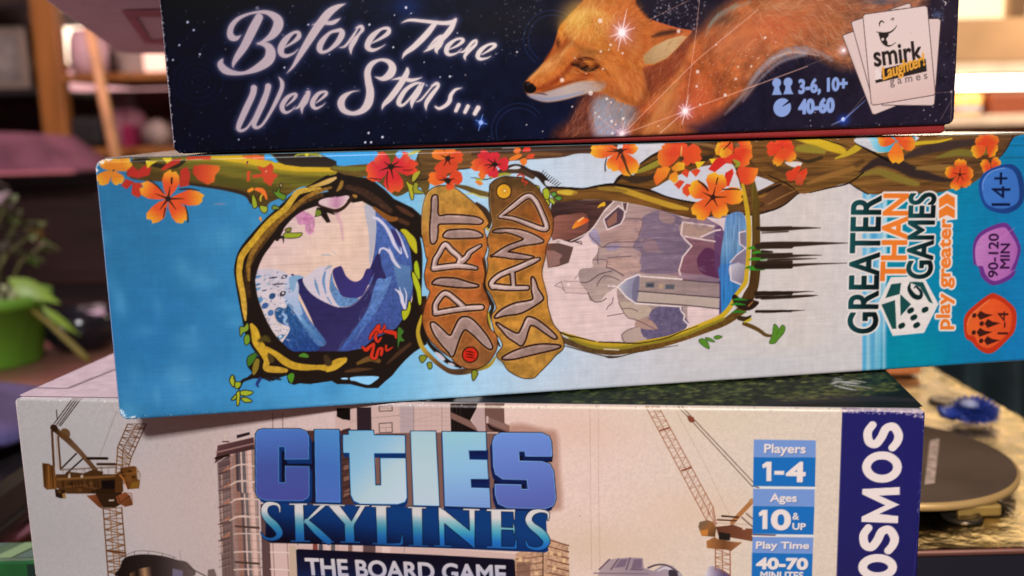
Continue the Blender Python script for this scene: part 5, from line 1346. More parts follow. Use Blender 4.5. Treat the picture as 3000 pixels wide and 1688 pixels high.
S|8|a89a34|.11|1|||5754 1457 23 5778 1280 35 5803 1132 21
F|8|24160e|.07|1||0.263|4768 2884 4780 3034 4818 3207 4886 3354 5001 3425 5101 3440 5250 3416 5349 3363 5471 3259 5631 3115 5728 2998 5789 2895 5806 2818 5736 2745 5756 2630 5779 2540 5762 2400 5707 2275 5691 2271 5703 2170 5727 2025 5693 1824 5746 1691 5785 1529 5745 1385 5747 1223 5802 1103 5873 1040 5899 920 5881 788 5789 630 5699 546 5581 494 5464 486 5335 524 5207 606 5152 684 5012 796 4861 952 4767 1103 4717 1281 4721 1397 4771 1567 4833 1723 4850 1794 4797 1868 4775 2041 4810 2211 4843 2337 4821 2315 4790 2506 4760 2696
F|8|a8803c>aa7634>a8642c>a05a2c>9c5c2e>8a5a32@5200 3418 5232 671|.1|1|n2.3||#537
g|8|b0582a||.5||0|5617 2661 165 381
g|8|b8964e||.6||0|4835 3007 75 375
g|8|b44e24||.6||0|5619 2245 129 201
g|8|b45a28||.6||0|4840 1535 130 173
g|8|8c5028||.5||0|5597 1041 235 206
g|8|a86a34||.4||0|5178 1835 360 173
g|8|7c5634||.6||0|5571 643 222 119
F|9|24160e|.07|1||0.263|5848 3396 5871 3446 5946 3506 6087 3551 6239 3534 6392 3516 6531 3424 6631 3320 6719 3165 6794 3022 6843 2867 6840 2701 6799 2574 6745 2473 6717 2371 6701 2231 6701 2225 6654 2053 6652 1922 6720 1641 6732 1464 6773 1285 6829 1133 6931 994 6988 826 6971 722 6850 624 6729 497 6593 370 6472 272 6280 292 6076 418 5977 573 5906 637 5893 713 5984 826 5958 946 5887 1039 5847 1144 5823 1337 5899 1450 5873 1568 5818 1687 5750 1807 5738 1909 5787 2123 5777 2267 5784 2272 5814 2423 5786 2565 5848 2728 5882 2803 5855 2968 5835 3158
F|9|5a4224>744a28>a0642c>aa7030>ac7832>a87834>a87c38@6213 3522 6271 473|.1|1|n2.3||#546
g|9|b45a2a||.75||0|6645 2683 167 449
g|9|6a5028||.6||0|5944 2965 114 380
g|9|b06828||.5||0|6458 3009 152 127
g|9|4e3a22||.6||0|6185 3435 251 75
g|9|8a6a30||.5||0|5856 2018 115 289
g|9|b07a34||.5||0|6618 1690 102 366
g|9|6a5426||.5||0|6009 646 134 134
g|9|b8904a||.4||0|6383 966 297 148
S|9|a89870|.14|.7|||5846 3346 10 5848 3095 10 5872 2904 10 5862 2778 10 5808 2653 10 5821 2461 10 5797 2271 10
S|9|d0a870|.14|.8|||4763 2696 11 4765 2884 11 4781 3034 11 4821 3207 11 4886 3348 11 5001 3419 11
S|9|a83828|.12|1|||6290 3557 25 6342 3581 30 6392 3542 25 6365 3480 30 6441 3452 28 6402 3416 18
F|10|c8985a|.1|.8||0.718|4945 3265 5008 3288 5017 3188 5022 2981 5185 2981 5436 2959 5625 2927 5712 2873 5698 2842 5635 2831 5432 2846 5180 2856 5017 2849 5000 2724 4976 2599 4930 2550 4894 2590 4897 2816 4925 3066
F|10|2c130b|.07|1||0.527|#559
F|10|b09890>a58a82>b8a098>94786e@4887 3379 6966 406|.1|1|n2.25|-0.024|#559
F|10|7c6258|.24|.45||-0.335|4953 3254 5016 3276 5025 3176 5030 2969 5193 2970 5444 2947 5633 2915 5721 2861 5707 2830 5643 2820 5441 2834 5189 2844 5025 2838 5008 2712 4984 2587 4939 2538 4902 2578 4905 2805 4933 3055
F|10|c8985a|.1|.8||0.718|5098 2670 5163 2730 5303 2743 5492 2736 5631 2698 5705 2638 5653 2615 5488 2615 5248 2619 5122 2637
F|10|2c130b|.07|1||0.527|#563
F|10|b09890>a58a82>b8a098>94786e@4887 3379 6966 406|.1|1|n2.25|-0.024|#563
F|10|7c6258|.24|.45||-0.335|5107 2658 5172 2718 5311 2732 5501 2724 5639 2687 5714 2626 5662 2603 5497 2604 5256 2607 5131 2625
S|10|c8985a|.1|.8||1.39|4923 2151 74 5261 2176 74 5445 2156 66 5594 2123 37
S|10|c8985a|.1|.8||1.39|4924 2163 68 4954 2290 68 5005 2369 64 5112 2523 66 5216 2421 71 5338 2301 71 5326 2216 80
S|10|c8985a|.1|.8||1.39|5377 2249 77 5453 2313 69 5500 2383 59 5672 2480 26
S|10|2c130b|.07|1||1.01|#567
S|10|2c130b|.07|1||1.01|#568
S|10|2c130b|.07|1||1.01|#569
S|10|b09890>a58a82>b8a098>94786e@4887 3379 6966 406|.1|1|n2.25||#567
S|10|b09890>a58a82>b8a098>94786e@4887 3379 6966 406|.1|1|n2.25||#568
S|10|b09890>a58a82>b8a098>94786e@4887 3379 6966 406|.1|1|n2.25||#569
S|10|d8c6be|.19|.8||-0.91|4912 2166 74 5250 2190 74 5434 2171 66 5583 2138 37
S|10|d8c6be|.19|.8||-0.91|4913 2178 68 4943 2304 68 4996 2382 64 5102 2536 66 5206 2434 71 5329 2314 71 5315 2230 80
S|10|d8c6be|.19|.8||-0.91|5366 2264 77 5442 2328 69 5490 2396 59 5663 2494 25
F|10|c8985a|.11|.8||0.803|4897 1914 4970 1975 5112 1982 5282 1960 5465 1893 5614 1842 5535 1825 5335 1835 5108 1867 4967 1896
F|10|2c130b|.08|1||0.589|#579
F|10|b09890>a58a82>b8a098>94786e@4887 3379 6966 406|.11|1|n2.25|-0.027|#579
F|10|7c6258|.27|.45||-0.375|4907 1900 4980 1961 5122 1969 5291 1946 5475 1880 5624 1829 5544 1811 5344 1821 5118 1854 4977 1882
S|10|c8985a|.11|.8||1.55|4919 1432 67 5237 1470 67 5481 1489 73 5661 1488 64
S|10|c8985a|.11|.8||1.55|4925 1443 67 4930 1574 66 5043 1724 66 5132 1731 66 5270 1611 69 5360 1519 73
S|10|2c130b|.08|1||1.12|#583
S|10|2c130b|.08|1||1.12|#584
S|10|b09890>a58a82>b8a098>94786e@4887 3379 6966 406|.11|1|n2.25||#583
S|10|b09890>a58a82>b8a098>94786e@4887 3379 6966 406|.11|1|n2.25||#584
S|10|d8c6be|.21|.8||-1.02|4908 1447 67 5226 1485 67 5470 1504 73 5650 1504 64
S|10|d8c6be|.21|.8||-1.02|4914 1459 67 4919 1589 66 5032 1739 66 5121 1746 66 5259 1626 69 5349 1534 73
F|10|c8985a|.11|.8||0.803|4844 1259 4901 1270 4998 1178 5136 1045 5211 1151 5288 1293 5361 1340 5461 1320 5560 1234 5657 1111 5741 988 5809 836 5779 801 5679 874 5539 1029 5412 1139 5354 1128 5294 1029 5231 871 5168 720 5099 805 4989 944 4895 1096
F|10|2c130b|.08|1||0.589|#591
F|10|b09890>a58a82>b8a098>94786e@4887 3379 6966 406|.11|1|n2.25|-0.027|#591
F|10|7c6258|.27|.45||-0.375|4853 1245 4911 1257 5007 1164 5146 1032 5221 1137 5298 1279 5371 1326 5471 1306 5569 1220 5667 1097 5750 974 5819 822 5789 787 5689 860 5549 1016 5422 1126 5364 1114 5303 1015 5240 857 5177 706 5108 791 4999 930 4904 1082
F|11|c8985a|.11|.8||0.803|5979 625 6068 687 6231 752 6468 805 6675 815 6927 777 6822 731 6599 692 6376 653 6155 615
F|11|2c130b|.08|1||0.589|#595
F|11|b09890>a58a82>b8a098>94786e@4887 3379 6966 406|.11|1|n2.25|-0.027|#595
F|11|7c6258|.27|.45||-0.375|5989 611 6078 673 6241 738 6478 791 6685 801 6937 763 6832 717 6609 678 6386 639 6164 601
F|11|c8985a|.11|.8||0.803|5899 1215 5992 1151 6093 1086 6238 1019 6313 1118 6375 1248 6419 1282 6536 1239 6681 1127 6797 1016 6870 923 6825 918 6679 1023 6534 1135 6446 1155 6400 1069 6353 923 6292 830 6205 887 6076 984 5991 1092
F|11|2c130b|.08|1||0.589|#599
F|11|b09890>a58a82>b8a098>94786e@4887 3379 6966 406|.11|1|n2.25|-0.027|#599
F|11|7c6258|.27|.45||-0.375|5909 1201 6002 1137 6103 1072 6247 1005 6323 1104 6385 1234 6429 1268 6546 1225 6691 1113 6808 1002 6880 909 6836 904 6689 1009 6544 1121 6456 1141 6410 1055 6363 909 6302 816 6215 873 6086 970 6001 1078
F|11|c8985a|.11|.8||0.803|6491 1923 6534 1870 6575 1736 6646 1616 6645 1557 6541 1489 6393 1409 6245 1358 6026 1340 5880 1311 5940 1389 6059 1463 6220 1520 6396 1541 6506 1579 6487 1726
F|11|2c130b|.08|1||0.589|#603
F|11|b09890>a58a82>b8a098>94786e@4887 3379 6966 406|.11|1|n2.25|-0.027|#603
F|11|7c6258|.27|.45||-0.375|6501 1909 6544 1856 6585 1723 6656 1602 6655 1543 6551 1475 6403 1395 6255 1344 6036 1326 5890 1298 5950 1375 6068 1449 6230 1507 6406 1527 6516 1565 6497 1713
S|11|c8985a|.11|.8||1.55|5853 1804 64 5831 1875 61 5971 1996 61 6263 2098 72 6497 2188 64 6611 2226 14
S|11|c8985a|.11|.8||1.55|5854 1819 70 6110 1781 64 6408 1767 50
S|11|c8985a|.11|.8||1.55|6174 2015 55 6186 1800 49
S|11|2c130b|.08|1||1.12|#607
S|11|2c130b|.08|1||1.12|#608
S|11|2c130b|.08|1||1.12|#609
S|11|b09890>a58a82>b8a098>94786e@4887 3379 6966 406|.11|1|n2.25||#607
S|11|b09890>a58a82>b8a098>94786e@4887 3379 6966 406|.11|1|n2.25||#608
S|11|b09890>a58a82>b8a098>94786e@4887 3379 6966 406|.11|1|n2.25||#609
S|11|d8c6be|.21|.8||-1.02|5842 1819 64 5820 1890 61 5960 2011 61 6251 2113 72 6486 2203 64 6600 2241 14
S|11|d8c6be|.21|.8||-1.02|5843 1834 70 6099 1797 64 6396 1782 50
S|11|d8c6be|.21|.8||-1.02|6163 2030 55 6175 1815 49
F|11|c8985a|.1|.8||0.718|5879 2695 5989 2728 6168 2721 6322 2696 6514 2624 6681 2514 6576 2480 6316 2453 6095 2366 6249 2327 6507 2264 6484 2257 6411 2238 6194 2255 6051 2283 5857 2313 5855 2306 5967 2378 6123 2461 6370 2547 6269 2621 6103 2679 6000 2677
F|11|2c130b|.07|1||0.527|#619
F|11|b09890>a58a82>b8a098>94786e@4887 3379 6966 406|.1|1|n2.25|-0.024|#619
F|11|7c6258|.24|.45||-0.335|5888 2683 5997 2717 6177 2709 6331 2684 6523 2612 6689 2502 6585 2468 6325 2441 6104 2354 6258 2315 6515 2252 6494 2243 6421 2225 6204 2242 6060 2270 5867 2300 5864 2294 5975 2366 6132 2449 6379 2535 6277 2609 6111 2667 6009 2665
S|11|c8985a|.1|.8||1.39|5987 2925 25 6202 3079 61 6437 3235 68 6564 3168 68 6676 2937 64 6743 2730 67 6658 2710 61 6453 2793 61 6198 2892 46 5987 2925 25
S|11|2c130b|.07|1||1.01|#623
S|11|b09890>a58a82>b8a098>94786e@4887 3379 6966 406|.1|1|n2.25||#623
S|11|d8c6be|.19|.8||-0.91|5978 2938 25 6192 3092 61 6427 3248 68 6554 3181 68 6665 2950 64 6733 2743 67 6648 2724 61 6443 2806 61 6188 2905 46 5978 2938 25
s|12|2c1a10|.07|1|||6068 3324 251 6068 3324 251
s|12|d0992c|.1|1|||6068 3324 216 6068 3324 216
s|12|8a5a1c||1|||6081 3332 5 6160 3329 6
s|12|8a5a1c||1|||6081 3332 5 6144 3285 6
s|12|8a5a1c||1|||6081 3332 5 6103 3257 6
s|12|8a5a1c||1|||6081 3332 5 6055 3259 6
s|12|8a5a1c||1|||6081 3332 5 6016 3288 6
s|12|8a5a1c||1|||6081 3332 5 6002 3335 6
s|12|8a5a1c||1|||6081 3332 5 6019 3379 6
s|12|8a5a1c||1|||6081 3332 5 6059 3407 6
s|12|8a5a1c||1|||6081 3332 5 6107 3405 6
s|12|8a5a1c||1|||6081 3332 5 6146 3376 6
s|12|e8d0a0|.17|1|||6081 3332 30 6081 3332 30
s|13|24140e|.08|1|||5454 722 272 5454 722 272
s|13|c22c1c|.11|1|||5454 722 231 5454 722 231
S|13|2a120c|.05|1|||5386 779 9 5458 769 21 5523 741 7
S|13|2a120c|.05|1|||5385 735 9 5457 724 21 5521 697 7
S|13|2a120c|.05|1|||5383 690 9 5456 680 21 5520 652 7
f|14|c07428>c07428>cc9a2c@263 3827 23 3655|.06|1|||246 3829 156 3825 69 3796 9 3752 6 3689 35 3670 39 3627 105 3612 175 3638 220 3725 258 3809
f|14|c07428>c07428>cc9a2c@263 3827 338 3624|.06|1|||256 3814 228 3745 219 3670 259 3620 299 3609 327 3634 365 3631 403 3691 398 3741 334 3792 278 3823
f|14|c07428>c07428>cc9a2c@263 3827 107 3997|.06|1|||263 3842 254 3914 230 3996 184 4027 135 4025 126 3991 78 3980 74 3913 108 3865 178 3835 248 3828
f|14|c07428>c07428>cc9a2c@263 3827 514 3958|.06|1|||280 3823 369 3812 458 3809 519 3846 535 3916 509 3944 502 3991 434 4035 366 4010 309 3924 270 3846
f|14|c07428>c07428>cc9a2c@263 3827 319 4005|.06|1|||276 3834 325 3867 366 3917 375 3960 349 3997 322 3992 298 4015 247 3996 229 3954 231 3893 258 3838
s|14|2a1c16|.08|1|||263 3827 24 263 3827 24
f|16|a42e26|.23|1|||449 3822 534 3888 608 3817 722 3896 798 3852 762 3742 598 3706 455 3738
f|17|a42e26|.23|1|||349 3603 424 3698 540 3652 424 3545
f|18|a83426|.23|1|||513 3639 646 3635 630 3454 573 3414 485 3473
f|19|a43226|.23|1|||1212 3812 1309 3851 1349 3752 1314 3571 1177 3547
f|20|a83426|.23|1|||930 3821 1075 3955 1238 3978 1206 3910 969 3805
f|21|b8442a|.23|1|||1308 4004 1662 4022 1655 3938 1480 3957 1317 3948
f|22|c8602a|.23|1|||2096 3981 2304 4004 2439 3972 2436 3915 2162 3951
f|23|b8442a|.23|1|||2320 3834 2428 3803 2530 3870 2568 3813 2548 3728 2629 3683 2555 3615 2507 3517 2414 3591 2391 3663 2252 3653 2241 3696 2395 3719
f|24|b8442a|.23|1|||2172 3895 2194 3908 2180 3810
f|25|b84a28|.23|1|||2169 3754 2225 3767 2201 3612 2159 3599
f|26|c8b02c|.06|1|||727 3958 900 3946 802 3894 744 3840
f|27|c8b02c|.06|1|||957 3993 1091 3989 1102 3954 1031 3908
f|28|ac3826>bc4a28>cc6c2c@1400 3792 1763 3739|.11|1|||1383 3751 1405 3862 1542 3879 1772 3851 1781 3794 1707 3713 1686 3615 1587 3576 1457 3650
s|28|d8b8a0|.17|.7|||2452 3748 28 2452 3748 28
S|28|8a7a98|.23|.6|||1647 3277 9 1743 3281 26 1840 3284 7
f|29|c84e28>c84e28>d49a2c@1001 3385 1096 3802|.06|1|||1020 3402 1108 3498 1186 3613 1185 3718 1144 3792 1095 3775 1062 3817 970 3758 936 3660 951 3524 990 3409
f|29|c84e28>c84e28>d49a2c@1001 3385 621 3580|.06|1|||990 3408 922 3522 829 3604 731 3661 638 3628 663 3574 605 3548 622 3456 717 3396 847 3380 975 3380
f|29|c84e28>c84e28>d49a2c@1001 3385 1511 3381|.06|1|||1026 3368 1150 3306 1302 3271 1429 3275 1493 3331 1491 3373 1529 3418 1439 3481 1314 3513 1157 3454 1027 3398
f|29|c84e28>c84e28>d49a2c@1001 3385 717 3057|.06|1|||975 3379 860 3343 753 3267 672 3177 668 3093 733 3082 747 3025 831 3041 928 3105 968 3240 998 3358
f|29|c84e28>c84e28>d49a2c@1001 3385 1218 3037|.06|1|||1001 3358 997 3231 1036 3096 1090 3025 1179 3006 1211 3053 1247 3053 1268 3156 1236 3254 1137 3325 1025 3375
s|29|2a1c16|.03|1|||1001 3385 33 1044 3567 3
s|29|2a1c16|.03|1|||1001 3385 33 829 3467 3
s|29|2a1c16|.03|1|||1001 3385 33 1230 3377 3
s|29|2a1c16|.03|1|||1001 3385 33 873 3232 3
s|29|2a1c16|.03|1|||1001 3385 33 1098 3223 3
s|29|2a1c16|.08|1|||1001 3385 80 1001 3385 80
S|29|241a14|.08|1|||756 3673 11 856 3586 22 941 3471 14
S|29|241a14|.08|1|||1080 3690 28 1067 3607 22
S|29|241a14|.08|1|||1175 3519 20 1311 3522 25 1458 3496 11
S|29|241a14|.08|1|||1237 3278 14 1261 3149 20 1258 3029 23
S|29|241a14|.08|1|||949 3246 20 911 3106 11
f|30|c2303a>c2303a>d8602c@4322 3760 3939 3649|.05|1|||4298 3773 4180 3814 4048 3864 3959 3794 3938 3714 3974 3665 3947 3598 4036 3541 4140 3545 4232 3632 4309 3732
f|30|c42e30>c42e30>d05a2c@4322 3760 4378 3364|.05|1|||4306 3737 4241 3626 4198 3500 4248 3403 4314 3354 4369 3387 4427 3364 4502 3446 4497 3547 4433 3656 4345 3743
f|30|c23030>c23030>d04a2c@4322 3760 4727 3748|.05|1|||4341 3745 4440 3674 4559 3617 4661 3635 4743 3690 4687 3740 4749 3789 4670 3857 4571 3889 4447 3844 4342 3775
f|30|c23038>c23038>d05a3a@4322 3760 4111 3937|.05|1|||4321 3781 4311 3871 4268 3957 4213 3995 4132 3975 4129 3931 4084 3912 4071 3836 4111 3786 4207 3751 4301 3759
f|30|c43036>c43036>d05a3a@4322 3760 4599 3935|.05|1|||4342 3758 4436 3759 4541 3767 4601 3833 4630 3898 4589 3920 4601 3966 4505 3989 4427 3952 4374 3870 4329 3779
s|30|2a1c16|.02|1|||4322 3760 37 4149 3705 2
s|30|2a1c16|.02|1|||4322 3760 37 4347 3577 2
s|30|2a1c16|.02|1|||4322 3760 37 4504 3749 2
s|30|2a1c16|.02|1|||4322 3760 37 4227 3835 2
s|30|2a1c16|.02|1|||4322 3760 37 4447 3834 2
s|30|2a1c16|.07|1|||4322 3760 92 4322 3760 92
S|30|241612|.07|1|||4270 3688 17 4251 3541 15 4270 3418 7
S|30|241612|.07|1|||3985 3599 10 4106 3577 15 4166 3569 5
S|30|241612|.07|1|||4516 3705 10 4602 3696 12 4664 3713 7
F|30|68a8d8|.14|1|||4406 3960 4468 3995 4516 3957 4476 3885 4427 3898
f|31|d06a2c>d06a2c>d87a2c@5204 3863 4985 3980|.05|1|||5199 3881 5171 3954 5123 4029 5061 4043 5012 4016 4992 3979 4958 3955 4971 3885 5028 3851 5108 3838 5187 3859
f|31|d0682c>d0682c>d8782c@5204 3863 5284 4021|.05|1|||5217 3866 5283 3885 5334 3918 5339 3959 5322 4004 5282 4009 5258 4038 5206 4033 5159 3996 5181 3938 5197 3876
f|31|c84a28>c84a28>d0502a@5204 3863 5441 3881|.05|1|||5217 3851 5279 3811 5354 3778 5410 3786 5441 3839 5422 3874 5453 3913 5400 3967 5338 3972 5271 3932 5214 3877
f|31|c44428>c44428>c84a28@5204 3863 5058 3621|.05|1|||5184 3859 5102 3827 5024 3771 4984 3716 5017 3646 5062 3640 5088 3598 5162 3602 5226 3660 5221 3751 5210 3844
f|31|c44428>c44428>c84a28@5204 3863 5283 3651|.05|1|||5194 3848 5163 3773 5148 3699 5168 3645 5242 3635 5271 3661 5315 3659 5356 3718 5354 3775 5288 3823 5222 3858
s|31|2a1c16|.02|1|||5204 3863 33 5105 3911 2
s|31|2a1c16|.02|1|||5204 3863 33 5239 3930 2
s|31|2a1c16|.02|1|||5204 3863 33 5310 3867 2
s|31|2a1c16|.02|1|||5204 3863 33 5138 3750 2
s|31|2a1c16|.02|1|||5204 3863 33 5239 3763 2
s|31|2a1c16|.07|1|||5204 3863 81 5204 3863 81
f|32|d06028>d06028>d8702c@5191 3518 4882 3577|.05|1|||5178 3533 5112 3600 5025 3647 4945 3663 4896 3621 4911 3580 4880 3545 4911 3485 4985 3445 5086 3468 5173 3508
f|32|c84428>c84428>cc4a28@5191 3518 5419 3597|.05|1|||5207 3510 5281 3468 5360 3449 5414 3493 5427 3554 5416 3585 5410 3632 5353 3670 5293 3674 5235 3614 5198 3536
f|32|c44428>c44428>c84828@5191 3518 5034 3647|.05|1|||5191 3534 5180 3599 5149 3658 5109 3683 5064 3675 5040 3644 5008 3628 5009 3566 5041 3530 5105 3516 5175 3516
f|32|c84a28>c84a28>d0582a@5191 3518 5249 3379|.05|1|||5185 3507 5163 3459 5161 3404 5181 3375 5223 3368 5243 3386 5269 3385 5301 3423 5287 3461 5253 3493 5202 3514
s|32|2a1c16|.02|1|||5191 3518 38 5052 3540 2
s|32|2a1c16|.02|1|||5191 3518 38 5294 3549 2
s|32|2a1c16|.02|1|||5191 3518 38 5120 3571 2
s|32|2a1c16|.02|1|||5191 3518 38 5217 3450 2
s|32|2a1c16|.07|1|||5191 3518 93 5191 3518 93
f|33|bc2c38>bc2c38>c42e34@5940 3749 5693 3936|.05|1|||5934 3768 5901 3853 5859 3935 5780 3977 5723 3970 5719 3929 5664 3914 5678 3834 5727 3775 5830 3754 5918 3750
f|33|c02c38>c02c38>c83038@5940 3749 5932 3942|.05|1|||5950 3759 5988 3809 6021 3868 6014 3916 5970 3943 5938 3930 5905 3945 5862 3910 5836 3863 5887 3804 5927 3758
f|33|c02c34>c02c34>c83038@5940 3749 6155 3749|.05|1|||5951 3735 6005 3682 6070 3639 6123 3653 6146 3702 6146 3742 6162 3785 6122 3857 6069 3853 6004 3818 5950 3765
f|33|c43a30>c43a30>d86a2c@5940 3749 5562 3742|.05|1|||5920 3762 5824 3803 5711 3856 5616 3833 5558 3784 5592 3748 5539 3710 5619 3653 5715 3654 5827 3683 5920 3736
f|33|c02c38>c02c38>c03038@5940 3749 5884 3545|.05|1|||5924 3742 5859 3705 5806 3650 5816 3600 5842 3557 5880 3559 5914 3533 5979 3553 5993 3602 5974 3673 5949 3735
f|33|c83c30>c83c30>d86c2c@5940 3749 5684 3639|.05|1|||5922 3753 5839 3773 5754 3773 5691 3734 5656 3673 5692 3651 5691 3611 5758 3583 5821 3596 5888 3669 5932 3733
s|33|2a1c16|.02|1|||5940 3749 31 5828 3828 2
s|33|2a1c16|.02|1|||5940 3749 31 5936 3831 2
s|33|2a1c16|.02|1|||5940 3749 31 6036 3744 2
s|33|2a1c16|.02|1|||5940 3749 31 5769 3741 2
s|33|2a1c16|.02|1|||5940 3749 31 5914 3652 2
s|33|2a1c16|.02|1|||5940 3749 31 5825 3694 2
s|33|2a1c16|.07|1|||5940 3749 77 5940 3749 77
F|34|d0682c|.14|1|||6236 3945 6301 4012 6351 3980 6337 3918 6273 3907
F|35|c83a2c|.14|1|||6376 3942 6428 4002 6504 4006 6503 3938 6414 3928
F|36|d8742c|.14|1|||6170 3836 6298 3894 6374 3879 6297 3819 6194 3797
F|37|cc4a2c|.14|1|||6437 3853 6502 3894 6572 3886 6539 3825 6450 3827
F|38|d8742c|.14|1|||6334 3806 6424 3834 6448 3765 6396 3717 6346 3756
F|39|d0682c|.14|1|||5671 3602 5747 3637 5783 3561 5719 3526
F|40|d07a2c|.14|1|||5617 3491 5680 3502 5742 3462 5691 3427
f|41|d05a2a>d05a2a>dca82c@7961 3899 7477 3912|.06|1|||7936 3917 7816 3989 7671 4037 7550 4034 7473 3966 7491 3919 7463 3873 7548 3807 7669 3790 7815 3832 7936 3883
f|41|d05a2a>d05a2a>dca02c@7961 3899 7804 3598|.06|1|||7940 3891 7846 3846 7750 3774 7723 3696 7758 3622 7802 3621 7832 3575 7927 3593 7981 3657 7989 3772 7965 3878
f|41|d05028>d05028>dc9a2c@7961 3899 8224 3988|.06|1|||7979 3890 8066 3856 8163 3840 8221 3881 8253 3943 8218 3977 8215 4024 8145 4075 8072 4049 8014 3995 7968 3917
f|41|d05a2a>d05a2a>dcaa2c@7961 3899 8176 3527|.06|1|||7956 3872 7934 3738 7931 3599 8008 3513 8111 3496 8156 3544 8223 3542 8271 3653 8231 3742 8118 3829 7991 3891
f|41|d0602a>d0602a>d8902c@7961 3899 7608 4012|.06|1|||7945 3914 7869 3980 7774 4048 7683 4053 7611 4043 7637 4010 7595 3992 7638 3929 7726 3888 7840 3890 7941 3895
s|41|3a241c|.03|1|||7961 3899 35 7742 3899 3
s|41|3a241c|.03|1|||7961 3899 35 7890 3758 3
s|41|3a241c|.03|1|||7961 3899 35 8079 3933 3
s|41|3a241c|.03|1|||7961 3899 35 8057 3726 3
s|41|3a241c|.03|1|||7961 3899 35 7801 3944 3
s|41|3a241c|.08|1|||7961 3899 85 7961 3899 85
S|41|241812|.08|1|||7729 3794 15 7705 3676 18 7712 3594 21
S|41|4a3020|.08|1|||7976 3817 36 8037 3696 36 8083 3575 30 8130 3513 15
f|42|cc4e2a>cc4e2a>d07a2c@8959 3819 8566 3740|.06|1|||8935 3836 8817 3902 8682 3909 8593 3895 8568 3804 8576 3755 8582 3690 8661 3612 8761 3624 8865 3706 8945 3797
f|42|cc4a28>cc4a28>d0562c@8959 3819 9306 3809|.06|1|||8976 3800 9064 3709 9168 3661 9255 3665 9318 3742 9280 3799 9307 3859 9253 3943 9166 3987 9062 3924 8976 3836
f|42|c8462a>c8462a>d06a2c@8959 3819 8675 3991|.06|1|||8954 3843 8925 3949 8874 4031 8785 4067 8703 4041 8707 3989 8635 3958 8646 3865 8706 3806 8822 3787 8933 3812
f|42|cc4a2a>cc4a2a>d04a2a@8959 3819 8973 4013|.06|1|||8973 3827 9036 3869 9075 3925 9065 3975 9020 4009 8980 4001 8939 4020 8879 3993 8867 3947 8892 3884 8946 3830
f|42|c84a28>c84a28>cc5028@8959 3819 9133 3678|.06|1|||8959 3801 8966 3724 8998 3654 9047 3623 9099 3644 9127 3681 9154 3702 9167 3763 9140 3820 9056 3823 8976 3823
S|42|d8a860|.17|1|||8974 3938 24 8959 3789 15
s|42|4a3420|.41|1|||8975 3751 72 8975 3751 72
f|43|d07a2c>d8a82c@8818 3612 9023 3666|.11|1|||8802 3613 8912 3700 9023 3681 9023 3576 8913 3549 8818 3567
f|44|d0622a>d8842c@8536 3365 8724 3615|.11|1|||8504 3471 8567 3605 8724 3630 8787 3598 8724 3464 8552 3334 8520 3395
f|45|d0762c>d8a02c@8787 3523 8882 3368|.11|1|||8771 3493 8881 3565 8913 3488 8914 3398 8851 3354 8756 3433
f|46|c8452a|.11|1|||8961 3517 9039 3590 9103 3543 9072 3438
f|47|c8452a|.11|1|||9119 3543 9229 3585 9293 3552 9215 3449
f|48|c8452a|.11|1|||8851 3339 8945 3412 9025 3379 8930 3260
f|49|cc4c2a|.11|1|||8986 3274 9057 3347 9136 3330 9122 3178 9074 3134 8994 3197
f|50|d8b42c|.11|1|||9197 3691 9371 3694 9293 3613 9245 3569
f|51|d8b42c|.11|1|||9434 3730 9578 3741 9547 3666 9499 3622
f|52|c03028>c83a28@9709 3494 9809 3277|.11|1|||9836 3566 9709 3494 9680 3281 9776 3278 9854 3489
f|53|c8422a>cc4c2a>d87a2c@9918 3487 10257 3477|.11|1|||9886 3488 9948 3593 10272 3560 10265 3476 10195 3325 10083 3291 9969 3333
f|54|c02e28|.11|1|||9420 3564 9546 3726 9800 3840 9914 3746 9707 3646 9533 3515
f|55|d0602a>d0602a>d8b02c@9840 3824 9528 3908|.06|1|||9827 3841 9762 3912 9683 3972 9597 3994 9553 3951 9547 3909 9528 3877 9548 3797 9627 3779 9730 3777 9821 3817
f|55|cc4a2a>cc4a2a>d8862c@9840 3824 10151 3967|.06|1|||9863 3816 9970 3804 10093 3802 10158 3838 10161 3921 10138 3951 10147 4005 10048 4042 9965 4022 9894 3939 9848 3845
f|55|c84028>c84028>d8762c@9840 3824 10140 3694|.06|1|||9847 3800 9893 3701 9960 3587 10034 3586 10126 3633 10119 3693 10174 3737 10156 3846 10077 3883 9974 3881 9862 3839
f|55|d0502a>d0502a>d88a2c@9840 3824 9669 4025|.06|1|||9841 3842 9842 3924 9820 4009 9766 4043 9709 4051 9693 4017 9649 4009 9620 3940 9662 3879 9741 3840 9821 3826
f|55|c43a28>c43a28>c83e28@9840 3824 9851 3642|.06|1|||9823 3814 9755 3769 9680 3714 9729 3667 9787 3641 9841 3653 9899 3639 9981 3670 9999 3716 9940 3770 9859 3814
f|55|d07a2c>d07a2c>d8b42c@9840 3824 9608 3831|.06|1|||9829 3835 9770 3879 9700 3922 9642 3898 9619 3866 9623 3836 9597 3804 9645 3745 9702 3737 9772 3771 9829 3814
S|55|2c1c14|.08|1|||9671 3874 12 9798 3984 21
s|55|6a5a40|.45|.8|||9910 3936 79 9910 3936 79
S|55|3a3018|.08|1|||9826 3688 15 9918 3487 15 9987 3240 12
S|55|8a8a30|.28|1|||9850 3702 30 9931 3639 76 9884 3595 30
f|56|d0582a>d0582a>dcae2c@9506 3111 9120 3315|.06|1|||9496 3137 9432 3259 9338 3355 9242 3404 9136 3371 9133 3311 9086 3278 9120 3164 9197 3100 9343 3086 9477 3104
f|56|d0602a>d0602a>dcae2c@9506 3111 9597 3497|.06|1|||9534 3125 9649 3198 9742 3294 9725 3397 9672 3478 9599 3471 9541 3519 9416 3480 9384 3392 9432 3256 9488 3136
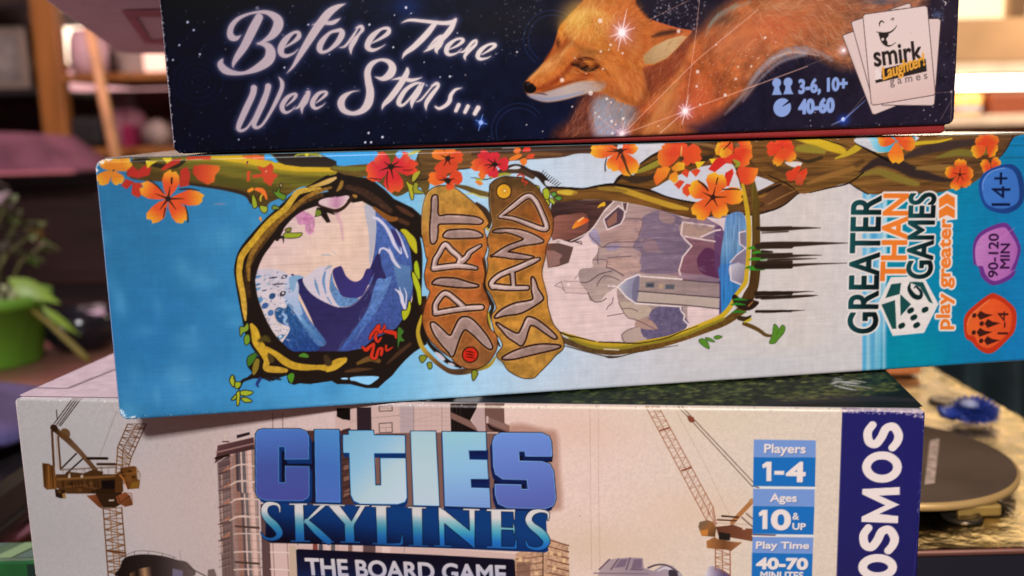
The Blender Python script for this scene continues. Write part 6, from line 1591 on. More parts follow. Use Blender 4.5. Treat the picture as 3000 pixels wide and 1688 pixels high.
f|56|d0602a>d0602a>dca62c@9506 3111 10029 3116|.06|1|||9533 3092 9667 3025 9829 2979 9959 2990 10026 3054 9986 3106 10040 3161 9943 3251 9810 3268 9655 3198 9531 3130
f|56|d05a2a>d05a2a>dca82c@9506 3111 9204 2799|.06|1|||9477 3109 9344 3086 9196 3025 9133 2943 9159 2847 9225 2825 9242 2758 9357 2736 9443 2810 9496 2941 9508 3082
f|56|d0602a>d0602a>dca42c@9506 3111 9687 2789|.06|1|||9498 3087 9469 2971 9494 2847 9531 2781 9636 2761 9675 2803 9737 2802 9777 2890 9739 2987 9643 3055 9533 3102
s|56|3a2018|.03|1|||9506 3111 36 9332 3197 3
s|56|3a2018|.03|1|||9506 3111 36 9547 3279 3
s|56|3a2018|.03|1|||9506 3111 36 9741 3107 3
s|56|3a2018|.03|1|||9506 3111 36 9370 2965 3
s|56|3a2018|.03|1|||9506 3111 36 9587 2960 3
s|56|3a2018|.08|1|||9506 3111 88 9506 3111 88
S|56|2a1c14|.08|1|||9255 3387 21 9375 3291 37 9424 3213 12
S|56|2a1c14|.08|1|||9582 3422 21 9559 3316 18
S|56|2a1c14|.08|1|||9665 3233 18 9842 3233 25 9971 3218 12
f|57|cc4028>cc4028>d04a2c@10691 3880 10401 3855|.06|1|||10674 3893 10592 3943 10502 3992 10430 3954 10403 3903 10432 3864 10410 3818 10460 3749 10535 3755 10614 3805 10680 3864
f|57|c83c28>c83c28>d0502c@10691 3880 10620 4010|.06|1|||10700 3892 10728 3943 10731 3994 10698 4022 10655 4027 10628 4005 10591 4001 10547 3954 10564 3920 10612 3895 10676 3882
f|57|cc4028>cc4028>d04a2c@10691 3880 10862 3939|.06|1|||10705 3866 10779 3824 10843 3803 10880 3825 10891 3887 10855 3928 10845 3978 10791 4028 10732 4050 10708 3969 10693 3897
f|57|cc4c28>cc4c28>d8a02c@10691 3880 10578 3593|.06|1|||10675 3869 10609 3813 10547 3739 10515 3666 10542 3607 10575 3612 10598 3576 10674 3606 10717 3678 10715 3773 10697 3862
f|57|cc4c2a>cc4c2a>d89a2c@10691 3880 10886 3664|.06|1|||10690 3862 10698 3772 10724 3684 10794 3638 10847 3638 10874 3673 10912 3680 10932 3752 10891 3818 10804 3851 10712 3876
f|58|d0582a>d0582a>d8962c@12681 3932 12352 3965|.06|1|||12665 3947 12585 4016 12487 4061 12406 4061 12360 4014 12362 3971 12357 3929 12397 3861 12478 3841 12580 3867 12664 3919
f|58|d0562a>d0562a>d88a2c@12681 3932 13023 3882|.06|1|||12696 3915 12777 3841 12871 3768 12961 3765 13028 3826 13013 3876 13017 3923 12981 4006 12901 4034 12792 3999 12700 3944
f|58|d8702c>d8702c>dca02c@12681 3932 12699 3562|.06|1|||12666 3914 12605 3824 12533 3715 12582 3621 12638 3564 12689 3585 12746 3554 12836 3614 12824 3707 12783 3819 12700 3913
f|58|cc4a2a>cc4a2a>d0602c@12681 3932 12766 4019|.06|1|||12694 3928 12748 3925 12803 3932 12810 3955 12790 3998 12770 4011 12746 4038 12692 4054 12664 4040 12664 3989 12677 3943
s|58|8a8478|.3|.8|||12700 3923 52 12700 3923 52
f|59|cc4628>cc4628>d07a2c@14335 3789 14158 3968|.06|1|||14337 3807 14343 3890 14322 3958 14264 4008 14200 3996 14179 3960 14128 3949 14110 3886 14140 3821 14220 3797 14315 3789
f|59|cc5a2a>cc5a2a>d8a82c@14335 3789 14075 3688|.06|1|||14314 3798 14222 3830 14116 3828 14062 3808 14045 3734 14082 3701 14087 3651 14163 3602 14237 3625 14296 3687 14329 3771
f|59|cc4a28>cc4a28>d07a2c@14335 3789 14487 3992|.06|1|||14357 3790 14446 3807 14536 3837 14563 3891 14527 3962 14480 3976 14461 4020 14374 4027 14303 3992 14302 3901 14328 3809
f|59|cc4e28>cc4e28>d8a42c@14335 3789 14525 3692|.06|1|||14336 3772 14356 3690 14389 3610 14444 3617 14505 3646 14507 3691 14545 3725 14543 3810 14502 3839 14430 3826 14353 3798
f|60|cc4a28>cc4a28>dca42c@13868 3344 13599 3419|.06|1|||13858 3361 13801 3424 13728 3481 13662 3488 13602 3460 13612 3420 13586 3389 13615 3327 13684 3281 13770 3302 13852 3336
f|60|cc4e28>cc4e28>dca42c@13868 3344 13871 3602|.06|1|||13884 3355 13946 3415 13984 3489 13981 3554 13918 3597 13877 3585 13835 3610 13763 3572 13752 3509 13799 3428 13854 3357
f|60|cc4a28>cc4a28>d88a2c@13868 3344 14114 3369|.06|1|||13883 3331 13956 3277 14040 3234 14100 3274 14126 3322 14109 3361 14115 3405 14053 3460 13988 3475 13927 3424 13878 3357
f|60|cc4e28>cc4e28>dca02c@13868 3344 13774 3087|.06|1|||13850 3336 13783 3289 13722 3224 13694 3158 13727 3104 13771 3105 13808 3069 13869 3090 13907 3148 13900 3244 13876 3325
f|60|cc4a28>cc4a28>d8802c@13868 3344 14046 3137|.06|1|||13867 3325 13866 3248 13899 3160 13942 3122 14010 3114 14027 3146 14071 3149 14098 3214 14046 3283 13971 3314 13887 3340
s|60|2a1c16|.03|1|||13868 3344 18 13747 3371 3
s|60|2a1c16|.03|1|||13868 3344 18 13870 3453 3
s|60|2a1c16|.03|1|||13868 3344 18 13979 3349 3
s|60|2a1c16|.03|1|||13868 3344 18 13826 3221 3
s|60|2a1c16|.03|1|||13868 3344 18 13948 3244 3
s|60|2a1c16|.09|1|||13868 3344 44 13868 3344 44
f|61|cc5a28>cc5a28>dca02c@14440 3452 14250 3541|.06|1|||14435 3465 14408 3518 14364 3574 14309 3586 14261 3571 14261 3541 14231 3521 14251 3461 14293 3439 14358 3439 14426 3447
f|61|cc4a28>cc4a28>d88a2c@14440 3452 14298 3372|.06|1|||14427 3457 14359 3474 14300 3476 14272 3458 14277 3405 14301 3382 14305 3347 14373 3319 14411 3337 14432 3383 14441 3438
f|61|cc5a28>cc5a28>dca02c@14440 3452 14579 3582|.06|1|||14457 3449 14531 3452 14593 3457 14623 3503 14607 3554 14572 3570 14563 3604 14491 3623 14455 3589 14435 3527 14439 3465
f|61|cc4a28>cc4a28>d07a2c@14440 3452 14596 3464|.06|1|||14450 3445 14496 3410 14548 3393 14586 3405 14608 3433 14584 3459 14595 3487 14561 3520 14519 3540 14477 3499 14447 3461
f|62|c84028>c84028>b8442a@10978 3467 10756 3393|.06|1|||10963 3476 10889 3496 10810 3503 10759 3477 10743 3429 10773 3402 10769 3363 10823 3330 10882 3337 10936 3384 10972 3454
f|62|c84028>c84028>cc482a@10978 3467 10907 3550|.06|1|||10983 3477 11003 3526 11014 3570 10982 3579 10937 3572 10917 3549 10883 3537 10851 3497 10873 3464 10918 3462 10966 3464
f|62|c84028>c84028>cc502a@10978 3467 11119 3414|.06|1|||10981 3452 10998 3388 11029 3351 11069 3342 11101 3375 11103 3411 11128 3443 11125 3505 11100 3533 11041 3507 10990 3475
f|62|c04a30>c04a30>a8482c@10978 3467 11002 3254|.06|1|||10970 3456 10942 3401 10913 3337 10937 3284 10971 3254 10996 3268 11026 3250 11057 3289 11071 3344 11037 3405 10989 3457
t|63|d4ccc6|.2|1||0.918~GREATER|11946 710 11924 3042 12457 3023 12486 679
t|63|d4ccc6|.2|1||0.918~THAN|12508 1594 12504 3056 12943 3041 12960 1572
t|63|d4ccc6|.2|1||0.918~GAMES|12984 1606 12961 3057 13448 3041 13452 1584
t|63|d4ccc6|.2|1||0.867~play greater|13585 689 13523 2598 13820 2586 13914 671
f|63|d4ccc6|.12|1|||12691 1639 13029 1631 13316 1591 13601 1125 13358 630 12775 610 12474 1184
f|63|d4ccc6|.12|1|||13470 2971 13646 3074 13843 2992 13868 2585 13676 2567 13492 2566
t|64|1c4a4c>143032>101a1c@11943 1762 12489 1736|.2|1||0.306~GREATER|#826
t|64|d8762e|.2|1||0.306~THAN|#827
t|64|1c4a4c>143032>101a1c@12974 2299 13465 2279|.2|1||0.306~GAMES|#828
t|64|d8762e|.2|1||0.255~play greater|#829
f|64|d8762e|.06|1|||13508 2945 13649 3029 13800 2956 13811 2774 13659 2860 13517 2784
f|64|d8762e|.06|1|||13519 2747 13660 2830 13812 2748 13821 2595 13670 2664 13527 2607
f|65|1c4a48|.09|1|||12539 1172 12788 1237 12838 730 12760 734
f|65|1c4a48|.09|1|||12607 1281 12705 1518 12887 1529 12869 1337
f|65|1c4a48|.09|1|||12879 1336 13090 1149 12906 953 12888 1145
f|65|1c4a48|.09|1|||13034 1536 13162 1538 13292 1523 13498 1139 13422 1170 13241 1439
S|65|d4ccc6|.09|1|||13303 1315 35 13270 1230 77 13159 1235 87 13025 1346 87 12927 1472 69 12979 1521 35
S|65|12282a|.09|1|||13053 1518 24 13040 1415 69 13138 1289 87 13250 1265 77 13264 1352 52 13167 1452 35 13131 1427 17
s|65|16302e|.09|1|||13068 1031 95 13104 1047 95
s|65|16302e|.09|1|||13337 1031 95 13373 1046 95
s|65|16302e|.09|1|||13134 906 95 13170 921 95
s|65|16302e|.09|1|||12915 772 95 12951 788 95
s|65|16302e|.09|1|||13193 767 95 13229 783 95
F|66|24488a>203c70@14251 3096 15053 3069|.09|1|||14228 3164 14291 3330 14451 3426 14687 3489 14875 3467 15015 3324 15090 3068 15072 2813 14876 2666 14652 2657 14403 2752 14281 2926
F|66|4070b4>3a68ac@14307 3094 14978 3072|.12|1|||14286 3129 14348 3312 14526 3407 14728 3434 14883 3345 14973 3140 14993 2867 14832 2753 14590 2745 14378 2855
S|66|7a9cd0|.15|.8|||14309 3060 10 14316 3229 17 14454 3376 17 14692 3427 14
t|66|141c3c|.06|1||0.03~14+|14490 2791 14459 3359 14809 3348 14840 2778
F|67|66347c|.09|1|||14186 2076 14248 2279 14426 2409 14738 2491 14895 2391 15088 2071 15068 1829 15007 1617 15061 1665 14958 1512 14737 1418 14567 1417 14388 1557 14321 1717 14242 1790 14225 1763
F|67|b076ac>a868a4>a060a0@14261 2072 15015 2040|.12|1|||14234 2056 14306 2243 14485 2356 14734 2411 14842 2341 15022 2074 15018 1866 14930 1643 15004 1668 14897 1568 14713 1489 14580 1495 14460 1606 14394 1748 14280 1778
s|67|b884b4|.24|.6|||14261 2072 14 14628 2178 14 14952 2388 14
t|67|2e1838|.2|1||0.102~90-120|14512 1551 14474 2308 14661 2300 14694 1542
t|67|2e1838|.2|1||0.102~MIN|14729 1696 14712 2126 14881 2119 14905 1688
F|68|b4361e|.09|1|||14104 693 14119 904 14287 1072 14559 1251 14692 1244 14890 1128 15086 923 15091 584 14941 396 14724 211 14553 195 14374 304 14272 417 14154 495
F|68|d0602e>d4562a>cc4e28@14158 726 15017 678|.12|1|||14158 726 14205 882 14384 1031 14565 1154 14679 1157 14857 1059 15002 892 15003 607 14880 453 14679 304 14527 295 14388 392 14324 503 14187 564
S|68|e08a5a|.18|.8|||14168 725 11 14224 881 18 14403 1039 18 14565 1154 14
s|68|40201c|.09|1|||14290 886 85 14290 886 85
f|68|40201c|.09|1|||14343 887 14402 965 14496 911 14650 877 14405 802
s|68|40201c|.09|1|||14442 733 86 14442 733 86
f|68|40201c|.09|1|||14495 733 14554 812 14649 757 14804 723 14557 648
s|68|40201c|.09|1|||14300 581 86 14300 581 86
f|68|40201c|.09|1|||14353 582 14412 660 14507 605 14661 571 14415 496
s|68|40201c|.09|1|||14452 424 86 14452 424 86
f|68|40201c|.09|1|||14505 425 14565 503 14660 448 14815 414 14568 339
t|68|40201c|.06|1||0.03~1-4|14756 523 14736 933 14939 917 14960 511
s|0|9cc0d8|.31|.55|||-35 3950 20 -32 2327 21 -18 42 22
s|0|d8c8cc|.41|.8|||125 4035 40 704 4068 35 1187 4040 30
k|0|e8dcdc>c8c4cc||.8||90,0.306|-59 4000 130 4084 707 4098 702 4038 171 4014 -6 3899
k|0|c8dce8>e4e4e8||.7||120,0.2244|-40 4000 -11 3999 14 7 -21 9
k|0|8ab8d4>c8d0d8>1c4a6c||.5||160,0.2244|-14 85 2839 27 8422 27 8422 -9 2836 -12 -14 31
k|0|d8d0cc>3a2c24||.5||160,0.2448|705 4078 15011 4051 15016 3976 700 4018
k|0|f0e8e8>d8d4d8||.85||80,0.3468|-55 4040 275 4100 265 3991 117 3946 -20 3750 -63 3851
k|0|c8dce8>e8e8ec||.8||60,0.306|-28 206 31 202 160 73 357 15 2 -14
"""
PRINT_CITY_PARTS = ['sky_print', 'crane_print', 'dome_print', 'tower_print', 'office_building_print', 'rooftop_print', 'crane_print', 'title_lettering', 'title_lettering', 'subtitle_panel', 'subtitle_lettering', 'info_panel', 'info_panel', 'info_panel', 'info_lettering', 'publisher_strip', 'publisher_lettering']
PRINT_CITY = """
f|0|a09b99>a6a09e>b29f99>c2aaa3>c8aea7>d4b7a9>d2b9aa>ccb9a7>cab8a5@-173 1872 13683 2203||1|n1.04||-327 3693 15193 3838 15422 -555 -964 -1365
g|0|9e9a99||.6||0|887 2325 1596 552
g|0|b8a29a||.5||0|2184 1684 1230 738
g|0|9a9593||.5||0|219 884 1656 764
g|0|b6a39b||.5||0|2609 960 1245 622
g|0|cfa896||.5||0|9608 2897 1122 449
g|0|c9b79c||.5||0|11459 3094 1374 330
g|0|c4aa8c||.5||0|9860 958 1754 526
g|0|cfae92||.5||0|11473 1585 1138 455
s|0|97765f|.08|.7|||9766 3316 8 9758 1968 8 9762 546 8
s|0|97765f|.08|.7|||9896 3317 8 9890 1971 8 9896 551 8
s|0|9a6a4a|.12|.7|||9582 1459 22 9582 1459 22
s|1|22160c|.06|1|||692 2862 15 1085 3314 15
s|1|22160c|.06|1|||735 2844 15 1133 3315 15
s|1|22160c|.06|1|||771 2826 15 1180 3315 15
s|1|22160c|.06|1|||799 2817 15 1234 3316 15
s|1|22160c||1|||757 3096 15 754 2928 15
s|1|6a5a4c|.06|.8|||1842 3093 9 1454 2285 9
s|1|5c3a26||1|||2019 2874 19 1797 2461 19
s|1|5c3a26||1|||2349 2880 19 2028 2297 19
s|1|5c3a26||.8|||2019 2874 13 2349 2880 13
s|1|5c3a26||.8|||1987 2815 13 2304 2797 13
s|1|5c3a26||.8|||1956 2757 13 2258 2714 13
s|1|5c3a26||.8|||1924 2698 13 2212 2631 13
s|1|5c3a26||.8|||1892 2639 13 2167 2548 13
s|1|5c3a26||.8|||1861 2579 13 2121 2464 13
s|1|5c3a26||.8|||1829 2520 13 2075 2381 13
s|1|5c3a26||.8|||1797 2461 13 2028 2297 13
s|1|5c3a26||1|||2019 2874 13 2304 2797 13 1956 2757 13 2212 2631 13 1892 2639 13 2121 2464 13 1829 2520 13 2028 2297 13
s|1|5c3a26||1|||2179 2877 13 1889 2425 13
s|1|5c3a26||1|||2283 2878 13 1986 2352 13
s|1|5c3a26||.64|||2179 2877 9 2283 2878 9
s|1|5c3a26||.64|||2131 2802 9 2234 2791 9
s|1|5c3a26||.64|||2083 2727 9 2185 2704 9
s|1|5c3a26||.64|||2035 2652 9 2135 2616 9
s|1|5c3a26||.64|||1986 2576 9 2086 2529 9
s|1|5c3a26||.64|||1938 2501 9 2036 2441 9
s|1|5c3a26||.64|||1889 2425 9 1986 2352 9
s|1|5c3a26||.8|||2179 2877 9 2234 2791 9 2083 2727 9 2135 2616 9 1986 2576 9 2036 2441 9 1889 2425 9
s|1|64401f||1|||1797 2461 19 1723 2008 19
s|1|64401f||1|||2028 2297 19 1924 2013 19
s|1|64401f||.8|||#27
s|1|64401f||.8|||1785 2386 13 2011 2250 13
s|1|64401f||.8|||1772 2310 13 1994 2202 13
s|1|64401f||.8|||1760 2235 13 1977 2155 13
s|1|64401f||.8|||1748 2159 13 1959 2108 13
s|1|64401f||.8|||1735 2084 13 1942 2060 13
s|1|64401f||.8|||1723 2008 13 1924 2013 13
s|1|64401f||1|||1797 2461 13 2011 2250 13 1772 2310 13 1977 2155 13 1748 2159 13 1942 2060 13 1723 2008 13
s|1|64401f||1|||1889 2425 15 1829 2010 15
s|1|4c2e16||1|||634 2721 42 598 2096 42
s|1|4c2e16||1|||735 2628 34 716 2042 35
s|1|8a6a4c||1|||701 2665 9 666 2060 10
s|1|22160c||1|||1035 2333 27 745 2071 27
s|1|22160c||1|||1152 2250 27 800 1958 27
s|1|3c2818>5e4430>523a24@659 2777 1351 2037||1|||670 2787 110 765 2685 95 907 2575 118 1115 2353 91 1352 2047 88
s|1|54391f|.32|.9|||872 2687 182 872 2687 182
s|1|2c1c10|.19|1|||679 2778 136 679 2778 136
s|1|22160c||1|||1239 2252 49 1586 2259 49
s|1|3a2616||1|||1402 2152 46 1719 2159 46
s|1|5a4630||1|||741 2033 13 1723 2102 13
s|1|5a4630||1|||1162 2071 11 1151 1976 11
s|1|5a4630||1|||1465 2115 11 1451 1983 11
f|1|4a3018>3a2414@602 1837 1753 1832|.11|1|||615 1954 820 1959 825 2009 1128 1983 1305 2053 1487 2024 1482 1974 1751 1981 1783 1965 1753 1665 1395 1623 781 1607 588 1719
s|1|6a4826|.22|1|||639 1863 44 1714 1947 43
s|1|5a3a20|.22|1|||760 1723 27 1105 1766 34 1353 1705 24
f|1|a8988c||1|||844 1943 883 1994 881 1894 838 1893
f|1|a8988c||1|||1074 1948 1117 1958 1112 1907 1068 1901
f|1|4a2e14>6a4420@372 1999 619 1837|.08|1|||389 2149 500 2145 613 2087 605 1686 411 1671 366 1727
s|1|7a5226|.17|1|||495 2101 24 468 1716 24
f|1|4c2e14>6c4420>442a12@1813 2098 2113 1741|.11|1|||1813 2094 2051 2136 2099 2121 2170 1990 2109 1738 1910 1716 1784 1973
f|1|9a8c80|.17|1|||2099 2112 2169 1982 2146 1874 2095 1906
f|1|74501f|.5|1|||1988 1837 2126 1874 2110 1741 1944 1728
f|1|100c08|.11|1|||1428 1857 1716 1880 1688 1655 1418 1648
f|1|2a1a0e|.14|1|||1319 1704 1794 1733 1791 1533 1320 1554
f|1|4a2e16|.14|1|||1701 1979 1840 2032 1821 1667 1667 1646
f|1|241810|.11|1|||567 1685 754 1673 748 1525 651 1519 569 1547
f|1|8a6638|.14|1|||695 1604 759 1623 748 1522 703 1520
f|1|7a4226>54301a@1153 1583 1401 1355|.08|1|||1136 1582 1360 1613 1417 1347 1336 1386
f|1|2e1e12|.11|1|||1309 1612 1751 1640 1766 1449 1640 1378 1420 1372
s|1|a8988c|.11|1|||1552 1506 27 1628 1512 27
f|1|80482a>5a341c@1696 1597 1946 1404|.11|1|||1678 1580 1855 1668 1932 1603 1969 1434 1828 1397 1700 1464
s|1|7a4c2c||1|||1887 1652 13 1969 1638 13 1968 1454 13
s|1|5c3c20|.11|.7|||670 1838 17 677 1721 17
s|1|1a100a|.11|.7|||728 1840 17 736 1723 17
s|1|5c3c20|.11|.7|||786 1841 17 794 1724 17
s|1|5c3c20|.11|.7|||844 1843 17 852 1726 17
s|1|22160c|.11|.7|||903 1844 17 910 1727 17
s|1|22160c|.11|.7|||961 1845 17 968 1729 17
s|1|1a100a|.11|.7|||1018 1847 17 1026 1730 17
s|1|22160c|.11|.7|||1076 1848 17 1084 1732 17
s|1|5c3c20|.11|.7|||1134 1850 17 1142 1733 17
s|1|1a100a|.11|.7|||1192 1851 17 1200 1735 17
s|1|5c3c20|.11|.7|||1250 1853 17 1258 1736 17
s|1|1a100a|.11|.7|||1307 1854 17 1315 1737 17
s|1|22160c|.11|.7|||1365 1855 17 1373 1739 17
s|1|5c3c20|.11|.7|||1422 1857 17 1431 1740 17
s|1|1a100a|.11|.7|||1480 1858 17 1488 1742 17
s|1|1a100a|.11|.7|||1537 1860 17 1546 1743 17
s|1|1a100a|.11|.7|||1595 1861 17 1603 1745 17
s|1|22160c|.11|.7|||1652 1862 17 1661 1746 17
g|1|6c4826||.7||0|647 1637 51 34
g|1|160e08||.7||0|870 1793 51 34
g|1|6c4826||.7||0|1028 1680 51 34
g|1|6c4826||.7||0|1244 1802 50 34
g|1|160e08||.7||0|1279 1653 51 34
g|1|160e08||.7||0|1852 1983 50 33
g|1|160e08||.7||0|1974 2035 50 33
g|1|160e08||.7||0|1871 1834 50 33
g|1|160e08||.7||0|2032 1938 50 33
s|1|2c1a0e||1|||1813 2089 15 1910 1719 15
s|1|7c5228|.11|1|||1784 1973 13 2142 2039 13
S|1|b06a34|.11|1|||1783 1965 17 1844 1900 23 1895 1735 13
s|1|2a1a0c||1|||430 2133 13 399 1714 14
s|1|2a1a0c||1|||563 2103 13 543 1701 14
s|1|3a2212||1|||1705 1597 13 1750 1465 13 1932 1603 13 1953 1471 13
s|1|4a3622||1|||728 2048 8 1749 2121 8 1746 2093 8
s|1|4a3622||1|||761 2042 7 752 1957 7
s|1|4a3622||1|||881 2050 7 871 1960 7
s|1|4a3622||1|||1001 2058 7 990 1963 7
s|1|4a3622||1|||1120 2066 7 1109 1966 7
s|1|4a3622||1|||1239 2072 7 1228 1968 7
s|1|4a3622||1|||1358 2079 7 1347 1971 7
s|1|4a3622||1|||1477 2087 7 1465 1974 7
s|1|4a3622||1|||1595 2094 7 1583 1977 7
s|1|4a3622||1|||1713 2102 7 1701 1979 7
s|1|5e3818||1|||1421 1355 22 1387 94 23
s|1|5e3818||1|||1762 1382 22 1738 108 23
s|1|5e3818||.8|||1421 1355 15 1762 1382 15
s|1|5e3818||.8|||1419 1259 15 1760 1285 15
s|1|5e3818||.8|||1416 1163 15 1759 1188 15
s|1|5e3818||.8|||1414 1067 15 1757 1091 15
s|1|5e3818||.8|||1411 971 15 1755 993 15
s|1|5e3818||.8|||1408 874 15 1753 896 15
s|1|5e3818||.8|||1406 777 15 1751 798 15
s|1|5e3818||.8|||1403 680 15 1749 700 15
s|1|5e3818||.8|||1401 583 16 1747 602 15
s|1|5e3818||.8|||1398 486 16 1746 503 15
s|1|5e3818||.8|||1395 388 16 1744 405 16
s|1|5e3818||.8|||1393 291 16 1742 306 16
s|1|5e3818||.8|||1390 193 16 1740 207 16
s|1|5e3818||.8|||1387 94 16 1738 108 16
s|1|5e3818||1|||1421 1355 15 1760 1285 15 1416 1163 15 1757 1091 15 1411 971 15 1753 896 15 1406 777 15 1749 700 15 1401 583 16 1746 503 15 1395 388 16 1742 306 16 1390 193 16 1738 108 16
s|1|7a4c28||1|||1537 1359 14 1511 99 14
s|1|7a4c28||1|||1657 1379 14 1615 103 14
s|1|7a4c28||.64|||1537 1359 8 1657 1379 8
s|1|7a4c28||.64|||1534 1220 8 1653 1239 8
s|1|7a4c28||.64|||1531 1082 9 1648 1098 9
s|1|7a4c28||.64|||1528 942 9 1643 957 9
s|1|7a4c28||.64|||1526 803 9 1638 816 9
s|1|7a4c28||.64|||1523 663 9 1634 674 9
s|1|7a4c28||.64|||1520 523 9 1629 532 9
s|1|7a4c28||.64|||1517 382 9 1624 390 9
s|1|7a4c28||.64|||1514 241 9 1619 247 9
s|1|7a4c28||.64|||1511 99 9 1615 103 9
s|1|7a4c28||.8|||1537 1359 8 1653 1239 8 1531 1082 9 1643 957 9 1526 803 9 1634 674 9 1520 523 9 1624 390 9 1514 241 9 1615 103 9
s|1|5a3418||1|||1424 585 38 1744 553 38
F|2|1c1614>2a2220>5a4c48@1639 344 2903 306|.14|1|||1633 293 1680 414 1790 495 2083 545 2419 526 2665 467 2878 407 2906 153 1597 102
S|2|4a3e38||1|||1632 447 10 1917 585 10 2173 606 10 2439 569 10 2668 501 10
s|2|4a3e38||1|||1917 585 10 1911 516 10
s|2|4a3e38||1|||2173 602 10 2166 534 10
s|2|4a3e38||1|||2422 568 10 2416 500 10
s|2|4a3e38||1|||2619 508 10 2613 440 10
s|2|7a6a60||1|||2747 639 9 2743 436 9
f|2|6a4c38>1c1614>a07a58>2a2020@1793 179 2202 194|.22|1|||1793 179 1972 271 2215 331 2196 126 1786 110
f|2|6a6070|.33|1|||2584 302 2765 267 2755 147 2569 140
s|2|4a403c|.17|1|||2872 339 21 3208 165 21
f|2|6a5a54|.28|1|||3220 301 3338 322 3376 171 3208 165
f|3|80706c||1|||3541 2236 4265 2525 4182 924 4160 130 3469 103
f|3|5c4846>7a645e>6a544e@3564 2220 3524 902|.08|1|||3556 2220 3778 2370 3714 909 3500 902
f|3|6a544e|.08|1|||3501 917 3715 924 3701 112 3469 103
s|3|4a3432|.11|1|||3551 2024 16 3755 2070 16
f|3|a87058|.17|.8|||3609 2075 3756 2192 3758 2110 3617 2071
s|3|a88878|.11|1|||3604 2009 23 3600 1813 23
s|3|4a3432|.11|1|||3528 1729 17 3732 1775 16
f|3|a87058|.17|.8|||3586 1780 3734 1898 3735 1816 3594 1777
s|3|a88878|.11|1|||3581 1714 23 3576 1517 23
s|3|4a3432|.11|1|||3504 1432 17 3709 1479 17
f|3|a87058|.17|.8|||3562 1483 3711 1602 3712 1520 3570 1480
s|3|a88878|.11|1|||3557 1417 23 3553 1218 23
s|3|4a3432|.11|1|||3480 1133 17 3686 1181 17
f|3|a87058|.17|.8|||3538 1184 3687 1305 3689 1222 3546 1181
s|3|a88878|.11|1|||3533 1118 23 3529 918 24
s|3|4a3432|.11|1|||3456 832 17 3663 880 17
f|3|a87058|.17|.8|||3515 884 3664 1005 3666 922 3523 881
s|3|a88878|.11|1|||3509 817 24 3505 615 24
s|3|9c7264|.17|1|||3792 2435 26 3766 1817 26 3747 910 27 3758 114 23
s|3|946a58|.17|1|||3848 2436 39 3824 1819 39 3805 912 40 3814 116 35
s|3|4a3c3e|.17|1|||3902 2437 55 3877 1820 56 3859 913 57 3869 118 50
s|3|5a4e4e|.17|1|||3945 2438 29 3921 1821 30 3904 915 30 3913 120 26
s|3|c4a498|.17|1|||3974 2439 29 3951 1822 30 3933 916 30 3943 121 26
s|3|5e5856|.17|1|||4018 2440 55 3994 1823 56 3977 917 57 3988 123 50
s|3|b08c80|.17|1|||4066 2441 36 4043 1824 36 4027 919 37 4038 125 32
s|3|c8a698|.17|1|||4120 2442 74 4097 1825 75 4081 921 77 4093 127 67
s|3|8f7468|.17|1|||4176 2443 39 4153 1827 39 4138 922 40 4150 129 35
s|3|8a6456|.19|1|||3868 1688 85 3827 117 88
s|3|5a4a48|.19|1|||3938 1690 42 3898 119 44
s|3|c4a498|.19|1|||3980 1691 20 3940 121 20
s|3|6a605c|.19|1|||4019 1692 48 3980 123 50
s|3|a88a7c|.19|1|||4064 1693 34 4025 124 35
s|3|c8a698|.19|1|||4119 1695 84 4082 127 87
s|3|9c8074|.19|1|||4168 1696 37 4131 129 38
S|3|c6ab9e|.1|1|||3815 1896 22 3982 1908 22 4190 1908 22 4259 1901 22
S|3|c6ab9e|.1|1|||3790 1582 23 3959 1595 23 4168 1595 23 4236 1589 23
S|3|c6ab9e|.1|1|||3766 1268 23 3935 1281 23 4145 1282 23 4214 1276 23
S|3|c6ab9e|.1|1|||3743 969 23 3913 983 23 4123 984 23 4193 977 23
S|3|c6ab9e|.1|1|||3718 638 23 3888 653 23 4099 654 23 4169 648 23
S|3|c6ab9e|.1|1|||3693 320 23 3864 335 23 4076 337 23 4146 331 23
s|3|4a3630|.24|1|||3782 1107 37 4187 1091 37
s|3|4a3630|.24|1|||3732 460 38 4140 446 38
S|3|c6ab9e|.11|1|||3759 2119 23 3886 2186 23 4017 2205 23 4176 2177 23
S|3|c6ab9e|.11|1|||3737 1833 23 3864 1901 23 3995 1921 23 4155 1892 23
S|3|c6ab9e|.11|1|||3712 1520 23 3840 1590 23 3972 1609 23 4132 1581 23
S|3|c6ab9e|.11|1|||3688 1206 23 3816 1276 23 3948 1296 23 4109 1268 23
f|3|5a3c3c>402a2a@3556 2527 3695 2239|.08|1|||3543 2365 3575 2525 4213 2681 4214 2476 3754 2370 3532 2235 3498 2210
s|3|8a6a64|.11|1|||3546 2406 26 4205 2572 26
s|3|22160c|.22|1|||3521 2300 39 3754 2362 39
f|3|2c1e20|.08|1|||3918 2711 4147 2771 4152 2723 3922 2655
s|3|c0a898||1|||3725 2724 23 3719 2579 23
s|3|5a4444||1|||3667 2594 26 3772 2596 26
s|3|5a4440|.06|1|||4569 3088 11 4554 2834 11
s|3|5a4440|.06|1|||4738 3090 11 4724 2837 11
s|3|3c2c2c|.08|.8|||3581 2269 10 3784 2341 10
s|3|a08c84|.08|.7|||3578 2230 8 3781 2302 8
s|3|3c2c2c|.08|.8|||3571 2152 10 3775 2225 10
s|3|a08c84|.08|.7|||3568 2113 8 3772 2186 8
s|3|3c2c2c|.08|.8|||3562 2034 10 3766 2107 10
s|3|a08c84|.08|.7|||3559 1995 8 3763 2068 8
s|3|3c2c2c|.08|.8|||3553 1917 10 3757 1990 10
s|3|a08c84|.08|.7|||3549 1877 8 3754 1951 8
s|3|3c2c2c|.08|.8|||3543 1798 10 3748 1872 10
s|3|a08c84|.08|.7|||3540 1759 8 3745 1833 8
s|3|3c2c2c|.08|.8|||3534 1680 10 3739 1754 10
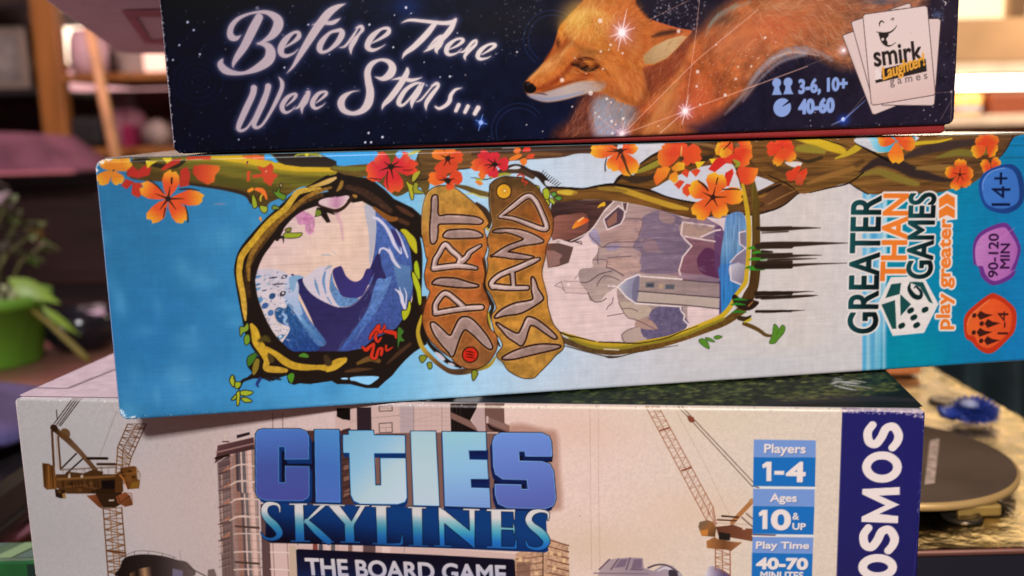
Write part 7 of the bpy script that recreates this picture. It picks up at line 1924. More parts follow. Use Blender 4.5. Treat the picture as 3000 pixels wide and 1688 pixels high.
s|3|a08c84|.08|.7|||3530 1640 8 3736 1715 8
s|3|3c2c2c|.08|.8|||3524 1561 10 3730 1636 10
s|3|a08c84|.08|.7|||3521 1522 8 3726 1596 8
s|3|3c2c2c|.08|.8|||3515 1442 10 3720 1517 10
s|3|a08c84|.08|.7|||3511 1402 8 3717 1478 8
s|3|3c2c2c|.08|.8|||3505 1323 10 3711 1398 10
s|3|a08c84|.08|.7|||3502 1283 8 3708 1358 8
s|3|3c2c2c|.08|.8|||3496 1203 10 3702 1279 10
s|3|a08c84|.08|.7|||3492 1163 8 3699 1239 8
s|3|3c2c2c|.08|.8|||3486 1083 10 3693 1159 10
s|3|a08c84|.08|.7|||3483 1043 8 3689 1119 8
s|3|3c2c2c|.08|.8|||3476 963 10 3683 1039 10
s|3|a08c84|.08|.7|||3473 923 8 3680 999 8
s|3|3c2c2c|.08|.8|||3467 842 10 3674 919 10
s|3|a08c84|.08|.7|||3463 802 8 3671 879 8
s|3|3c2c2c|.08|.8|||3457 721 10 3665 798 10
s|3|a08c84|.08|.7|||3454 681 8 3661 758 8
s|3|3c2c2c|.08|.8|||3447 600 10 3655 678 10
s|3|a08c84|.08|.7|||3444 559 8 3652 637 8
s|3|3c2c2c|.08|.8|||3438 478 10 3646 556 10
s|3|a08c84|.08|.7|||3434 437 8 3643 516 8
s|3|3c2c2c|.08|.8|||3428 356 10 3636 435 10
s|3|a08c84|.08|.7|||3425 315 9 3633 394 8
s|3|4a3c3c|.08|.5|||3785 2351 8 4191 2379 8
s|3|4a3c3c|.08|.5|||3776 2238 8 4182 2266 8
s|3|4a3c3c|.08|.5|||3767 2124 8 4174 2152 8
s|3|4a3c3c|.08|.5|||3759 2010 8 4166 2039 8
s|3|4a3c3c|.08|.5|||3750 1895 8 4157 1925 8
s|3|4a3c3c|.08|.5|||3741 1780 8 4149 1810 8
s|3|4a3c3c|.08|.5|||3732 1665 8 4141 1696 8
s|3|4a3c3c|.08|.5|||3723 1550 8 4132 1581 8
s|3|4a3c3c|.08|.5|||3714 1435 8 4124 1466 8
s|3|4a3c3c|.08|.5|||3705 1319 8 4115 1350 8
s|3|4a3c3c|.08|.5|||3696 1202 8 4107 1235 8
s|3|4a3c3c|.08|.5|||3687 1086 8 4098 1119 8
s|3|4a3c3c|.08|.5|||3678 969 8 4090 1002 8
s|3|4c3a38|.08|.6|||3636 2270 8 3531 143 9
s|3|4c3a38|.08|.6|||3698 2272 8 3594 146 9
s|3|4c3a38|.08|.6|||3755 2273 8 3652 148 9
s|3|4a3c3c|.07|.5|||3797 1489 9 4215 1481 8
s|3|3a2a2a|.1|.7|||4256 1474 14 4429 1465 14
s|3|4a3c3c|.07|.5|||3785 1334 9 4204 1326 9
s|3|3a2a2a|.1|.7|||4245 1319 14 4418 1310 14
s|3|4a3c3c|.07|.5|||3773 1177 9 4192 1170 9
s|3|3a2a2a|.1|.7|||4234 1163 14 4407 1154 14
s|3|4a3c3c|.07|.5|||3761 1020 9 4181 1014 9
s|3|3a2a2a|.1|.7|||4223 1007 14 4396 998 14
s|3|4a3c3c|.07|.5|||3749 863 9 4170 857 9
s|3|3a2a2a|.1|.7|||4211 850 14 4385 841 14
s|3|4a3c3c|.07|.5|||3737 705 9 4159 699 9
s|3|3a2a2a|.1|.7|||4200 692 14 4374 684 14
s|3|4a3c3c|.07|.5|||3725 547 9 4147 541 9
s|3|3a2a2a|.1|.7|||4189 534 14 4363 526 14
s|3|4a3c3c|.07|.5|||3713 387 9 4136 383 9
s|3|3a2a2a|.1|.7|||4177 376 14 4352 368 14
s|3|4a3c3c|.07|.5|||3700 228 9 4124 224 9
s|3|3a2a2a|.1|.7|||4166 217 15 4341 209 15
f|4|bda096||1|||5629 3198 7322 3314 8413 3297 8401 2852 6883 2795 5612 2773
f|4|14100f|.14|1|||5660 3198 5886 3201 5875 2997 5751 3011 5652 3057
f|4|3a2826|.14|1|||5691 2774 5741 2838 5868 2872 5862 2761 5705 2759
f|4|2e2226|.11|1|||5995 3218 6235 3222 6223 2831 5982 2826
s|4|4a3a38|.06|1|||6366 3239 14 6582 3257 14 6583 3170 14 6370 3158 14 6366 3239 14
s|4|6a5450||1|||6373 3206 8 6580 3215 8
s|4|4a3a38|.06|1|||6352 2950 14 6569 2969 14 6566 2807 14 6352 2794 14 6352 2950 14
s|4|6a5450||1|||6357 2880 8 6565 2890 8
s|4|6a5450||1|||6465 2882 8 6461 2795 8
f|4|a99492||1|||6705 3259 6950 3278 6929 2796 6699 2792
s|4|8a726c||1|||6942 3278 9 6922 2796 9
s|4|8a726c||1|||5873 2966 9 5968 2999 9
s|4|8a726c||1|||6233 3042 9 6698 3096 9
s|4|8f7870|.08|1|||6937 3262 11 6923 2827 11
s|4|8f7870|.08|1|||7400 3268 11 7389 2835 11
s|4|97807a||.8|||6299 3051 9 6685 3088 9 6926 3006 9 7281 3112 9 7521 3070 9
f|4|1a1412|.11|1|||7537 3293 7973 3299 7963 3230 7852 3028 7967 2860 7958 2829 7535 2822
f|4|7a5a50|.11|1|||7537 3162 7837 3028 7968 2891 7959 2853 7539 3054
f|4|b0948e|.11|1|||7882 3044 7996 3307 8100 3301 8086 2832 7981 2830
f|4|6c4e46|.08|1|||8092 3301 8405 3305 8408 2991 8486 2946 8476 2838 8094 2832
f|4|84645a|.08|1|||8116 3094 8478 2954 8476 2854 8121 2994
s|4|c0a49c|.08|1|||8131 3087 34 8128 2994 34
S|4|2a1c1a|.28|1|||8128 2979 15 8208 2895 62 8416 2840 31
f|4|4a322e|.11|1|||5144 2812 5927 2826 5858 1531 5062 1509
f|4|8a6454|.28|.7|||5722 2219 5852 2302 5846 2190 5717 2123
f|4|8a6454|.28|.7|||5712 2027 5842 2110 5836 1998 5706 1930
f|4|8a6454|.28|.7|||5697 1769 5828 1853 5822 1740 5692 1672
f|4|74564e|.11|1|||6286 2785 7452 2820 8266 2819 8262 1550 6223 1525
s|4|8a7672|.08|.6|||6697 3191 8 7527 3218 8
s|4|8a7672|.08|.6|||6694 3121 8 7524 3148 8
s|4|8a7672|.08|.6|||6688 2988 8 7520 3017 8
s|4|8a7672|.08|.6|||6685 2910 8 7517 2940 8
s|4|8e7a76|.08|.5|||6768 3244 6 6754 2824 6
s|4|8e7a76|.08|.5|||6845 3245 6 6831 2825 6
s|4|8e7a76|.08|.5|||7043 3248 6 7030 2829 6
s|4|8e7a76|.08|.5|||7134 3249 6 7122 2830 6
s|4|8e7a76|.08|.5|||7225 3251 6 7214 2832 6
s|4|8e7a76|.08|.5|||7316 3252 6 7305 2834 6
s|4|8e7a76|.08|.5|||7468 3254 6 7457 2836 6
s|4|5a4844|.08|.6|||7574 3286 8 7589 2854 8
s|4|5a4844|.08|.6|||7635 3287 8 7650 2855 8
s|4|5a4844|.08|.6|||7695 3288 8 7711 2856 8
s|4|2e2020|.14|.7|||5715 2790 19 5881 2834 19
s|4|2e2020|.14|.7|||5710 2695 19 5876 2740 19
s|4|2e2020|.14|.7|||5704 2600 19 5871 2645 19
s|4|2e2020|.14|.7|||5699 2505 19 5866 2550 19
s|4|2e2020|.14|.7|||5694 2410 19 5861 2454 19
s|4|2e2020|.14|.7|||5688 2314 19 5855 2359 19
s|4|2e2020|.14|.7|||5683 2218 19 5850 2263 19
s|4|2e2020|.14|.7|||5678 2122 19 5845 2167 19
s|4|2e2020|.14|.7|||5672 2026 19 5840 2071 19
s|4|2e2020|.14|.7|||5667 1929 19 5835 1975 19
s|4|2e2020|.14|.7|||5661 1832 19 5829 1879 19
s|4|2e2020|.14|.7|||5656 1736 19 5824 1782 19
s|4|2e2020|.14|.7|||5650 1638 19 5819 1685 19
f|4|584240|.14|1|||4245 1516 4426 1521 4357 137 4188 131
f|4|c4a69c||1|||4365 855 4823 842 4834 156 4343 137
s|4|84685e|.1|1|||4413 835 14 4400 139 15
s|4|84685e|.1|1|||4664 843 14 4652 149 14
s|4|84685e|.1|1|||4851 850 14 4841 156 14
s|4|d4bcb0|.1|1|||4359 662 20 4645 665 20 4822 614 20
s|4|d4bcb0|.1|1|||4337 353 20 4624 357 20 4802 306 20
f|4|b09a80|.24|.8|||4695 795 4819 785 4799 155 4666 150
f|4|c0a298||1|||4848 800 7341 829 8548 773 8527 625 6761 683 4843 729
s|4|7a4038|.14|1|||5152 803 85 5145 682 86
s|4|4a4850|.14|1|||5249 806 71 5242 686 71
s|4|c8b0a8|.14|1|||5366 810 57 5359 690 57
s|4|5a5454|.14|1|||5462 814 71 5455 693 71
s|4|b89a90|.14|1|||5538 816 43 5531 696 43
s|4|7a5c54|.14|1|||5757 824 71 5750 703 71
s|4|c4aaa0|.14|1|||5880 828 113 5873 708 113
s|4|5a4444|.14|1|||6084 835 212 6078 715 212
s|4|d0b4aa|.14|1|||6369 844 141 6363 725 141
s|4|8a7068|.14|1|||6679 855 11 6674 736 11
f|4|b48d70|.13|1|n1.2||8970 1081 9124 1053 9389 949 9406 363 8485 327 8531 773
s|4|6a4434|.1|1|||9073 1039 16 9397 949 22
s|4|6a4434|.1|1|||9071 925 16 9396 840 22
s|4|6a4434|.1|1|||9069 812 17 9394 730 22
s|4|7a5440|.13|1|||8529 682 15 8981 754 18
s|4|6a4434|.1|1|||9067 698 17 9393 620 22
s|4|7a5440|.13|1|||8526 568 15 8979 640 18
s|4|6a4434|.1|1|||9065 584 17 9391 510 22
s|4|7a5440|.13|1|||8523 453 15 8977 525 18
s|4|6a4434|.1|1|||9062 470 17 9390 399 22
s|4|7a5440|.13|1|||8520 338 15 8975 411 19
s|4|8a6450|.1|.8|||8794 929 9 8783 376 9
s|4|8a6450|.1|.8|||8881 932 9 8870 379 9
s|4|4a3026|.1|.8|||8981 935 22 8971 383 22
s|4|8a6450|.1|.8|||9122 940 9 9113 388 9
s|4|8a6450|.1|.8|||9200 942 9 9191 391 9
s|4|8a6450|.1|.8|||9294 946 9 9286 395 9
f|4|dcb484|.19|.8|||9086 847 9145 835 9144 769 9085 781
f|4|dcb484|.19|.8|||9215 833 9274 821 9273 755 9214 767
f|4|dcb484|.19|.8|||9291 726 9349 714 9348 648 9290 660
f|4|dcb484|.19|.8|||9134 592 9192 579 9191 513 9133 526
f|4|dcb484|.19|.8|||8582 719 8640 707 8639 640 8580 653
f|4|dcb484|.19|.8|||8685 668 8744 655 8742 589 8683 601
f|4|dcb484|.19|.8|||8837 489 8896 476 8895 410 8836 422
f|4|6a4a40|.32|.7|||8545 626 8771 652 8766 394 8539 385
f|5|a08c8c>8a7680>9c8c94@9871 491 11188 541|.19|.9|||9836 379 9906 566 10026 725 10196 759 10382 780 10584 776 10601 610 10752 561 10920 685 11054 663 11188 541 11255 435
s|5|6a5460|.19|1|||9888 556 26 10052 735 26
s|5|6a5460|.19|1|||10076 563 26 10196 749 25
s|5|6a5460|.19|1|||10322 572 26 10382 774 25
s|5|6a5460|.19|1|||10398 575 26 10575 581 25
f|5|6c5868|.19|.8|||10127 592 10230 742 10348 755 10297 617
f|5|6c5868|.19|.8|||10398 584 10441 749 10567 763 10567 608
S|5|4a3c44|.16|1|||10668 612 29 10803 668 29 10970 667 25 11138 557 25
S|5|c0b4b8|.32|1|||10820 563 18 10970 623 40 11121 502 29
F|5|3a3038|.25|1|||11004 588 11104 574 11138 485 11004 479
s|5|7a6870|.19|1|||9802 488 22 10668 512 22
f|5|c8bcc0>5a4a68@11575 569 11852 579|.23|1|||11537 437 11624 667 11683 685 11872 601 12051 457
s|6|8a5236||1|||10636 3287 12 11576 1456 13
s|6|8a5236||1|||10832 3290 12 11678 1670 13
s|6|8a5236||.8|||10636 3287 8 10832 3290 8
s|6|8a5236||.8|||10679 3205 8 10870 3217 8
s|6|8a5236||.8|||10721 3123 8 10908 3144 8
s|6|8a5236||.8|||10763 3040 8 10946 3071 8
s|6|8a5236||.8|||10806 2958 8 10984 2998 8
s|6|8a5236||.8|||10848 2875 8 11022 2925 8
s|6|8a5236||.8|||10890 2792 8 11060 2852 8
s|6|8a5236||.8|||10933 2710 8 11099 2778 8
s|6|8a5236||.8|||10975 2627 8 11137 2705 8
s|6|8a5236||.8|||11018 2544 8 11175 2632 8
s|6|8a5236||.8|||11061 2461 8 11214 2558 8
s|6|8a5236||.8|||11103 2377 8 11252 2484 8
s|6|8a5236||.8|||11146 2294 8 11291 2411 8
s|6|8a5236||.8|||11189 2211 8 11329 2337 8
s|6|8a5236||.8|||11232 2127 8 11368 2263 8
s|6|8a5236||.8|||11275 2044 8 11406 2189 8
s|6|8a5236||.8|||11317 1960 8 11445 2115 8
s|6|8a5236||.8|||11360 1876 8 11484 2041 8
s|6|8a5236||.8|||11403 1792 8 11522 1967 8
s|6|8a5236||.8|||11447 1708 8 11561 1893 8
s|6|8a5236||.8|||11490 1624 8 11600 1819 8
s|6|8a5236||.8|||11533 1540 8 11639 1744 8
s|6|8a5236||.8|||11576 1456 8 11678 1670 8
s|6|8a5236||1|||10636 3287 8 10870 3217 8 10721 3123 8 10946 3071 8 10806 2958 8 11022 2925 8 10890 2792 8 11099 2778 8 10975 2627 8 11175 2632 8 11061 2461 8 11252 2484 8 11146 2294 8 11329 2337 8 11232 2127 8 11406 2189 8 11317 1960 8 11484 2041 8 11403 1792 8 11561 1893 8 11490 1624 8 11639 1744 8 11576 1456 8
s|6|7a4630||1|||10730 3289 10 11634 1553 11
s|6|8a5236||1|||11678 1670 15 11730 1386 15
s|6|8a5236||1|||11576 1456 13 11730 1386 13
s|6|8a5236||1|||11594 1594 11 11704 1407 11 11663 1617 11
s|6|7a3a28|.15|1|||10852 2907 25 10994 2958 25
s|6|7a3a28|.15|1|||11191 2261 25 11333 2314 25
s|6|9a8670|.08|1|||11065 3293 7 11498 2469 7 11927 1551 7
s|6|4a3428|.08|1|||11133 3294 12 11318 3093 12 12298 2000 12
s|6|4a3428|.08|1|||11191 3295 12 11376 3094 12 12375 2002 12
f|6|7a4030|.11|1|||11269 3164 11366 3134 11386 3063 11318 3042 11279 3092
s|6|a06c40|.15|1|||12273 1781 71 11978 1426 72
s|6|a87848|.45|1|||12273 1785 84 12273 1785 84
s|6|4a3024||1|||12189 1579 17 12297 1488 17
s|6|4a3024||1|||12122 1514 17 12290 1361 17
s|6|3a2418||1|||11820 1526 30 12064 1512 29
s|6|5a3822||1|||11752 1461 27 12036 1455 27
s|6|8a6a50||1|||11743 1408 8 12290 1393 8
f|6|5c3424>74452e@11725 1301 12293 1214|.15|1|||11725 1344 11920 1371 11978 1394 12135 1335 12291 1330 12295 1118 11962 1171 11766 1196
f|6|c8ac94||1|||12135 1356 12183 1347 12184 1305 12135 1310
f|6|6a5844>8a5a34>5a3c22@11469 1399 11707 1195|.15|1|||11453 1335 11472 1417 11586 1450 11675 1427 11734 1340 11717 1174 11510 1184
f|6|b87434|.45|1|||11480 1272 11607 1298 11599 1191 11510 1188
f|6|1e140e|.11|1|||11765 1260 11951 1234 11947 1122 11776 1122
f|6|a06a3c>6a4226>9a6440@11590 1042 12120 1059|.15|1|||11580 1095 11707 1173 11766 1133 12022 1099 12139 1098 11965 943 11886 966 11670 976 11591 982
s|6|8a5236||1|||11723 971 17 11727 617 17
s|6|8a5236||1|||11949 968 17 11959 540 17
s|6|8a5236||.8|||11723 971 11 11949 968 11
s|6|8a5236||.8|||11724 901 11 11951 883 11
s|6|8a5236||.8|||11725 830 11 11953 797 11
s|6|8a5236||.8|||11726 759 11 11955 712 11
s|6|8a5236||.8|||11726 688 11 11957 626 11
s|6|8a5236||.8|||11727 617 11 11959 540 11
s|6|8a5236||1|||11723 971 11 11951 883 11 11725 830 11 11955 712 11 11726 688 11 11959 540 11
s|6|8a5236||1|||11827 964 13 11842 579 13
F|7|8a5a48|1.94|.55|||8417 2883 9085 2895 9246 2806 9274 2267 9303 1706 9211 1546 8534 1542
f|7|0e1226|.17|1||0.277|4249 2733 4302 2806 4383 2826 5019 2837 5127 2796 5161 2717 5136 2318 4722 2309 4737 2526 4636 2524 4594 1903 4700 1905 4720 2197 5137 2198 5106 1705 5070 1639 4971 1591 4327 1583 4217 1632 4178 1713
f|7|0e1226|.17|1||0.277|5263 2830 5678 2834 5631 1581 5210 1578
f|7|0e1226|.17|1||0.277|5739 2751 5838 2753 5837 2824 6251 2831 6258 2753 6775 2759 6764 2455 6247 2445 6241 1898 6335 1901 6347 2365 6767 2373 6762 1700 6724 1619 6598 1576 5970 1566 5862 1612 5813 1724 5829 2444 5727 2442
f|7|0e1226|.17|1||0.25|6873 2829 7282 2836 7295 1568 6865 1567
f|7|0e1226|.17|1||0.25|7389 2832 8101 2835 8100 2529 7813 2523 7819 2372 8108 2373 8116 2049 7828 2045 7831 1895 8127 1892 8137 1560 7388 1566
f|7|0e1226|.17|1||0.25|8199 2663 8235 2772 8341 2833 8995 2840 9113 2788 9148 2696 9159 2450 8727 2444 8719 2526 8625 2524 8632 2369 9001 2366 9119 2325 9177 2202 9207 1750 9167 1623 9031 1564 8414 1563 8264 1630 8222 1771 8216 1968 8650 1968 8651 1893 8753 1895 8744 2049 8351 2050 8232 2134 8203 2274
f|7|0b1124|.11|1|||4622 2540 4754 2542 4739 2326 5209 2336 5215 2176 4733 2165 4715 1890 4577 1886
f|7|10162e|.39|.9|||5155 2622 5261 2624 5217 1562 5081 1558
f|7|0f2450|.11|1|||7806 2539 8131 2545 8125 2358 7807 2351
f|7|0f2450|.11|1|||7818 2058 8140 2065 8135 1887 7823 1879
f|7|0b1124|.11|1|||8615 2539 8737 2542 8735 2457 9166 2466 9157 2357 8621 2345
f|7|0b1124|.11|1|||8215 2055 8757 2065 8768 1880 8632 1876 8634 1955 8205 1952
f|7|123060|.06|1|||4263 2708 4316 2780 4397 2801 5033 2812 5141 2771 5175 2692 5151 2293 4737 2284 4751 2501 4651 2499 4608 1877 4714 1880 4734 2171 5151 2173 5120 1679 5084 1613 4985 1565 4341 1557 4231 1607 4192 1687
f|7|123060|.06|1|||4277 2682 4330 2755 4411 2776 5047 2787 5155 2746 5190 2667 5165 2268 4751 2259 4765 2476 4665 2474 4623 1852 4729 1854 4748 2146 5165 2147 5135 1654 5099 1588 5000 1539 4356 1531 4246 1581 4206 1662
f|7|123060|.06|1|||4291 2657 4344 2730 4426 2750 5061 2762 5169 2721 5204 2642 5179 2242 4765 2233 4780 2450 4679 2448 4637 1826 4743 1829 4762 2120 5180 2122 5149 1628 5113 1562 5014 1514 4370 1506 4260 1555 4221 1636
f|7|123060|.06|1|||5271 2805 5686 2809 5639 1555 5218 1552
f|7|123060|.06|1|||5279 2780 5694 2784 5648 1530 5226 1526
f|7|123060|.06|1|||5286 2754 5702 2759 5656 1504 5234 1500
f|7|123060|.06|1|||5742 2726 5841 2728 5840 2799 6253 2806 6260 2728 6778 2734 6767 2430 6250 2420 6244 1873 6338 1875 6350 2339 6770 2348 6765 1675 6727 1594 6601 1550 5973 1540 5865 1586 5816 1698 5832 2419 5730 2417
f|7|123060|.06|1|||5745 2701 5843 2703 5843 2774 6256 2781 6263 2702 6781 2709 6770 2405 6253 2394 6247 1847 6341 1850 6353 2314 6773 2323 6768 1649 6730 1568 6604 1524 5976 1515 5868 1560 5819 1672 5834 2393 5732 2391
f|7|123060|.06|1|||5748 2676 5846 2677 5845 2748 6259 2756 6266 2677 6784 2684 6773 2380 6255 2369 6250 1822 6344 1824 6356 2289 6776 2298 6771 1624 6733 1542 6607 1499 5979 1489 5871 1534 5822 1646 5837 2368 5735 2366
f|7|5aa0d0>5aa0d0@3292 3261 3294 3259|.06|1|||#461
f|7|4a6eae>42528e>464a8a@4478 2817 4618 1594|.33|1||-0.139|#461
f|7|5aa0d0>5aa0d0@3292 3261 3294 3259|.06|1|||#462
f|7|4a80b4>446aa8>4a66a8@5459 2833 5417 1583|.33|1||-0.139|#462
f|7|5aa0d0>5aa0d0@3292 3261 3294 3259|.06|1|||#463
f|7|74a4bc>86aec4>a8bcc0>b2c0ca@5794 2665 6745 1732|.33|1||-0.139|#463
f|7|123060|.06|1|||6872 2804 7281 2811 7294 1542 6864 1541
f|7|123060|.06|1|||6871 2779 7280 2786 7293 1516 6863 1515
f|7|123060|.06|1|||6870 2754 7279 2761 7292 1491 6862 1490
f|7|101e48|.06|1|||7383 2807 8096 2810 8094 2504 7807 2498 7813 2347 8102 2348 8111 2024 7822 2020 7825 1870 8121 1866 8132 1534 7382 1540
f|7|101e48|.06|1|||7377 2782 8090 2785 8089 2479 7801 2473 7807 2322 8096 2323 8105 1999 7816 1995 7819 1844 8116 1841 8126 1508 7376 1514
f|7|101e48|.06|1|||7371 2757 8084 2760 8083 2454 7795 2448 7801 2296 8090 2298 8099 1973 7810 1969 7813 1819 8110 1816 8120 1483 7370 1488
f|7|101e48|.06|1|||8186 2638 8222 2747 8328 2808 8983 2815 9100 2763 9136 2672 9146 2425 8715 2419 8706 2501 8612 2499 8619 2344 8989 2341 9107 2300 9164 2177 9194 1725 9155 1598 9019 1539 8401 1537 8251 1604 8209 1745 8203 1943 8637 1943 8638 1867 8740 1870 8732 2023 8338 2025 8219 2108 8190 2249
f|7|101e48|.06|1|||8173 2613 8209 2722 8316 2783 8971 2790 9088 2738 9124 2647 9134 2400 8702 2394 8694 2476 8600 2474 8607 2319 8977 2316 9095 2275 9152 2152 9182 1699 9142 1572 9006 1513 8388 1511 8238 1578 8197 1720 8190 1917 8624 1917 8626 1842 8728 1844 8719 1998 8325 1999 8207 2083 8177 2223
f|7|101e48|.06|1|||8160 2588 8197 2697 8303 2758 8958 2765 9076 2714 9111 2622 9122 2375 8690 2369 8681 2451 8587 2449 8594 2293 8964 2291 9082 2250 9140 2127 9169 1674 9130 1547 8994 1487 8375 1485 8225 1552 8184 1694 8177 1892 8612 1892 8613 1816 8715 1819 8707 1973 8312 1974 8194 2057 8165 2198
f|7|82b4d8>82b4d8@6311 3300 6313 3299|.06|1|||#464
f|7|9cb8bc>a8bcc0>aebcc4@7056 2829 7082 1565|.33|1||-0.139|#464
f|7|82b4d8>82b4d8@6311 3300 6313 3299|.06|1|||#465
f|7|8cb6c0>84acc8>7490c0@7664 2824 7774 1552|.33|1||-0.139|#465
f|7|82b4d8>82b4d8@6311 3300 6313 3299|.06|1|||#466
f|7|6886c2>5e72b0>545e9c@8565 2824 8761 1564|.33|1||-0.139|#466
f|8|12396c>0f3060>0b1d3e>070b1a@5114 1526 5030 834|.12|1|||4334 1497 4647 1527 5796 1545 7367 1527 8028 1525 9081 1519 9043 1337 9055 1011 9069 847 9017 816 7320 835 5894 835 4377 827 4290 881
S|8|071228|.19|1||0.43|4575 1382 11 4566 1490 39 4482 1529 48 4358 1505 87 4303 1398 108 4342 1272 122 4469 1142 134 4541 1017 111 4493 930 71 4382 891 49 4272 923 40 4223 1007 14
f|8|071228|.19|1||0.214|4837 1530 4986 1539 4967 885 4817 874
s|8|071228|.19|1||0.43|4757 1527 22 5046 1533 22
s|8|071228|.19|1||0.43|4742 872 23 5054 879 23
f|8|071228|.19|1||0.214|5379 1526 5292 1524 4962 1199 5006 1201
S|8|071228|.19|1||0.43|5028 1236 79 5222 1039 124 5384 889 111
s|8|071228|.19|1||0.43|5167 1530 20 5408 1534 20
s|8|071228|.19|1||0.43|5280 874 20 5473 883 17
f|8|071228|.19|1||0.214|5608 1526 5425 1521 5706 1180 5847 1184
f|8|071228|.19|1||0.214|6052 1536 5971 1533 5768 1196 5841 1198
f|8|071228|.19|1||0.214|5684 1191 5837 1201 5832 899 5678 889
s|8|071228|.19|1||0.43|5415 1532 20 5694 1531 20
s|8|071228|.19|1||0.43|5890 1534 19 6113 1537 17
s|8|071228|.19|1||0.43|5603 885 23 5924 890 20
f|8|071228|.19|1||0.214|6234 1530 6403 1540 6383 885 6223 874
s|8|071228|.19|1||0.43|6167 1530 22 6469 1533 19
S|8|071228|.19|1||0.43|6154 875 25 6438 873 31 6620 885 48 6644 972 25 6658 1050 7
f|8|071228|.19|1||0.214|6836 1524 7003 1535 6986 875 6835 864
s|8|071228|.19|1||0.43|6776 1528 22 7066 1528 19
s|8|071228|.19|1||0.43|6760 865 22 7079 867 20
S|8|c2bcb8>c0bcb8>6c98a4>357c98>225f98>1c4c80@4585 1526 4539 854|.1|1|||#504
f|8|c2bcb8>c0bcb8>6c98a4>357c98>225f98>1c4c80@4911 1527 4868 857|.1|1|||#505
s|8|c2bcb8>c0bcb8>6c98a4>357c98>225f98>1c4c80@4911 1527 4868 857|.1|1|||#506
s|8|c2bcb8>c0bcb8>6c98a4>357c98>225f98>1c4c80@4911 1527 4868 857|.1|1|||#507
f|8|c2bcb8>c0bcb8>6c98a4>357c98>225f98>1c4c80@4911 1527 4868 857|.1|1|||#508
S|8|c2bcb8>c0bcb8>6c98a4>357c98>225f98>1c4c80@4911 1527 4868 857|.1|1|||#509
s|8|c2bcb8>c0bcb8>6c98a4>357c98>225f98>1c4c80@4911 1527 4868 857|.1|1|||#510
s|8|c2bcb8>c0bcb8>6c98a4>357c98>225f98>1c4c80@4911 1527 4868 857|.1|1|||#511
f|8|c2bcb8>c0bcb8>6c98a4>357c98>225f98>1c4c80@5517 1530 5479 863|.1|1|||#512
f|8|c2bcb8>c0bcb8>6c98a4>357c98>225f98>1c4c80@5517 1530 5479 863|.1|1|||#513
f|8|c2bcb8>c0bcb8>6c98a4>357c98>225f98>1c4c80@5517 1530 5479 863|.1|1|||#514
s|8|c2bcb8>c0bcb8>6c98a4>357c98>225f98>1c4c80@5517 1530 5479 863|.1|1|||#515
s|8|c2bcb8>c0bcb8>6c98a4>357c98>225f98>1c4c80@5517 1530 5479 863|.1|1|||#516
s|8|c2bcb8>c0bcb8>6c98a4>357c98>225f98>1c4c80@5517 1530 5479 863|.1|1|||#517
f|8|c2bcb8>c0bcb8>6c98a4>357c98>225f98>1c4c80@6319 1534 6286 872|.1|1|||#518
s|8|c2bcb8>c0bcb8>6c98a4>357c98>225f98>1c4c80@6319 1534 6286 872|.1|1|||#519
S|8|c2bcb8>c0bcb8>6c98a4>357c98>225f98>1c4c80@6319 1534 6286 872|.1|1|||#520
f|8|c2bcb8>c0bcb8>6c98a4>357c98>225f98>1c4c80@6920 1537 6892 878|.1|1|||#521
s|8|c2bcb8>c0bcb8>6c98a4>357c98>225f98>1c4c80@6920 1537 6892 878|.1|1|||#522
s|8|c2bcb8>c0bcb8>6c98a4>357c98>225f98>1c4c80@6920 1537 6892 878|.1|1|||#523
f|8|071228|.19|1||0.253|7285 1550 7380 1489 7781 1152 7861 1081 7857 845 7731 963 7380 1265 7276 1321
f|8|071228|.19|1||0.222|7283 1447 7368 1453 7357 882 7279 876
f|8|071228|.19|1||0.222|7789 1519 7877 1521 7862 1045 7788 1042
s|8|071228|.19|1||0.44|7697 1520 22 7950 1519 22
s|8|071228|.19|1||0.44|7189 874 22 7460 873 22
f|8|071228|.19|1||0.222|8148 1505 8308 1513 8300 886 8146 877
s|8|071228|.19|1||0.44|8089 1518 29 8522 1521 36
s|8|071228|.19|1||0.44|8523 1530 25 8524 1376 7
s|8|071228|.19|1||0.44|8298 1209 37 8498 1208 29
s|8|071228|.19|1||0.44|8505 1285 11 8515 1208 26 8518 1117 9
s|8|071228|.19|1||0.44|8071 877 30 8533 880 37
s|8|071228|.19|1||0.44|8546 1040 7 8534 892 40
S|8|071228|.19|1||0.44|9072 1378 11 9074 1492 36 8961 1530 47 8823 1494 83 8756 1383 98 8805 1276 109 8954 1153 135 9038 1028 113 8998 921 77 8880 877 51 8742 909 37 8703 1017 11
f|8|c8c0bb>c8c0bb>7aa8ae>3f90a8>2468ac>205894@7855 1539 7833 841|.1|1|||#545
f|8|c8c0bb>c8c0bb>7aa8ae>3f90a8>2468ac>205894@7855 1539 7833 841|.1|1|||#546
s|8|c8c0bb>c8c0bb>7aa8ae>3f90a8>2468ac>205894@7855 1539 7833 841|.1|1|||#547
s|8|c8c0bb>c8c0bb>7aa8ae>3f90a8>2468ac>205894@7855 1539 7833 841|.1|1|||#548
f|8|c8c0bb>c8c0bb>7aa8ae>3f90a8>2468ac>205894@7855 1539 7833 841|.1|1|||#549
s|8|c8c0bb>c8c0bb>7aa8ae>3f90a8>2468ac>205894@7855 1539 7833 841|.1|1|||#550
s|8|c8c0bb>c8c0bb>7aa8ae>3f90a8>2468ac>205894@7855 1539 7833 841|.1|1|||#551
s|8|c8c0bb>c8c0bb>7aa8ae>3f90a8>2468ac>205894@7855 1539 7833 841|.1|1|||#552
s|8|c8c0bb>c8c0bb>7aa8ae>3f90a8>2468ac>205894@7855 1539 7833 841|.1|1|||#553
s|8|c8c0bb>c8c0bb>7aa8ae>3f90a8>2468ac>205894@7855 1539 7833 841|.1|1|||#554
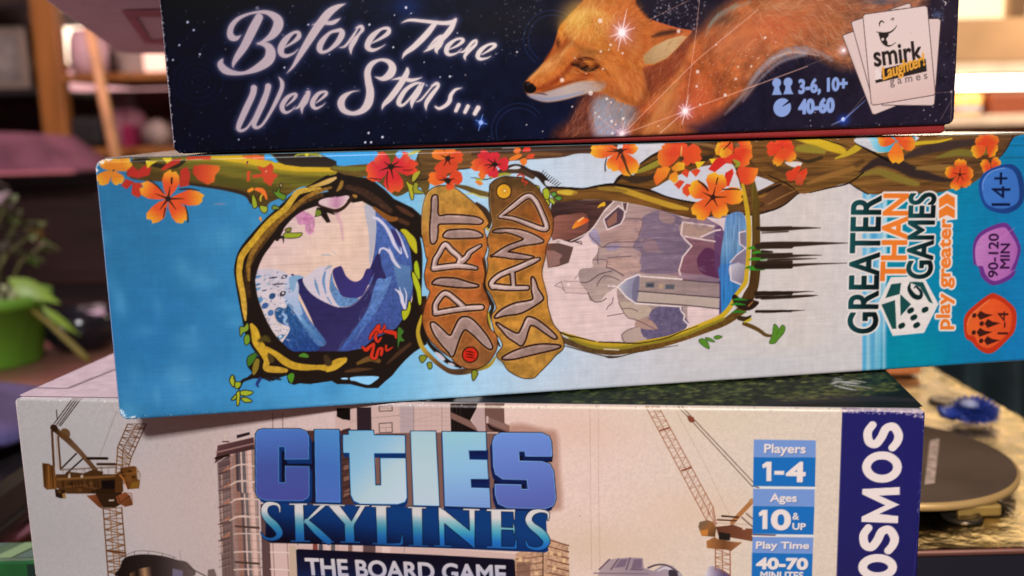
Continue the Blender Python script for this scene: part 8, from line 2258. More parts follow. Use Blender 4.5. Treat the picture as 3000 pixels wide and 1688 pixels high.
s|8|c8c0bb>c8c0bb>7aa8ae>3f90a8>2468ac>205894@7855 1539 7833 841|.1|1|||#555
S|8|c8c0bb>c8c0bb>7aa8ae>3f90a8>2468ac>205894@7855 1539 7833 841|.1|1|||#556
f|8|c8c0bb>c8c0bb>7aa8ae>3f90a8>2468ac>205894@7855 1539 7833 841|.1|1|||#544
f|9|12101e>161a34>1c2f58@5477 722 5424 36|.1|1|||4812 706 4830 731 4872 735 7316 709 8485 683 8514 658 8527 236 4797 10
t|10|c0b6b4>a8a4b0@4996 549 5007 242|.2|1||0.265~THE BOARD GAME|4962 572 8354 562 8358 263 4973 278
f|11|6f8abb|.08|1|||12283 2789 13211 2793 13215 2521 12284 2506
f|11|1d66a6|.08|1|||12284 2506 13215 2521 13220 2046 12287 2035
f|12|6f8abb|.08|1|||12288 1989 13215 2003 13220 1723 12290 1708
f|12|1d66a6|.08|1|||12290 1708 13220 1723 13218 1260 12292 1245
f|13|6f8abb|.08|1|||12293 1192 13219 1212 13217 944 12290 927
f|13|1d66a6|.08|1|||12290 927 13217 944 13215 332 12290 294
s|13|ccd0d4|.11|1|||12288 2010 23 13219 2023 23
s|13|ccd0d4|.11|1|||12293 1218 23 13222 1237 23
s|13|5a3c44|.11|1|||12302 1231 21 12638 1233 21
s|13|4a4a54|.11|1|||12287 2031 15 12375 2008 15
t|14|3a4a70|.3|.45||0.152~Players|12456 2708 13069 2712 13070 2533 12456 2524
t|14|d8c8c0|.08|1||0.114~Players|12447 2718 13059 2722 13060 2543 12447 2534
t|14|3a4a70|.3|.45||0.379~4|12800 2420 13065 2422 13070 2119 12803 2116
t|14|d8c8c0|.08|1||0.341~4|12790 2431 13056 2432 13060 2129 12794 2126
f|14|3a4a70|.3|.45|||12427 2375 12491 2426 12567 2428 12572 2111 12495 2109 12493 2340 12440 2314
f|14|d8c8c0|.08|1|||12417 2385 12481 2436 12557 2438 12562 2121 12486 2119 12483 2350 12430 2324
f|14|d8c8c0|.08|1|||12603 2291 12751 2292 12751 2228 12602 2227
t|14|3a4a70|.3|.45||0.152~Ages|12563 1903 12957 1909 12958 1743 12563 1736
t|14|d8c8c0|.08|1||0.114~Ages|12553 1913 12948 1919 12948 1753 12553 1747
t|14|3a4a70|.3|.45||0.455~0|12596 1633 12861 1636 12865 1327 12599 1322
t|14|d8c8c0|.08|1||0.417~0|12586 1643 12851 1646 12855 1337 12589 1333
f|14|3a4a70|.3|.45|||12389 1585 12445 1637 12523 1639 12527 1320 12450 1318 12447 1549 12401 1522
f|14|d8c8c0|.08|1|||12379 1595 12436 1647 12513 1649 12517 1330 12440 1328 12437 1559 12392 1533
t|14|3a4a70|.3|.45||0.114~&|12908 1600 12998 1599 12999 1490 12907 1491
t|14|d8c8c0|.08|1||0.076~&|12898 1610 12988 1609 12989 1500 12897 1502
t|14|3a4a70|.3|.45||0.152~UP|12912 1429 13104 1430 13103 1326 12911 1328
t|14|d8c8c0|.08|1||0.114~UP|12902 1439 13094 1441 13093 1336 12901 1338
t|14|3a4a70|.3|.45||0.152~Play Time|12363 1104 13164 1122 13164 978 12362 955
t|14|d8c8c0|.08|1||0.114~Play Time|12353 1114 13154 1132 13154 989 12352 965
t|14|3a4a70|.3|.45||0.341~40-70|12380 828 13147 847 13148 671 12377 652
t|14|d8c8c0|.08|1||0.303~40-70|12370 838 13137 857 13138 681 12367 663
t|14|3a4a70|.3|.45||0.152~MINUTES|12441 603 13091 619 13091 504 12437 487
t|14|d8c8c0|.08|1||0.114~MINUTES|12431 614 13081 630 13081 515 12427 498
f|15|24225c>22205a>1e1c50@13808 3262 14116 486|.12|1|||13584 3433 14919 3450 15085 63 13589 -2
s|15|6a6a9a|.12|.5|||14783 2973 7 14784 2095 9 14765 1197 9 14735 511 9
k|15|b8b4c8||.7||60,0.0993265|14754 2315 14804 2316 14785 1649 14745 1647
k|15|b8b4c8||.6||50,0.0827721|14748 3297 14788 3298 14814 2317 14794 2316
S|16|d8c8c0|.08|1|||14034 3052 118 13970 2937 123 13995 2789 128 14090 2751 128 14171 2858 127 14234 2999 127 14341 3027 126 14418 2906 127 14403 2792 123 14339 2698 119
S|16|d8c8c0|.08|1|||14426 2392 128 14411 2321 128 14365 2260 129 14294 2216 129 14207 2200 129 14119 2212 129 14044 2252 129 13993 2311 129 13972 2382 129 13988 2453 129 14034 2514 128 14106 2557 128 14192 2572 128 14280 2561 128 14354 2520 128 14405 2462 128 14426 2392 128
S|16|d8c8c0|.08|1|||14036 1396 123 13971 1276 127 13997 1121 132 14093 1083 132 14176 1196 132 14240 1343 132 14349 1374 131 14428 1249 132 14412 1131 127 14347 1033 123
S|16|d8c8c0|.08|1|||14422 763 133 14408 705 133 14360 653 133 14289 618 134 14205 603 134 14120 611 134 14046 641 134 13994 690 134 13976 746 134 13990 805 133 14038 857 133 14109 892 133 14193 906 133 14278 898 133 14351 868 133 14403 820 133 14422 763 133
f|16|d8c8c0|.08|1|||13924 2028 14472 2073 14478 1949 14179 1927 14478 1788 14189 1631 14470 1603 14471 1486 13930 1492 13930 1578 14271 1773 13923 1943
s|16|d8c8c0||1|||13911 408 135 14450 430 134
s|16|d8c8c0||1|||14203 397 130 13922 106 131
s|16|d8c8c0||1|||14163 349 130 14443 105 130
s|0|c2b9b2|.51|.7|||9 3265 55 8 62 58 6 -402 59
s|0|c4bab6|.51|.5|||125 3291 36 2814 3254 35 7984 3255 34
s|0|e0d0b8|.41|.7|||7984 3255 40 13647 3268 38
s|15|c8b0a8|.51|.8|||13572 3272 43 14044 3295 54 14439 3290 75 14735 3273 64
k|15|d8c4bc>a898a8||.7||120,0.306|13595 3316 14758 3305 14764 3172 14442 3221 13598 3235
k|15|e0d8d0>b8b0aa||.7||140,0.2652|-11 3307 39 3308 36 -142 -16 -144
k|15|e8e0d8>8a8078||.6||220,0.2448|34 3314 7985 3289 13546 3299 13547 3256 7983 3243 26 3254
"""
PRINT_CTOP_PARTS = ['cover_print']
PRINT_CTOP = """
f|0|cdc0c4||1|n2.08||-24314 24520 28420 20470 16712 -2665 407 -3677
s|0|5a4c54|.1|1|||21 533 63 611 513 62 751 1846 56
s|0|d8d0d4|.2|.8|||10 598 102 540 575 100
s|0|2a3a58|.41|1|||6829 -275 556 6722 1708 709
s|0|4a4450|.41|1|||7155 -260 921 7091 1721 1174
s|0|b0a8a4|.41|1|||7427 -248 550 7398 1732 702
s|0|1c1a1c|.41|1|||7751 -233 1095 7765 1745 1396
s|0|8a8480|.41|1|||8128 -216 1090 8191 1760 1389
s|0|2a2828|.41|1|||8450 -201 905 8554 1772 1153
s|0|16181a|.41|1|||8878 -182 1441 9037 1789 1837
f|0|12160f|1.02|1|||8631 -785 8253 2239 17148 2525 15900 -744
F|0|1e2616|1.02|1|n1.9||9359 -196 9552 1143 12968 1486 15372 2235 14688 937 13599 507 12756 103
k|0|4a5828>64703a>2a3418>7c8044>14180c||.75||1100,0.918|9091 -172 9831 1369 14773 2101 14688 937 12756 103
S|0|2a282a|1.02|1|||12510 182 368 13591 470 459 14750 409 191
S|0|1a1412|.2|1|||9096 -226 71 12466 -141 71 14723 -36 72
k|0|5a6034>74743c||.7||220,0.816|12562 558 14825 1449 14427 732 12770 194
S|0|a8a8a4|.09|1|||13715 1286 62 13842 1443 101 13958 1387 125 14104 1331 99
S|0|a8a8a4|.09|1|||13744 1197 49 13830 1082 96 13959 959 71
S|0|a8a8a4|.09|1|||13874 1292 49 13982 1207 86 14126 1153 49 14255 1041 24
S|0|a8a8a4|.09|1|||14003 1449 38 14138 1485 76 14261 1398 38
S|0|a8a8a4|.09|1|||13880 1026 36 14013 927 59
t|0|a8a8a4||1||0.119~P.|13774 1503 13981 1573 13976 1775 13862 1694
"""

STEP = 0.25
# bottom: city box
OC = (-0.17014667, 0.31131606, EYE - 0.08688334 - 0.066)
city = game_box(OC, -0.12849, 'pale city skyline game box with blue block title and cranes, lowest of the three')
cl = rounded_box('lid', 0.296, 0.296, 0.066, 0.0018, 0.0012, mat('city_card', (0.42, 0.39, 0.38), 0.45, bump=0.08, bscale=900), city)
sh = Sheet(296, 66, STEP); sh.run(PRINT_CITY)
sh.build(PRINT_CITY_PARTS, print_mat('city_print', 0.27), cl, lambda u, v, d: (u, d, v), 1.8, 1.1, (1.02, 1.07, 1.10))
sh = Sheet(296, 290, 1.0); sh.run(PRINT_CTOP)
sh.build(PRINT_CTOP_PARTS, print_mat('cover_print', 0.5, spec=0.05), cl, lambda u, v, d: (u, v + 0.002, 0.0661 + 0 * d), 1.0, 0)
# middle: island box
OS = (-0.12186019, 0.28070756, EYE - 0.08688334 + 0.0003)
isl = game_box(OS, 0.14808, 'long sky blue game box with blossoming branches and carved wooden title boards, in the middle')
il = rounded_box('lid', 0.312, 0.225, 0.0801, 0.0030, 0.0014, mat('island_card', (0.015, 0.055, 0.060), 0.4, bump=0.08, bscale=900), isl)
sh = Sheet(312, 80, STEP); sh.run(PRINT_SPIRIT)
sh.build(PRINT_SPIRIT_PARTS, print_mat('linen_print', 0.32, linen=0.10), il, lambda u, v, d: (u, d, v), 3.0, 1.3, (1.0, 1.0, 1.0), 0.035)
box('cover_print', 0.002, 0.310, 0.004, 0.222, 0.0800, 0.0802, mat('island_cover', (0.10, 0.16, 0.17), 0.16, var=0.6, scale=60), il, bevel=0)
# top: night sky box, its lid lifted a little on the right
OT = (-0.10187425, 0.2907664, EYE - 0.00649219)
nig = game_box(OT, 0.11, 'dark navy game box with white script title and a painted fox, topmost of the three')
M['red'] = mat('red_tray', (0.25, 0.016, 0.015), 0.45, bump=0.08, bscale=700)
tr = rounded_box('tray', 0.248, 0.176, 0.055, 0.0016, 0.001, M['red'], nig); tr.location = (0.0016, 0.0012, 0.0005)
nl = rounded_box('lid', 0.2518, 0.180, 0.0560, 0.0026, 0.0012, mat('navy_card', (0.012, 0.012, 0.022), 0.35, bump=0.08, bscale=800), nig)
nl.location = (0, 0, 0.0006); nl.rotation_euler = (0, -0.0115, 0)
sh = Sheet(251.8, 56, STEP); sh.run(PRINT_STAR)
sh.build(PRINT_STAR_PARTS, print_mat('night_print', 0.22), nl, lambda u, v, d: (u, d, v), 2.6, 1.1, (1.0, 1.0, 1.0))

# ------------------------------------------------------------------ box lying on top of the stack, seen from below
up = empty('mauve_game_box', (-0.258, 0.650, EYE + 0.0535), math.radians(16)); tag(up, 'mauve game box overhanging the top left of the stack, seen from below', 'game box')
M['mauve'] = mat('mauve_card', (0.60, 0.44, 0.48), 0.5, var=0.1, scale=90, bump=0.05, bscale=500)
ub = rounded_box('lid', 0.30, 0.07, 0.31, 0.012, 0.002, M['mauve'], up); ub.rotation_euler = (math.radians(90), 0, 0); ub.location = (0, 0, 0)
MAROON = [(0.0264, -0.2442), (0.0441, -0.2492), (0.0422, -0.2200), (0.0301, -0.2192), (0.0273, -0.1052), (0.0228, -0.0834), (0.0330, -0.0789), (0.0355, -0.1176)]
M['maroon'] = mat('maroon_ink', (0.40, 0.14, 0.19), 0.5)
link_mesh('printed_frame', [(x, y, -0.0003) for x, y in MAROON], [(0, 1, 2, 3), (0, 3, 4, 5), (5, 4, 7, 6)], M['maroon'], up)

# ------------------------------------------------------------------ right: gold tray on a dark box, disc and toy
ZG = EYE - 0.1625
HOLES = [(0.1811, 0.3647), (0.2465, 0.5241)]; STRIP = [(0.1991, 0.4352), (0.1723, 0.3798), (0.1773, 0.3814), (0.2045, 0.4373)]; TOY = (0.242, 0.486); ORG = (0.2475, 0.60)
M['gold'] = mat('hammered_gold_foil', (0.40, 0.31, 0.165), 0.24, metal=1.0, var=0.5, scale=80, bump=1.0, bscale=90)
nb = tag(empty('navy_game_box', (0.10, 0.33, ZT)), 'dark navy box speckled with tiny stars under the gold tray', 'game box')
def night_box_mat():
    m, N, L, b = nt('speckled_navy')
    tc = N.new('ShaderNodeTexCoord'); vo = N.new('ShaderNodeTexVoronoi'); vo.inputs['Scale'].default_value = 160
    L.new(tc.outputs['Object'], vo.inputs['Vector'])
    cr = N.new('ShaderNodeValToRGB'); cr.color_ramp.elements[0].position = 0.0; cr.color_ramp.elements[0].color = (.35, .38, .5, 1)
    cr.color_ramp.elements[1].position = 0.10; cr.color_ramp.elements[1].color = (.008, .009, .016, 1)
    L.new(vo.outputs['Distance'], cr.inputs['Fac']); L.new(cr.outputs['Color'], b.inputs['Base Color']); b.inputs['Roughness'].default_value = 0.35
    return m
kid(box('lid', -0.06, 0.266, 0.338, 0.66, ZT, ZG - 0.0018, night_box_mat(), bevel=0.0015), nb)
gt = tag(empty('tray', (0.16, 0.33, ZG)), 'shiny hammered gold tray beside the lower right of the stack', 'tray')
bm = bmesh.new(); bmesh.ops.create_grid(bm, x_segments=60, y_segments=60, size=0.5)
rr = random.Random(3)
for v in bm.verts:
    e = max(abs(v.co.x), abs(v.co.y)); v.co = Vector((-0.062 + 0.334 * (v.co.x + .5), 0.335 + 0.335 * (v.co.y + .5), ZG + rr.uniform(-.0004, .0004) + (0.0016 if e > .485 else 0)))
kid(from_bm('tray_plate', bm, M['gold'], smooth=True), gt)
kid(box('tray_rim', -0.0625, 0.2725, 0.3345, 0.3365, ZG - 0.0016, ZG + 0.001, mat('copper_rim', (0.45, 0.22, 0.17), 0.35, metal=0.9), bevel=0.001), gt)
kid(box('tray_rim', 0.2690, 0.2725, 0.338, 0.67, ZG - 0.0016, ZG + 0.001, M['gold'], bevel=0.001), gt)
kid(box('riser', -0.055, 0.105, 0.345, 0.60, ZG + 0.0008, EYE - 0.1531, M['darkwood'], bevel=0.001), gt)
M['black'] = mat('black_rubber', (0.012, 0.011, 0.012), 0.5)
for x, y in HOLES:
    kid(lathe('rivet', [(0.0085, 0.0002), (0.0075, 0.0016), (0.005, 0.0012), (0.003, 0.0005)], mat('rivet_metal', (0.10, 0.075, 0.05), 0.3, metal=0.8), loc=(x, y, ZG + 0.0006), n=24), gt)
dc = tag(empty('turntable_disc', (0.168, 0.417, ZG)), 'flat grey brown round disc with brass edge raised above the gold tray', 'disc')
M['disc'] = mat('disc_face', (0.105, 0.068, 0.047), 0.85, var=0.25, scale=25, bump=0.1, bscale=300, spec=0.08)
dl = (0.168, 0.417)
kid(lathe('disc_plate', [(0.0553, 0.0052), (0.0565, 0.0058), (0.0565, 0.0084), (0.0558, 0.0088), (0.0001, 0.0088)], M['disc'], loc=(*dl, ZG), n=96), dc)
kid(lathe('disc_edge', [(0.0562, 0.0056), (0.0573, 0.0058), (0.0573, 0.0082), (0.0560, 0.0088)], mat('brass_edge', (0.60, 0.36, 0.13), 0.4, metal=0.3), loc=(*dl, ZG), n=96, caps=False), dc)
kid(lathe('spacer', [(0.034, 0.0002), (0.034, 0.0054)], M['black'], loc=(*dl, ZG), n=48), dc)
kid(box('spacer', dl[0] + .012, dl[0] + .030, dl[1] - .052, dl[1] - .044, ZG + .0004, ZG + .0053, mat('brass_spacer', (0.45, 0.27, 0.07), 0.4, metal=0.5), bevel=0.001), dc)
kid(link_mesh('label_strip', [(*p, ZG + 0.00895) for p in STRIP], [(0, 1, 2, 3)], mat('faded_label', (0.42, 0.29, 0.25), 0.6, var=0.5, scale=260)), dc)
# blue spiky toy
def spiky(name, loc, sx, sy, sz, m, parent=None, seed=1):
    bm = bmesh.new(); bmesh.ops.create_icosphere(bm, subdivisions=3, radius=1.0)
    r0 = random.Random(seed)
    fs = r0.sample(list(bm.faces), 300)
    ret = bmesh.ops.poke(bm, faces=fs)
    for v in ret['verts']:
        if v.co.z > -.6: v.co *= 1.0 + r0.uniform(.10, .45)
    for v in bm.verts: v.co = Vector((loc[0] + v.co.x * sx, loc[1] + v.co.y * sy, loc[2] + max(v.co.z, -.55) * sz))
    return from_bm(name, bm, m, parent)
M['blue'] = mat('blue_plastic', (0.022, 0.040, 0.22), 0.3, var=0.4, scale=120)
toy = tag(empty('spiky_toy', (TOY[0], TOY[1], ZG)), 'small blue spiky toy standing on the gold tray behind the disc', 'toy')
kid(spiky('spiky_body', (TOY[0] + .003, TOY[1], ZG + 0.0062), 0.0105, 0.008, 0.0070, M['blue'], seed=4), toy)
kid(lathe('pale_back', [(0.0052, 0), (0.0044, 0.0018), (0.002, 0.0026), (0.0003, 0.0028)], mat('pale_lilac', (0.35, 0.36, 0.55), 0.4), loc=(TOY[0] - .001, TOY[1] - .002, ZG + 0.0110), n=20), toy)
kid(tube('snout', [(TOY[0] - .008, TOY[1], ZG + .006), (TOY[0] - .014, TOY[1] - .001, ZG + .007), (TOY[0] - .0175, TOY[1] - .002, ZG + .010)], [.0045, .0032, .0008], M['blue']), toy)
tag(box('block', ORG[0] - .012, ORG[0] + .010, ORG[1] - .02, ORG[1] + .02, ZG + .0016, ZG + .010, mat('orange_block', (0.60, 0.18, 0.05), 0.5), bevel=0.001), 'small orange block lying on the gold tray behind the city box', 'block')
# dark teal chair cover with folds
V = []; F = []; nx, nz = 90, 10
for j in range(nz + 1):
    for i in range(nx + 1):
        x = 0.36 + 0.36 * i / nx; t = j / nz
        V.append((x, 0.98 + 0.02 * math.sin(i * .62) + 0.012 * math.sin(i * .27 + 1.0) - 0.08 * (1 - t), EYE - 0.75 + 0.65 * t))
for j in range(nz):
    for i in range(nx): F.append((j * (nx + 1) + i, j * (nx + 1) + i + 1, (j + 1) * (nx + 1) + i + 1, (j + 1) * (nx + 1) + i))
ch = tag(empty('draped_chair', (0.54, 1.0, 0)), 'chair under a dark teal cloth with vertical folds behind the gold tray', 'chair')
o = kid(link_mesh('cloth', V, F, mat('teal_cloth', (0.014, 0.028, 0.030), 0.85, var=0.3, scale=40, bump=0.2), smooth=True), ch)
kid(box('backrest', 0.38, 0.70, 1.01, 1.05, EYE - 0.74, EYE - 0.12, M['darkwood'], bevel=0.01), ch)
for sx in (.39, .65):
    for sy in (1.0, 1.36): kid(box('leg', sx, sx + .035, sy, sy + .035, 0, EYE - .70, M['darkwood'], bevel=0.004), ch)
kid(box('seat', .38, .70, 1.05, 1.40, EYE - .70, EYE - .66, M['darkwood'], bevel=0.01), ch)

# ------------------------------------------------------------------ left: slim green box, things on the table
M['green'] = mat('green_card', (0.012, 0.12, 0.028), 0.4, var=0.5, scale=14, stretch=(2, 1, 1))
gb = tag(empty('slim_game_box', (-0.28, 0.344, ZT)), 'slim green striped box standing at the lower left of the stack', 'game box')
kid(box('lid', -0.40, -0.1715, 0.336, 0.353, ZT, EYE - 0.157, M['green'], bevel=0.0015), gb)
M['stripe'] = mat('pale_green_ink', (0.16, 0.34, 0.13), 0.4); M['stripe2'] = mat('teal_ink', (0.03, 0.13, 0.09), 0.4); M['stripe3'] = mat('dark_teal_ink', (0.004, 0.022, 0.016), 0.4)
for i, (a, b, k) in enumerate(((-.222, -.206, 'stripe2'), (-.200, -.193, 'stripe'), (-.191, -.176, 'stripe2'), (-.232, -.224, 'stripe'))):
    kid(link_mesh('printed_stripe', [(a, .3378, EYE - .15685), (b, .3378, EYE - .15685), (b + .006, .3514, EYE - .15685), (a + .006, .3514, EYE - .15685)], [(0, 1, 2, 3)], M[k]), gb)
kid(link_mesh('printed_panel', [(-.186, .3358, ZT + .001), (-.173, .3358, ZT + .001), (-.173, .3358, EYE - .1588), (-.186, .3358, EYE - .1588)], [(0, 1, 2, 3)], M['stripe3']), gb)
# pink dish, black case and purple pouch stacked behind it
M['pink'] = mat('pink_glaze', (0.34, 0.15, 0.19), 0.18, var=0.15)
tag(lathe('dish', [(0.045, 0.0), (0.075, 0.010), (0.084, 0.020), (0.080, 0.0215), (0.070, 0.012), (0.040, 0.004)], M['pink'], loc=(-0.345, 0.50, ZT)), 'glossy pink round dish at the bottom of the pile on the left edge', 'dish')
cs = tag(empty('hard_case', (-0.35, 0.50, ZT)), 'black hard case resting on the pink dish at the left edge', 'case')
kid(box('case_body', -0.46, -0.262, 0.44, 0.60, ZT + .0216, ZT + .056, mat('black_case', (0.015, 0.013, 0.016), 0.35, bump=0.1), bevel=0.008), cs)
kid(box('case_lip', -0.462, -0.260, 0.438, 0.602, ZT + .030, ZT + .034, M['black'], bevel=0.0015), cs)
pc = tag(empty('pouch', (-0.35, 0.50, ZT + .056)), 'purple fabric pouch lying on the black case at the left edge', 'pouch')
bm = bmesh.new(); bmesh.ops.create_uvsphere(bm, u_segments=40, v_segments=20, radius=1)
for v in bm.verts:
    c = v.co; w = 1 + .05 * math.sin(7 * c.x + 3 * c.y) + .04 * math.sin(11 * c.y + 5 * c.x)
    v.co = Vector((-0.362 + math.copysign(abs(c.x) ** .6, c.x) * .098 * w, .52 + math.copysign(abs(c.y) ** .6, c.y) * .07, ZT + .0565 + max(c.z * .5 + .5, 0) * .024 * w))
kid(from_bm('pouch_body', bm, mat('purple_fabric', (0.06, 0.055, 0.15), 0.6, var=0.3, scale=30, bump=0.3, bscale=400), smooth=True), pc)
kid(tube('drawstring', [(-.30, .452, ZT + .062), (-.285, .448, ZT + .068), (-.27, .47, ZT + .072)], .002, mat('pale_cord', (.35, .34, .5), .7)), pc)
# plant pot
pt = tag(empty('potted_plant', (-0.535, 0.95, ZT)), 'leafy plant in a lime green plastic pot at the left edge', 'potted plant')
M['lime'] = mat('lime_plastic', (0.10, 0.26, 0.022), 0.45, var=0.15, scale=20)
kid(lathe('pot', [(0.044, 0), (0.047, 0.003), (0.056, 0.060), (0.060, 0.060), (0.061, 0.072), (0.057, 0.072), (0.053, 0.055), (0.001, 0.055)], M['lime'], loc=(-0.535, 0.95, ZT)), pt)
kid(lathe('soil', [(0.052, 0), (0.03, 0.006), (0.001, 0.008)], mat('soil', (0.02, 0.012, 0.008), 0.95, bump=0.8, bscale=120), loc=(-0.535, 0.95, ZT + 0.054)), pt)
M['leaf'] = mat('leaf', (0.055, 0.11, 0.016), 0.45, var=0.4, scale=40); M['leaf2'] = mat('leaf_grey', (0.07, 0.065, 0.05), 0.5, var=0.4, scale=40); M['stem'] = mat('stem', (0.10, 0.10, 0.03), 0.6)
rl = random.Random(8)
def leaf_mesh(p, d, n, L, W):
    p = Vector(p); d = Vector(d).normalized(); s = d.cross(Vector(n)).normalized(); u = s.cross(d)
    V = []; F = []
    prof = (0.06, .55, .95, 1.0, .75, .35, .04)
    for i, w in enumerate(prof):
        t = i / (len(prof) - 1); c = p + d * L * t - u * L * .35 * t * t
        V += [c - s * W * w * .5 + u * W * .10 * w, c, c + s * W * w * .5 + u * W * .10 * w]
    for i in range(len(prof) - 1):
        a = i * 3; F += [(a, a + 1, a + 4, a + 3), (a + 1, a + 2, a + 5, a + 4)]
    return V, F
for k, (tx, ty, tz) in enumerate(((-.49, .93, .145), (-.465, .94, .10), (-.53, .97, .16), (-.56, .93, .13), (-.50, .97, .125), (-.54, .92, .10), (-.475, .97, .115), (-.515, .95, .165))):
    b = Vector((-.535 + rl.uniform(-.02, .02), .95 + rl.uniform(-.02, .02), ZT + .058)); e = Vector((tx, ty, ZT + tz * 1.22))
    mid = b.lerp(e, .5) + Vector((0, 0, .015))
    kid(tube('stem', [b, mid, e], [.0022, .0018, .0010], M['stem'], n=6), pt)
    for q in range(10):
        p = mid.lerp(e, q / 9); a = rl.uniform(0, 6.28)
        Vv, Ff = leaf_mesh(p, (math.cos(a), math.sin(a), rl.uniform(-.2, .5)), (0, 0, 1), rl.uniform(.014, .030), rl.uniform(.008, .015))
        kid(link_mesh('leaf', Vv, Ff, M['leaf'] if rl.random() < .62 else M['leaf2'], smooth=True), pt)
for p, d, L, W in (((-.50, .93, ZT + .090), (.9, -.1, -.45), .05, .018), ((-.47, .93, ZT + .062), (.7, 0, -.7), .045, .008)):
    Vv, Ff = leaf_mesh(p, d, (0, -1, .4), L, W); kid(link_mesh('leaf', Vv, Ff, mat('bright_leaf', (.20, .34, .04), .4), smooth=True), pt)
kid(tube('drooping_stem', [(-.50, .94, ZT + .070), (-.465, .93, ZT + .045), (-.435, .93, ZT + .012), (-.428, .93, ZT + .004)], [.0022, .0026, .0032, .0024], mat('olive_stem', (.17, .15, .03), .6)), pt)
tag(lathe('bowl', [(0.020, 0), (0.030, 0.004), (0.044, 0.022), (0.047, 0.040), (0.0455, 0.041), (0.041, 0.024), (0.026, 0.008), (0.001, 0.006)], mat('dark_glaze', (0.010, 0.010, 0.014), 0.12), loc=(-0.465, 1.005, ZT)), 'dark glazed bowl on the table beside the green pot', 'bowl')

# ------------------------------------------------------------------ left background: cabinet, cushion, bookshelf
cb = tag(empty('cabinet', (-0.85, 1.7, 0)), 'dark wood cabinet with drawers behind the plant pot', 'cabinet')
kid(box('carcass', -1.5, -0.22, 1.62, 2.34, 0.0, EYE - 0.056, M['darkwood'], bevel=0.006), cb)
M['drawer'] = mat('drawer_front', (0.030, 0.011, 0.009), 0.5, var=0.6, scale=6, stretch=(1, 6, 6))
for i in range(4):
    for x0, x1 in ((-1.46, -1.02), (-.99, -.62), (-.59, -.26)):
        z1 = EYE - 0.085 - i * .19
        d = kid(box('drawer', x0, x1, 1.605, 1.62, z1 - .165, z1, M['drawer'], bevel=0.004), cb)
        hn = lathe('knob', [(0.012, 0), (0.014, 0.006), (0.006, 0.014), (0.001, 0.016)], mat('knob', (.25, .09, .03), .4), n=16)
        hn.rotation_euler = (math.radians(90), 0, 0); hn.location = ((x0 + x1) / 2, 1.605, z1 - .08); hn.parent = d
cu = tag(empty('cushion', (-0.95, 1.62, EYE - .05)), 'flat pink cushion on the dark cabinet below the bookshelf', 'cushion')
bm = bmesh.new(); bmesh.ops.create_cube(bm, size=1); bmesh.ops.subdivide_edges(bm, edges=bm.edges[:], cuts=7, use_grid_fill=True)
for v in bm.verts:
    c = v.co; t = c.z + .5; w = 1 - .20 * t if c.x > 0 else 1
    puff = (1 - (2 * c.x) ** 4) * (1 - (2 * c.y) ** 4)
    v.co = Vector((-1.01 + c.x * .70 * w, 1.54 + c.y * .16, EYE - .0545 + t * (.056 + .012 * puff)))
kid(from_bm('cushion_body', bm, mat('pink_cloth', (0.17, 0.062, 0.092), 0.9, var=0.45, scale=14, bump=0.2), smooth=True), cu)
kid(tube('piping', [(-1.35, 1.459, EYE - .052), (-1.0, 1.457, EYE - .0535), (-.665, 1.459, EYE - .053)], .003, mat('rose_piping', (.40, .13, .15), .7)), cu)

bs = tag(empty('bookshelf', (-0.75, 2.1, EYE - .05)), 'orange wooden bookshelf on the cabinet, top left', 'bookshelf')
kid(box('post', -0.945, -0.895, 1.95, 1.985, EYE - .056, EYE + .55, M['oak'], bevel=0.003), bs)
kid(box('side_panel', -0.36, -0.32, 1.95, 2.32, EYE - .056, EYE + .55, M['oak'], bevel=0.003), bs)
kid(box('side_panel', -1.50, -1.46, 1.95, 2.32, EYE - .056, EYE + .55, M['oak'], bevel=0.003), bs)
for z0, z1 in ((-.040, -.024), (.110, .125), (.345, .362)):
    kid(box('shelf_board', -0.8945, -0.361, 1.955, 2.31, EYE + z0, EYE + z1, M['oak'], bevel=0.002), bs)
for z0, z1 in ((.085, .10), (.255, .27)): kid(box('shelf_board', -1.459, -0.946, 1.955, 2.31, EYE + z0, EYE + z1, M['darkwood'], bevel=0.002), bs)
kid(box('back_panel', -1.459, -0.361, 2.325, 2.335, EYE - .056, EYE + .108, mat('plum_panel', (0.16, 0.075, 0.075), .7), bevel=0), bs)
kid(box('back_panel', -1.459, -1.125, 2.326, 2.336, EYE + .112, EYE + .55, mat('brown_panel', (0.10, 0.05, 0.025), .7, var=.4, scale=8), bevel=0), bs)
# window behind the upper bay
wn = tag(empty('window', (-0.75, 2.7, EYE)), 'bright sunlit window behind the upper bay of the bookshelf', 'window')
kid(box('pane', -1.30, -0.70, 2.70, 2.705, EYE + .20, EYE + .75, glow('daylight', (1.0, 0.78, 0.58), 3.4), bevel=0), wn)
kid(box('pane', -1.30, -0.40, 2.70, 2.705, EYE - .10, EYE + .185, glow('pink_wall_glow', (0.95, 0.50, 0.50), 1.0), bevel=0), wn)  # glowing sheet added in place of the pink-lit wall
for a in ((-1.34, -1.30, -.12, .79), (-.40, -.36, -.12, .79), (-1.30, -.40, .185, .20)): kid(box('frame', a[0], a[1], 2.68, 2.71, EYE + a[2], EYE + a[3], M['oak'], bevel=0.003), wn)
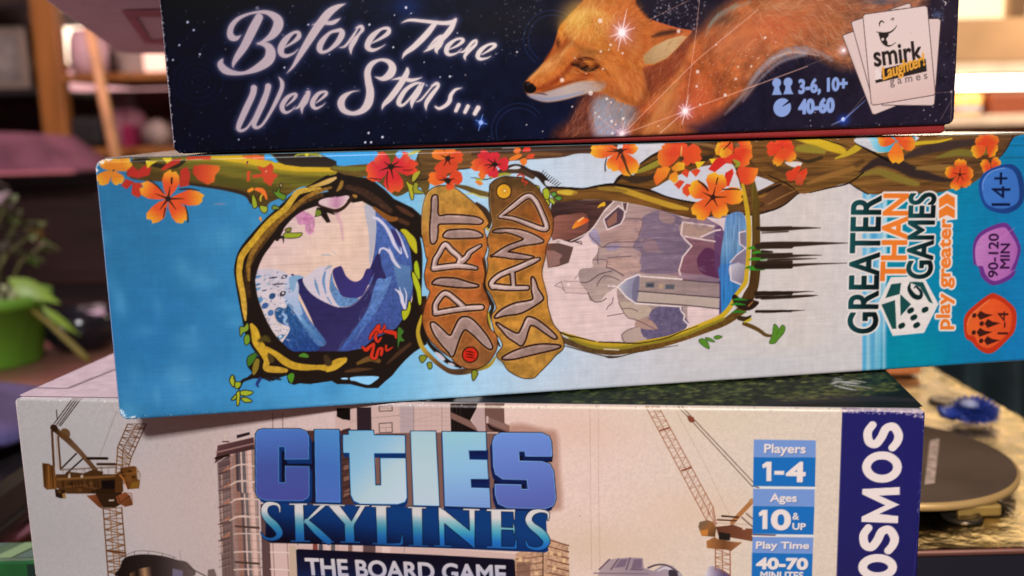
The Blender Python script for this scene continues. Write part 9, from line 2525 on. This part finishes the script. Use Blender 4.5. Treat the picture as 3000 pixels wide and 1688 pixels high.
# things on the shelves
gp = tag(empty('framed_picture', (-1.10, 2.0, EYE + .1)), 'grey beige framed picture standing left of the bookshelf post', 'picture')
kid(box('picture_frame', -1.25, -0.985, 2.00, 2.012, EYE + .1005, EYE + .225, mat('grey_frame', (.24, .18, .14), .6), bevel=0.003), gp)
kid(box('picture_sheet', -1.235, -1.0, 1.998, 2.0, EYE + .115, EYE + .210, mat('grey_sheet', (.22, .19, .17), .6, var=.5, scale=18), bevel=0), gp)
tag(lathe('vase', [(0.022, 0), (0.042, 0.006), (0.050, 0.035), (0.046, 0.075), (0.038, 0.094), (0.036, 0.094), (0.044, 0.07), (0.03, 0.01)], mat('pink_white_china', (0.75, 0.48, 0.52), .35), loc=(-0.868, 2.05, EYE + .1255)), 'pinkish white vase on the upper shelf beside the post', 'vase')
tag(box('storage_box', -0.812, -0.722, 2.02, 2.12, EYE + .1255, EYE + .208, mat('beige_card', (.36, .27, .23), .7), bevel=0.004), 'beige storage box on the upper shelf next to the vase', 'box')
bt = tag(empty('bottle', (-0.80, 1.985, EYE + .1255)), 'thin dark bottle in front of the beige storage box', 'bottle')
kid(lathe('bottle_body', [(0.008, 0), (0.009, 0.002), (0.009, 0.038), (0.004, 0.046), (0.004, 0.052)], mat('brown_glass', (.035, .014, .012), .2), loc=(-0.803, 1.985, EYE + .1255), n=20), bt)
kid(lathe('cap', [(0.005, 0), (0.005, 0.010)], M['black'], loc=(-0.803, 1.985, EYE + .1775), n=16), bt)
tag(box('pale_jar', -0.735, -0.690, 1.965, 2.0, EYE + .1255, EYE + .178, glow('jar_glow', (1.0, .62, .48), 1.1), bevel=0.006), 'pinkish white jar, given its own glow, at the right end of the upper shelf', 'candle')  # plain jar, no light source; its brightness is put in as emission
tag(box('camera_bag', -0.905, -0.835, 1.97, 2.10, EYE - .0235, EYE + .040, mat('black_bag', (.012, .009, .010), .7), bevel=0.012), 'black bag on the lower shelf beside the post', 'bag')
hb = tag(empty('handbag', (-0.80, 2.05, EYE - .0235)), 'rounded dusty pink handbag on the lower shelf', 'bag')
bm = bmesh.new(); bmesh.ops.create_uvsphere(bm, u_segments=32, v_segments=16, radius=1)
for v in bm.verts:
    c = v.co; v.co = Vector((-0.815 + math.copysign(abs(c.x) ** .7, c.x) * .045, 2.06 + c.y * .04, EYE - .0235 + max(c.z * .6 + .4, 0) * .085))
kid(from_bm('bag_body', bm, mat('dusty_pink', (.30, .12, .15), .6, var=.2), smooth=True), hb)
kid(tube('handle', [(-.845, 2.05, EYE + .05), (-.835, 2.05, EYE + .085), (-.80, 2.05, EYE + .085), (-.79, 2.05, EYE + .05)], .004, mat('dark_strap', (.05, .02, .02), .6)), hb)
tag(box('magenta_box', -0.790, -0.768, 1.965, 2.0, EYE - .0235, EYE + .022, mat('magenta_card', (.34, .02, .09), .5), bevel=0.002), 'small magenta box standing in front of the pink handbag', 'box')
tag(lathe('ball_ornament', [(0.012, 0), (0.024, 0.008), (0.030, 0.026), (0.024, 0.044), (0.010, 0.054), (0.001, 0.056)], mat('mottled_white', (.30, .22, .19), .6, var=.6, scale=30), loc=(-0.730, 2.0, EYE - .0235)), 'mottled pale round ornament at the end of the lower shelf', 'ornament')
tag(lathe('wicker_dome', [(0.075, 0), (0.073, 0.02), (0.058, 0.045), (0.03, 0.058), (0.001, 0.062)], mat('red_brown_wicker', (.14, .045, .035), .7, var=.3, scale=60), loc=(-1.055, 1.80, EYE - .0555)), 'reddish brown dome behind the pink cushion', 'basket')
tag(tube('dowel', [(-.768, 1.75, EYE + .40), (-.655, 1.60, EYE - .0535)], .0095, mat('pine', (.72, .37, .17), .5, var=.2, scale=20)), 'slim pine stick leaning in front of the bookshelf', 'stick')

# ------------------------------------------------------------------ right background: lit display shelf
ds = tag(empty('display_shelf', (0.95, 1.65, EYE)), 'pale lit display shelf in the upper right background', 'shelf')
M['cream'] = mat('cream_board', (0.62, 0.42, 0.24), .5, var=.15, scale=6)
for z0, z1, m in ((.086, .156, 'tan'), (.070, .085, 'rail'), (-.018, .000, 'rail')):
    M.setdefault('tan', mat('tan_board', (0.50, 0.29, 0.14), .6, var=.25, scale=7)); M.setdefault('rail', mat('pale_rail', (0.75, 0.56, 0.40), .45))
    kid(box('shelf_board', 0.60, 1.5, 1.60, 1.92 if m == 'rail' else 1.66, EYE + z0, EYE + z1, M[m], bevel=0.002), ds)
kid(box('back_panel', 0.60, 1.5, 1.925, 1.94, EYE - .30, EYE + .085, mat('warm_panel', (0.55, 0.30, 0.16), .6), bevel=0), ds)
for sx in (0.58, 1.502): kid(box('side_panel', sx, sx + .018, 1.60, 1.94, EYE - .957, EYE + .156, M['cream'], bevel=0.002), ds)
lt = tag(empty('tube_lamp', (0.95, 1.62, EYE + .05)), 'glowing white tube lamp under the display shelf', 'lamp')
lo = kid(tube('tube', [(0.62, 1.63, EYE + .0545), (1.48, 1.63, EYE + .0465)], .0105, glow('lamp_tube', (1.0, 0.90, 0.78), 9.0), n=16), lt)
for x, zz in ((.615, .0545), (1.475, .0465)): kid(box('end_cap', x, x + .015, 1.617, 1.643, EYE + zz - .014, EYE + zz + .0155, M['rail'], bevel=0.002), lt)
tag(box('brown_book', 0.822, 0.98, 1.63, 1.78, EYE + .0005, EYE + .034, mat('brown_cover', (.22, .055, .022), .5), bevel=0.002), 'reddish brown book lying on the lit display shelf', 'book')
jr = tag(empty('glass_jar', (0.785, 1.66, EYE)), 'warm yellow jar with a blue band on the lit display shelf', 'jar')
kid(lathe('jar_body', [(0.026, 0), (0.030, 0.002), (0.030, 0.030), (0.027, 0.034)], mat('honey_glass', (.85, .50, .14), .2), loc=(0.785, 1.66, EYE + .0005)), jr)
kid(lathe('band', [(0.0306, 0), (0.0306, 0.010)], mat('blue_label', (.30, .36, .46), .5), loc=(0.785, 1.66, EYE + .006), caps=False), jr)
tag(box('carton', 0.70, 0.748, 1.62, 1.70, EYE + .0005, EYE + .032, mat('yellow_carton', (.75, .42, .12), .5, var=.3, scale=30), bevel=0.003), 'yellowish carton on the display shelf next to the jar', 'carton')
w2 = tag(empty('window', (0.95, 2.6, EYE)), 'bright pale yellow window above the display shelf', 'window')
kid(box('pane', 0.6, 1.9, 2.60, 2.605, EYE + .17, EYE + 1.0, glow('yellow_daylight', (1.0, 0.82, 0.50), 1.25), bevel=0), w2)
for x0, x1 in ((1.325, 1.375), (.56, .60)): kid(box('frame', x0, x1, 2.57, 2.61, EYE + .15, EYE + 1.02, M['tan'], bevel=0.004), w2)
kid(box('sill', .56, 1.94, 2.52, 2.61, EYE + .14, EYE + .169, M['rail'], bevel=0.004), w2)
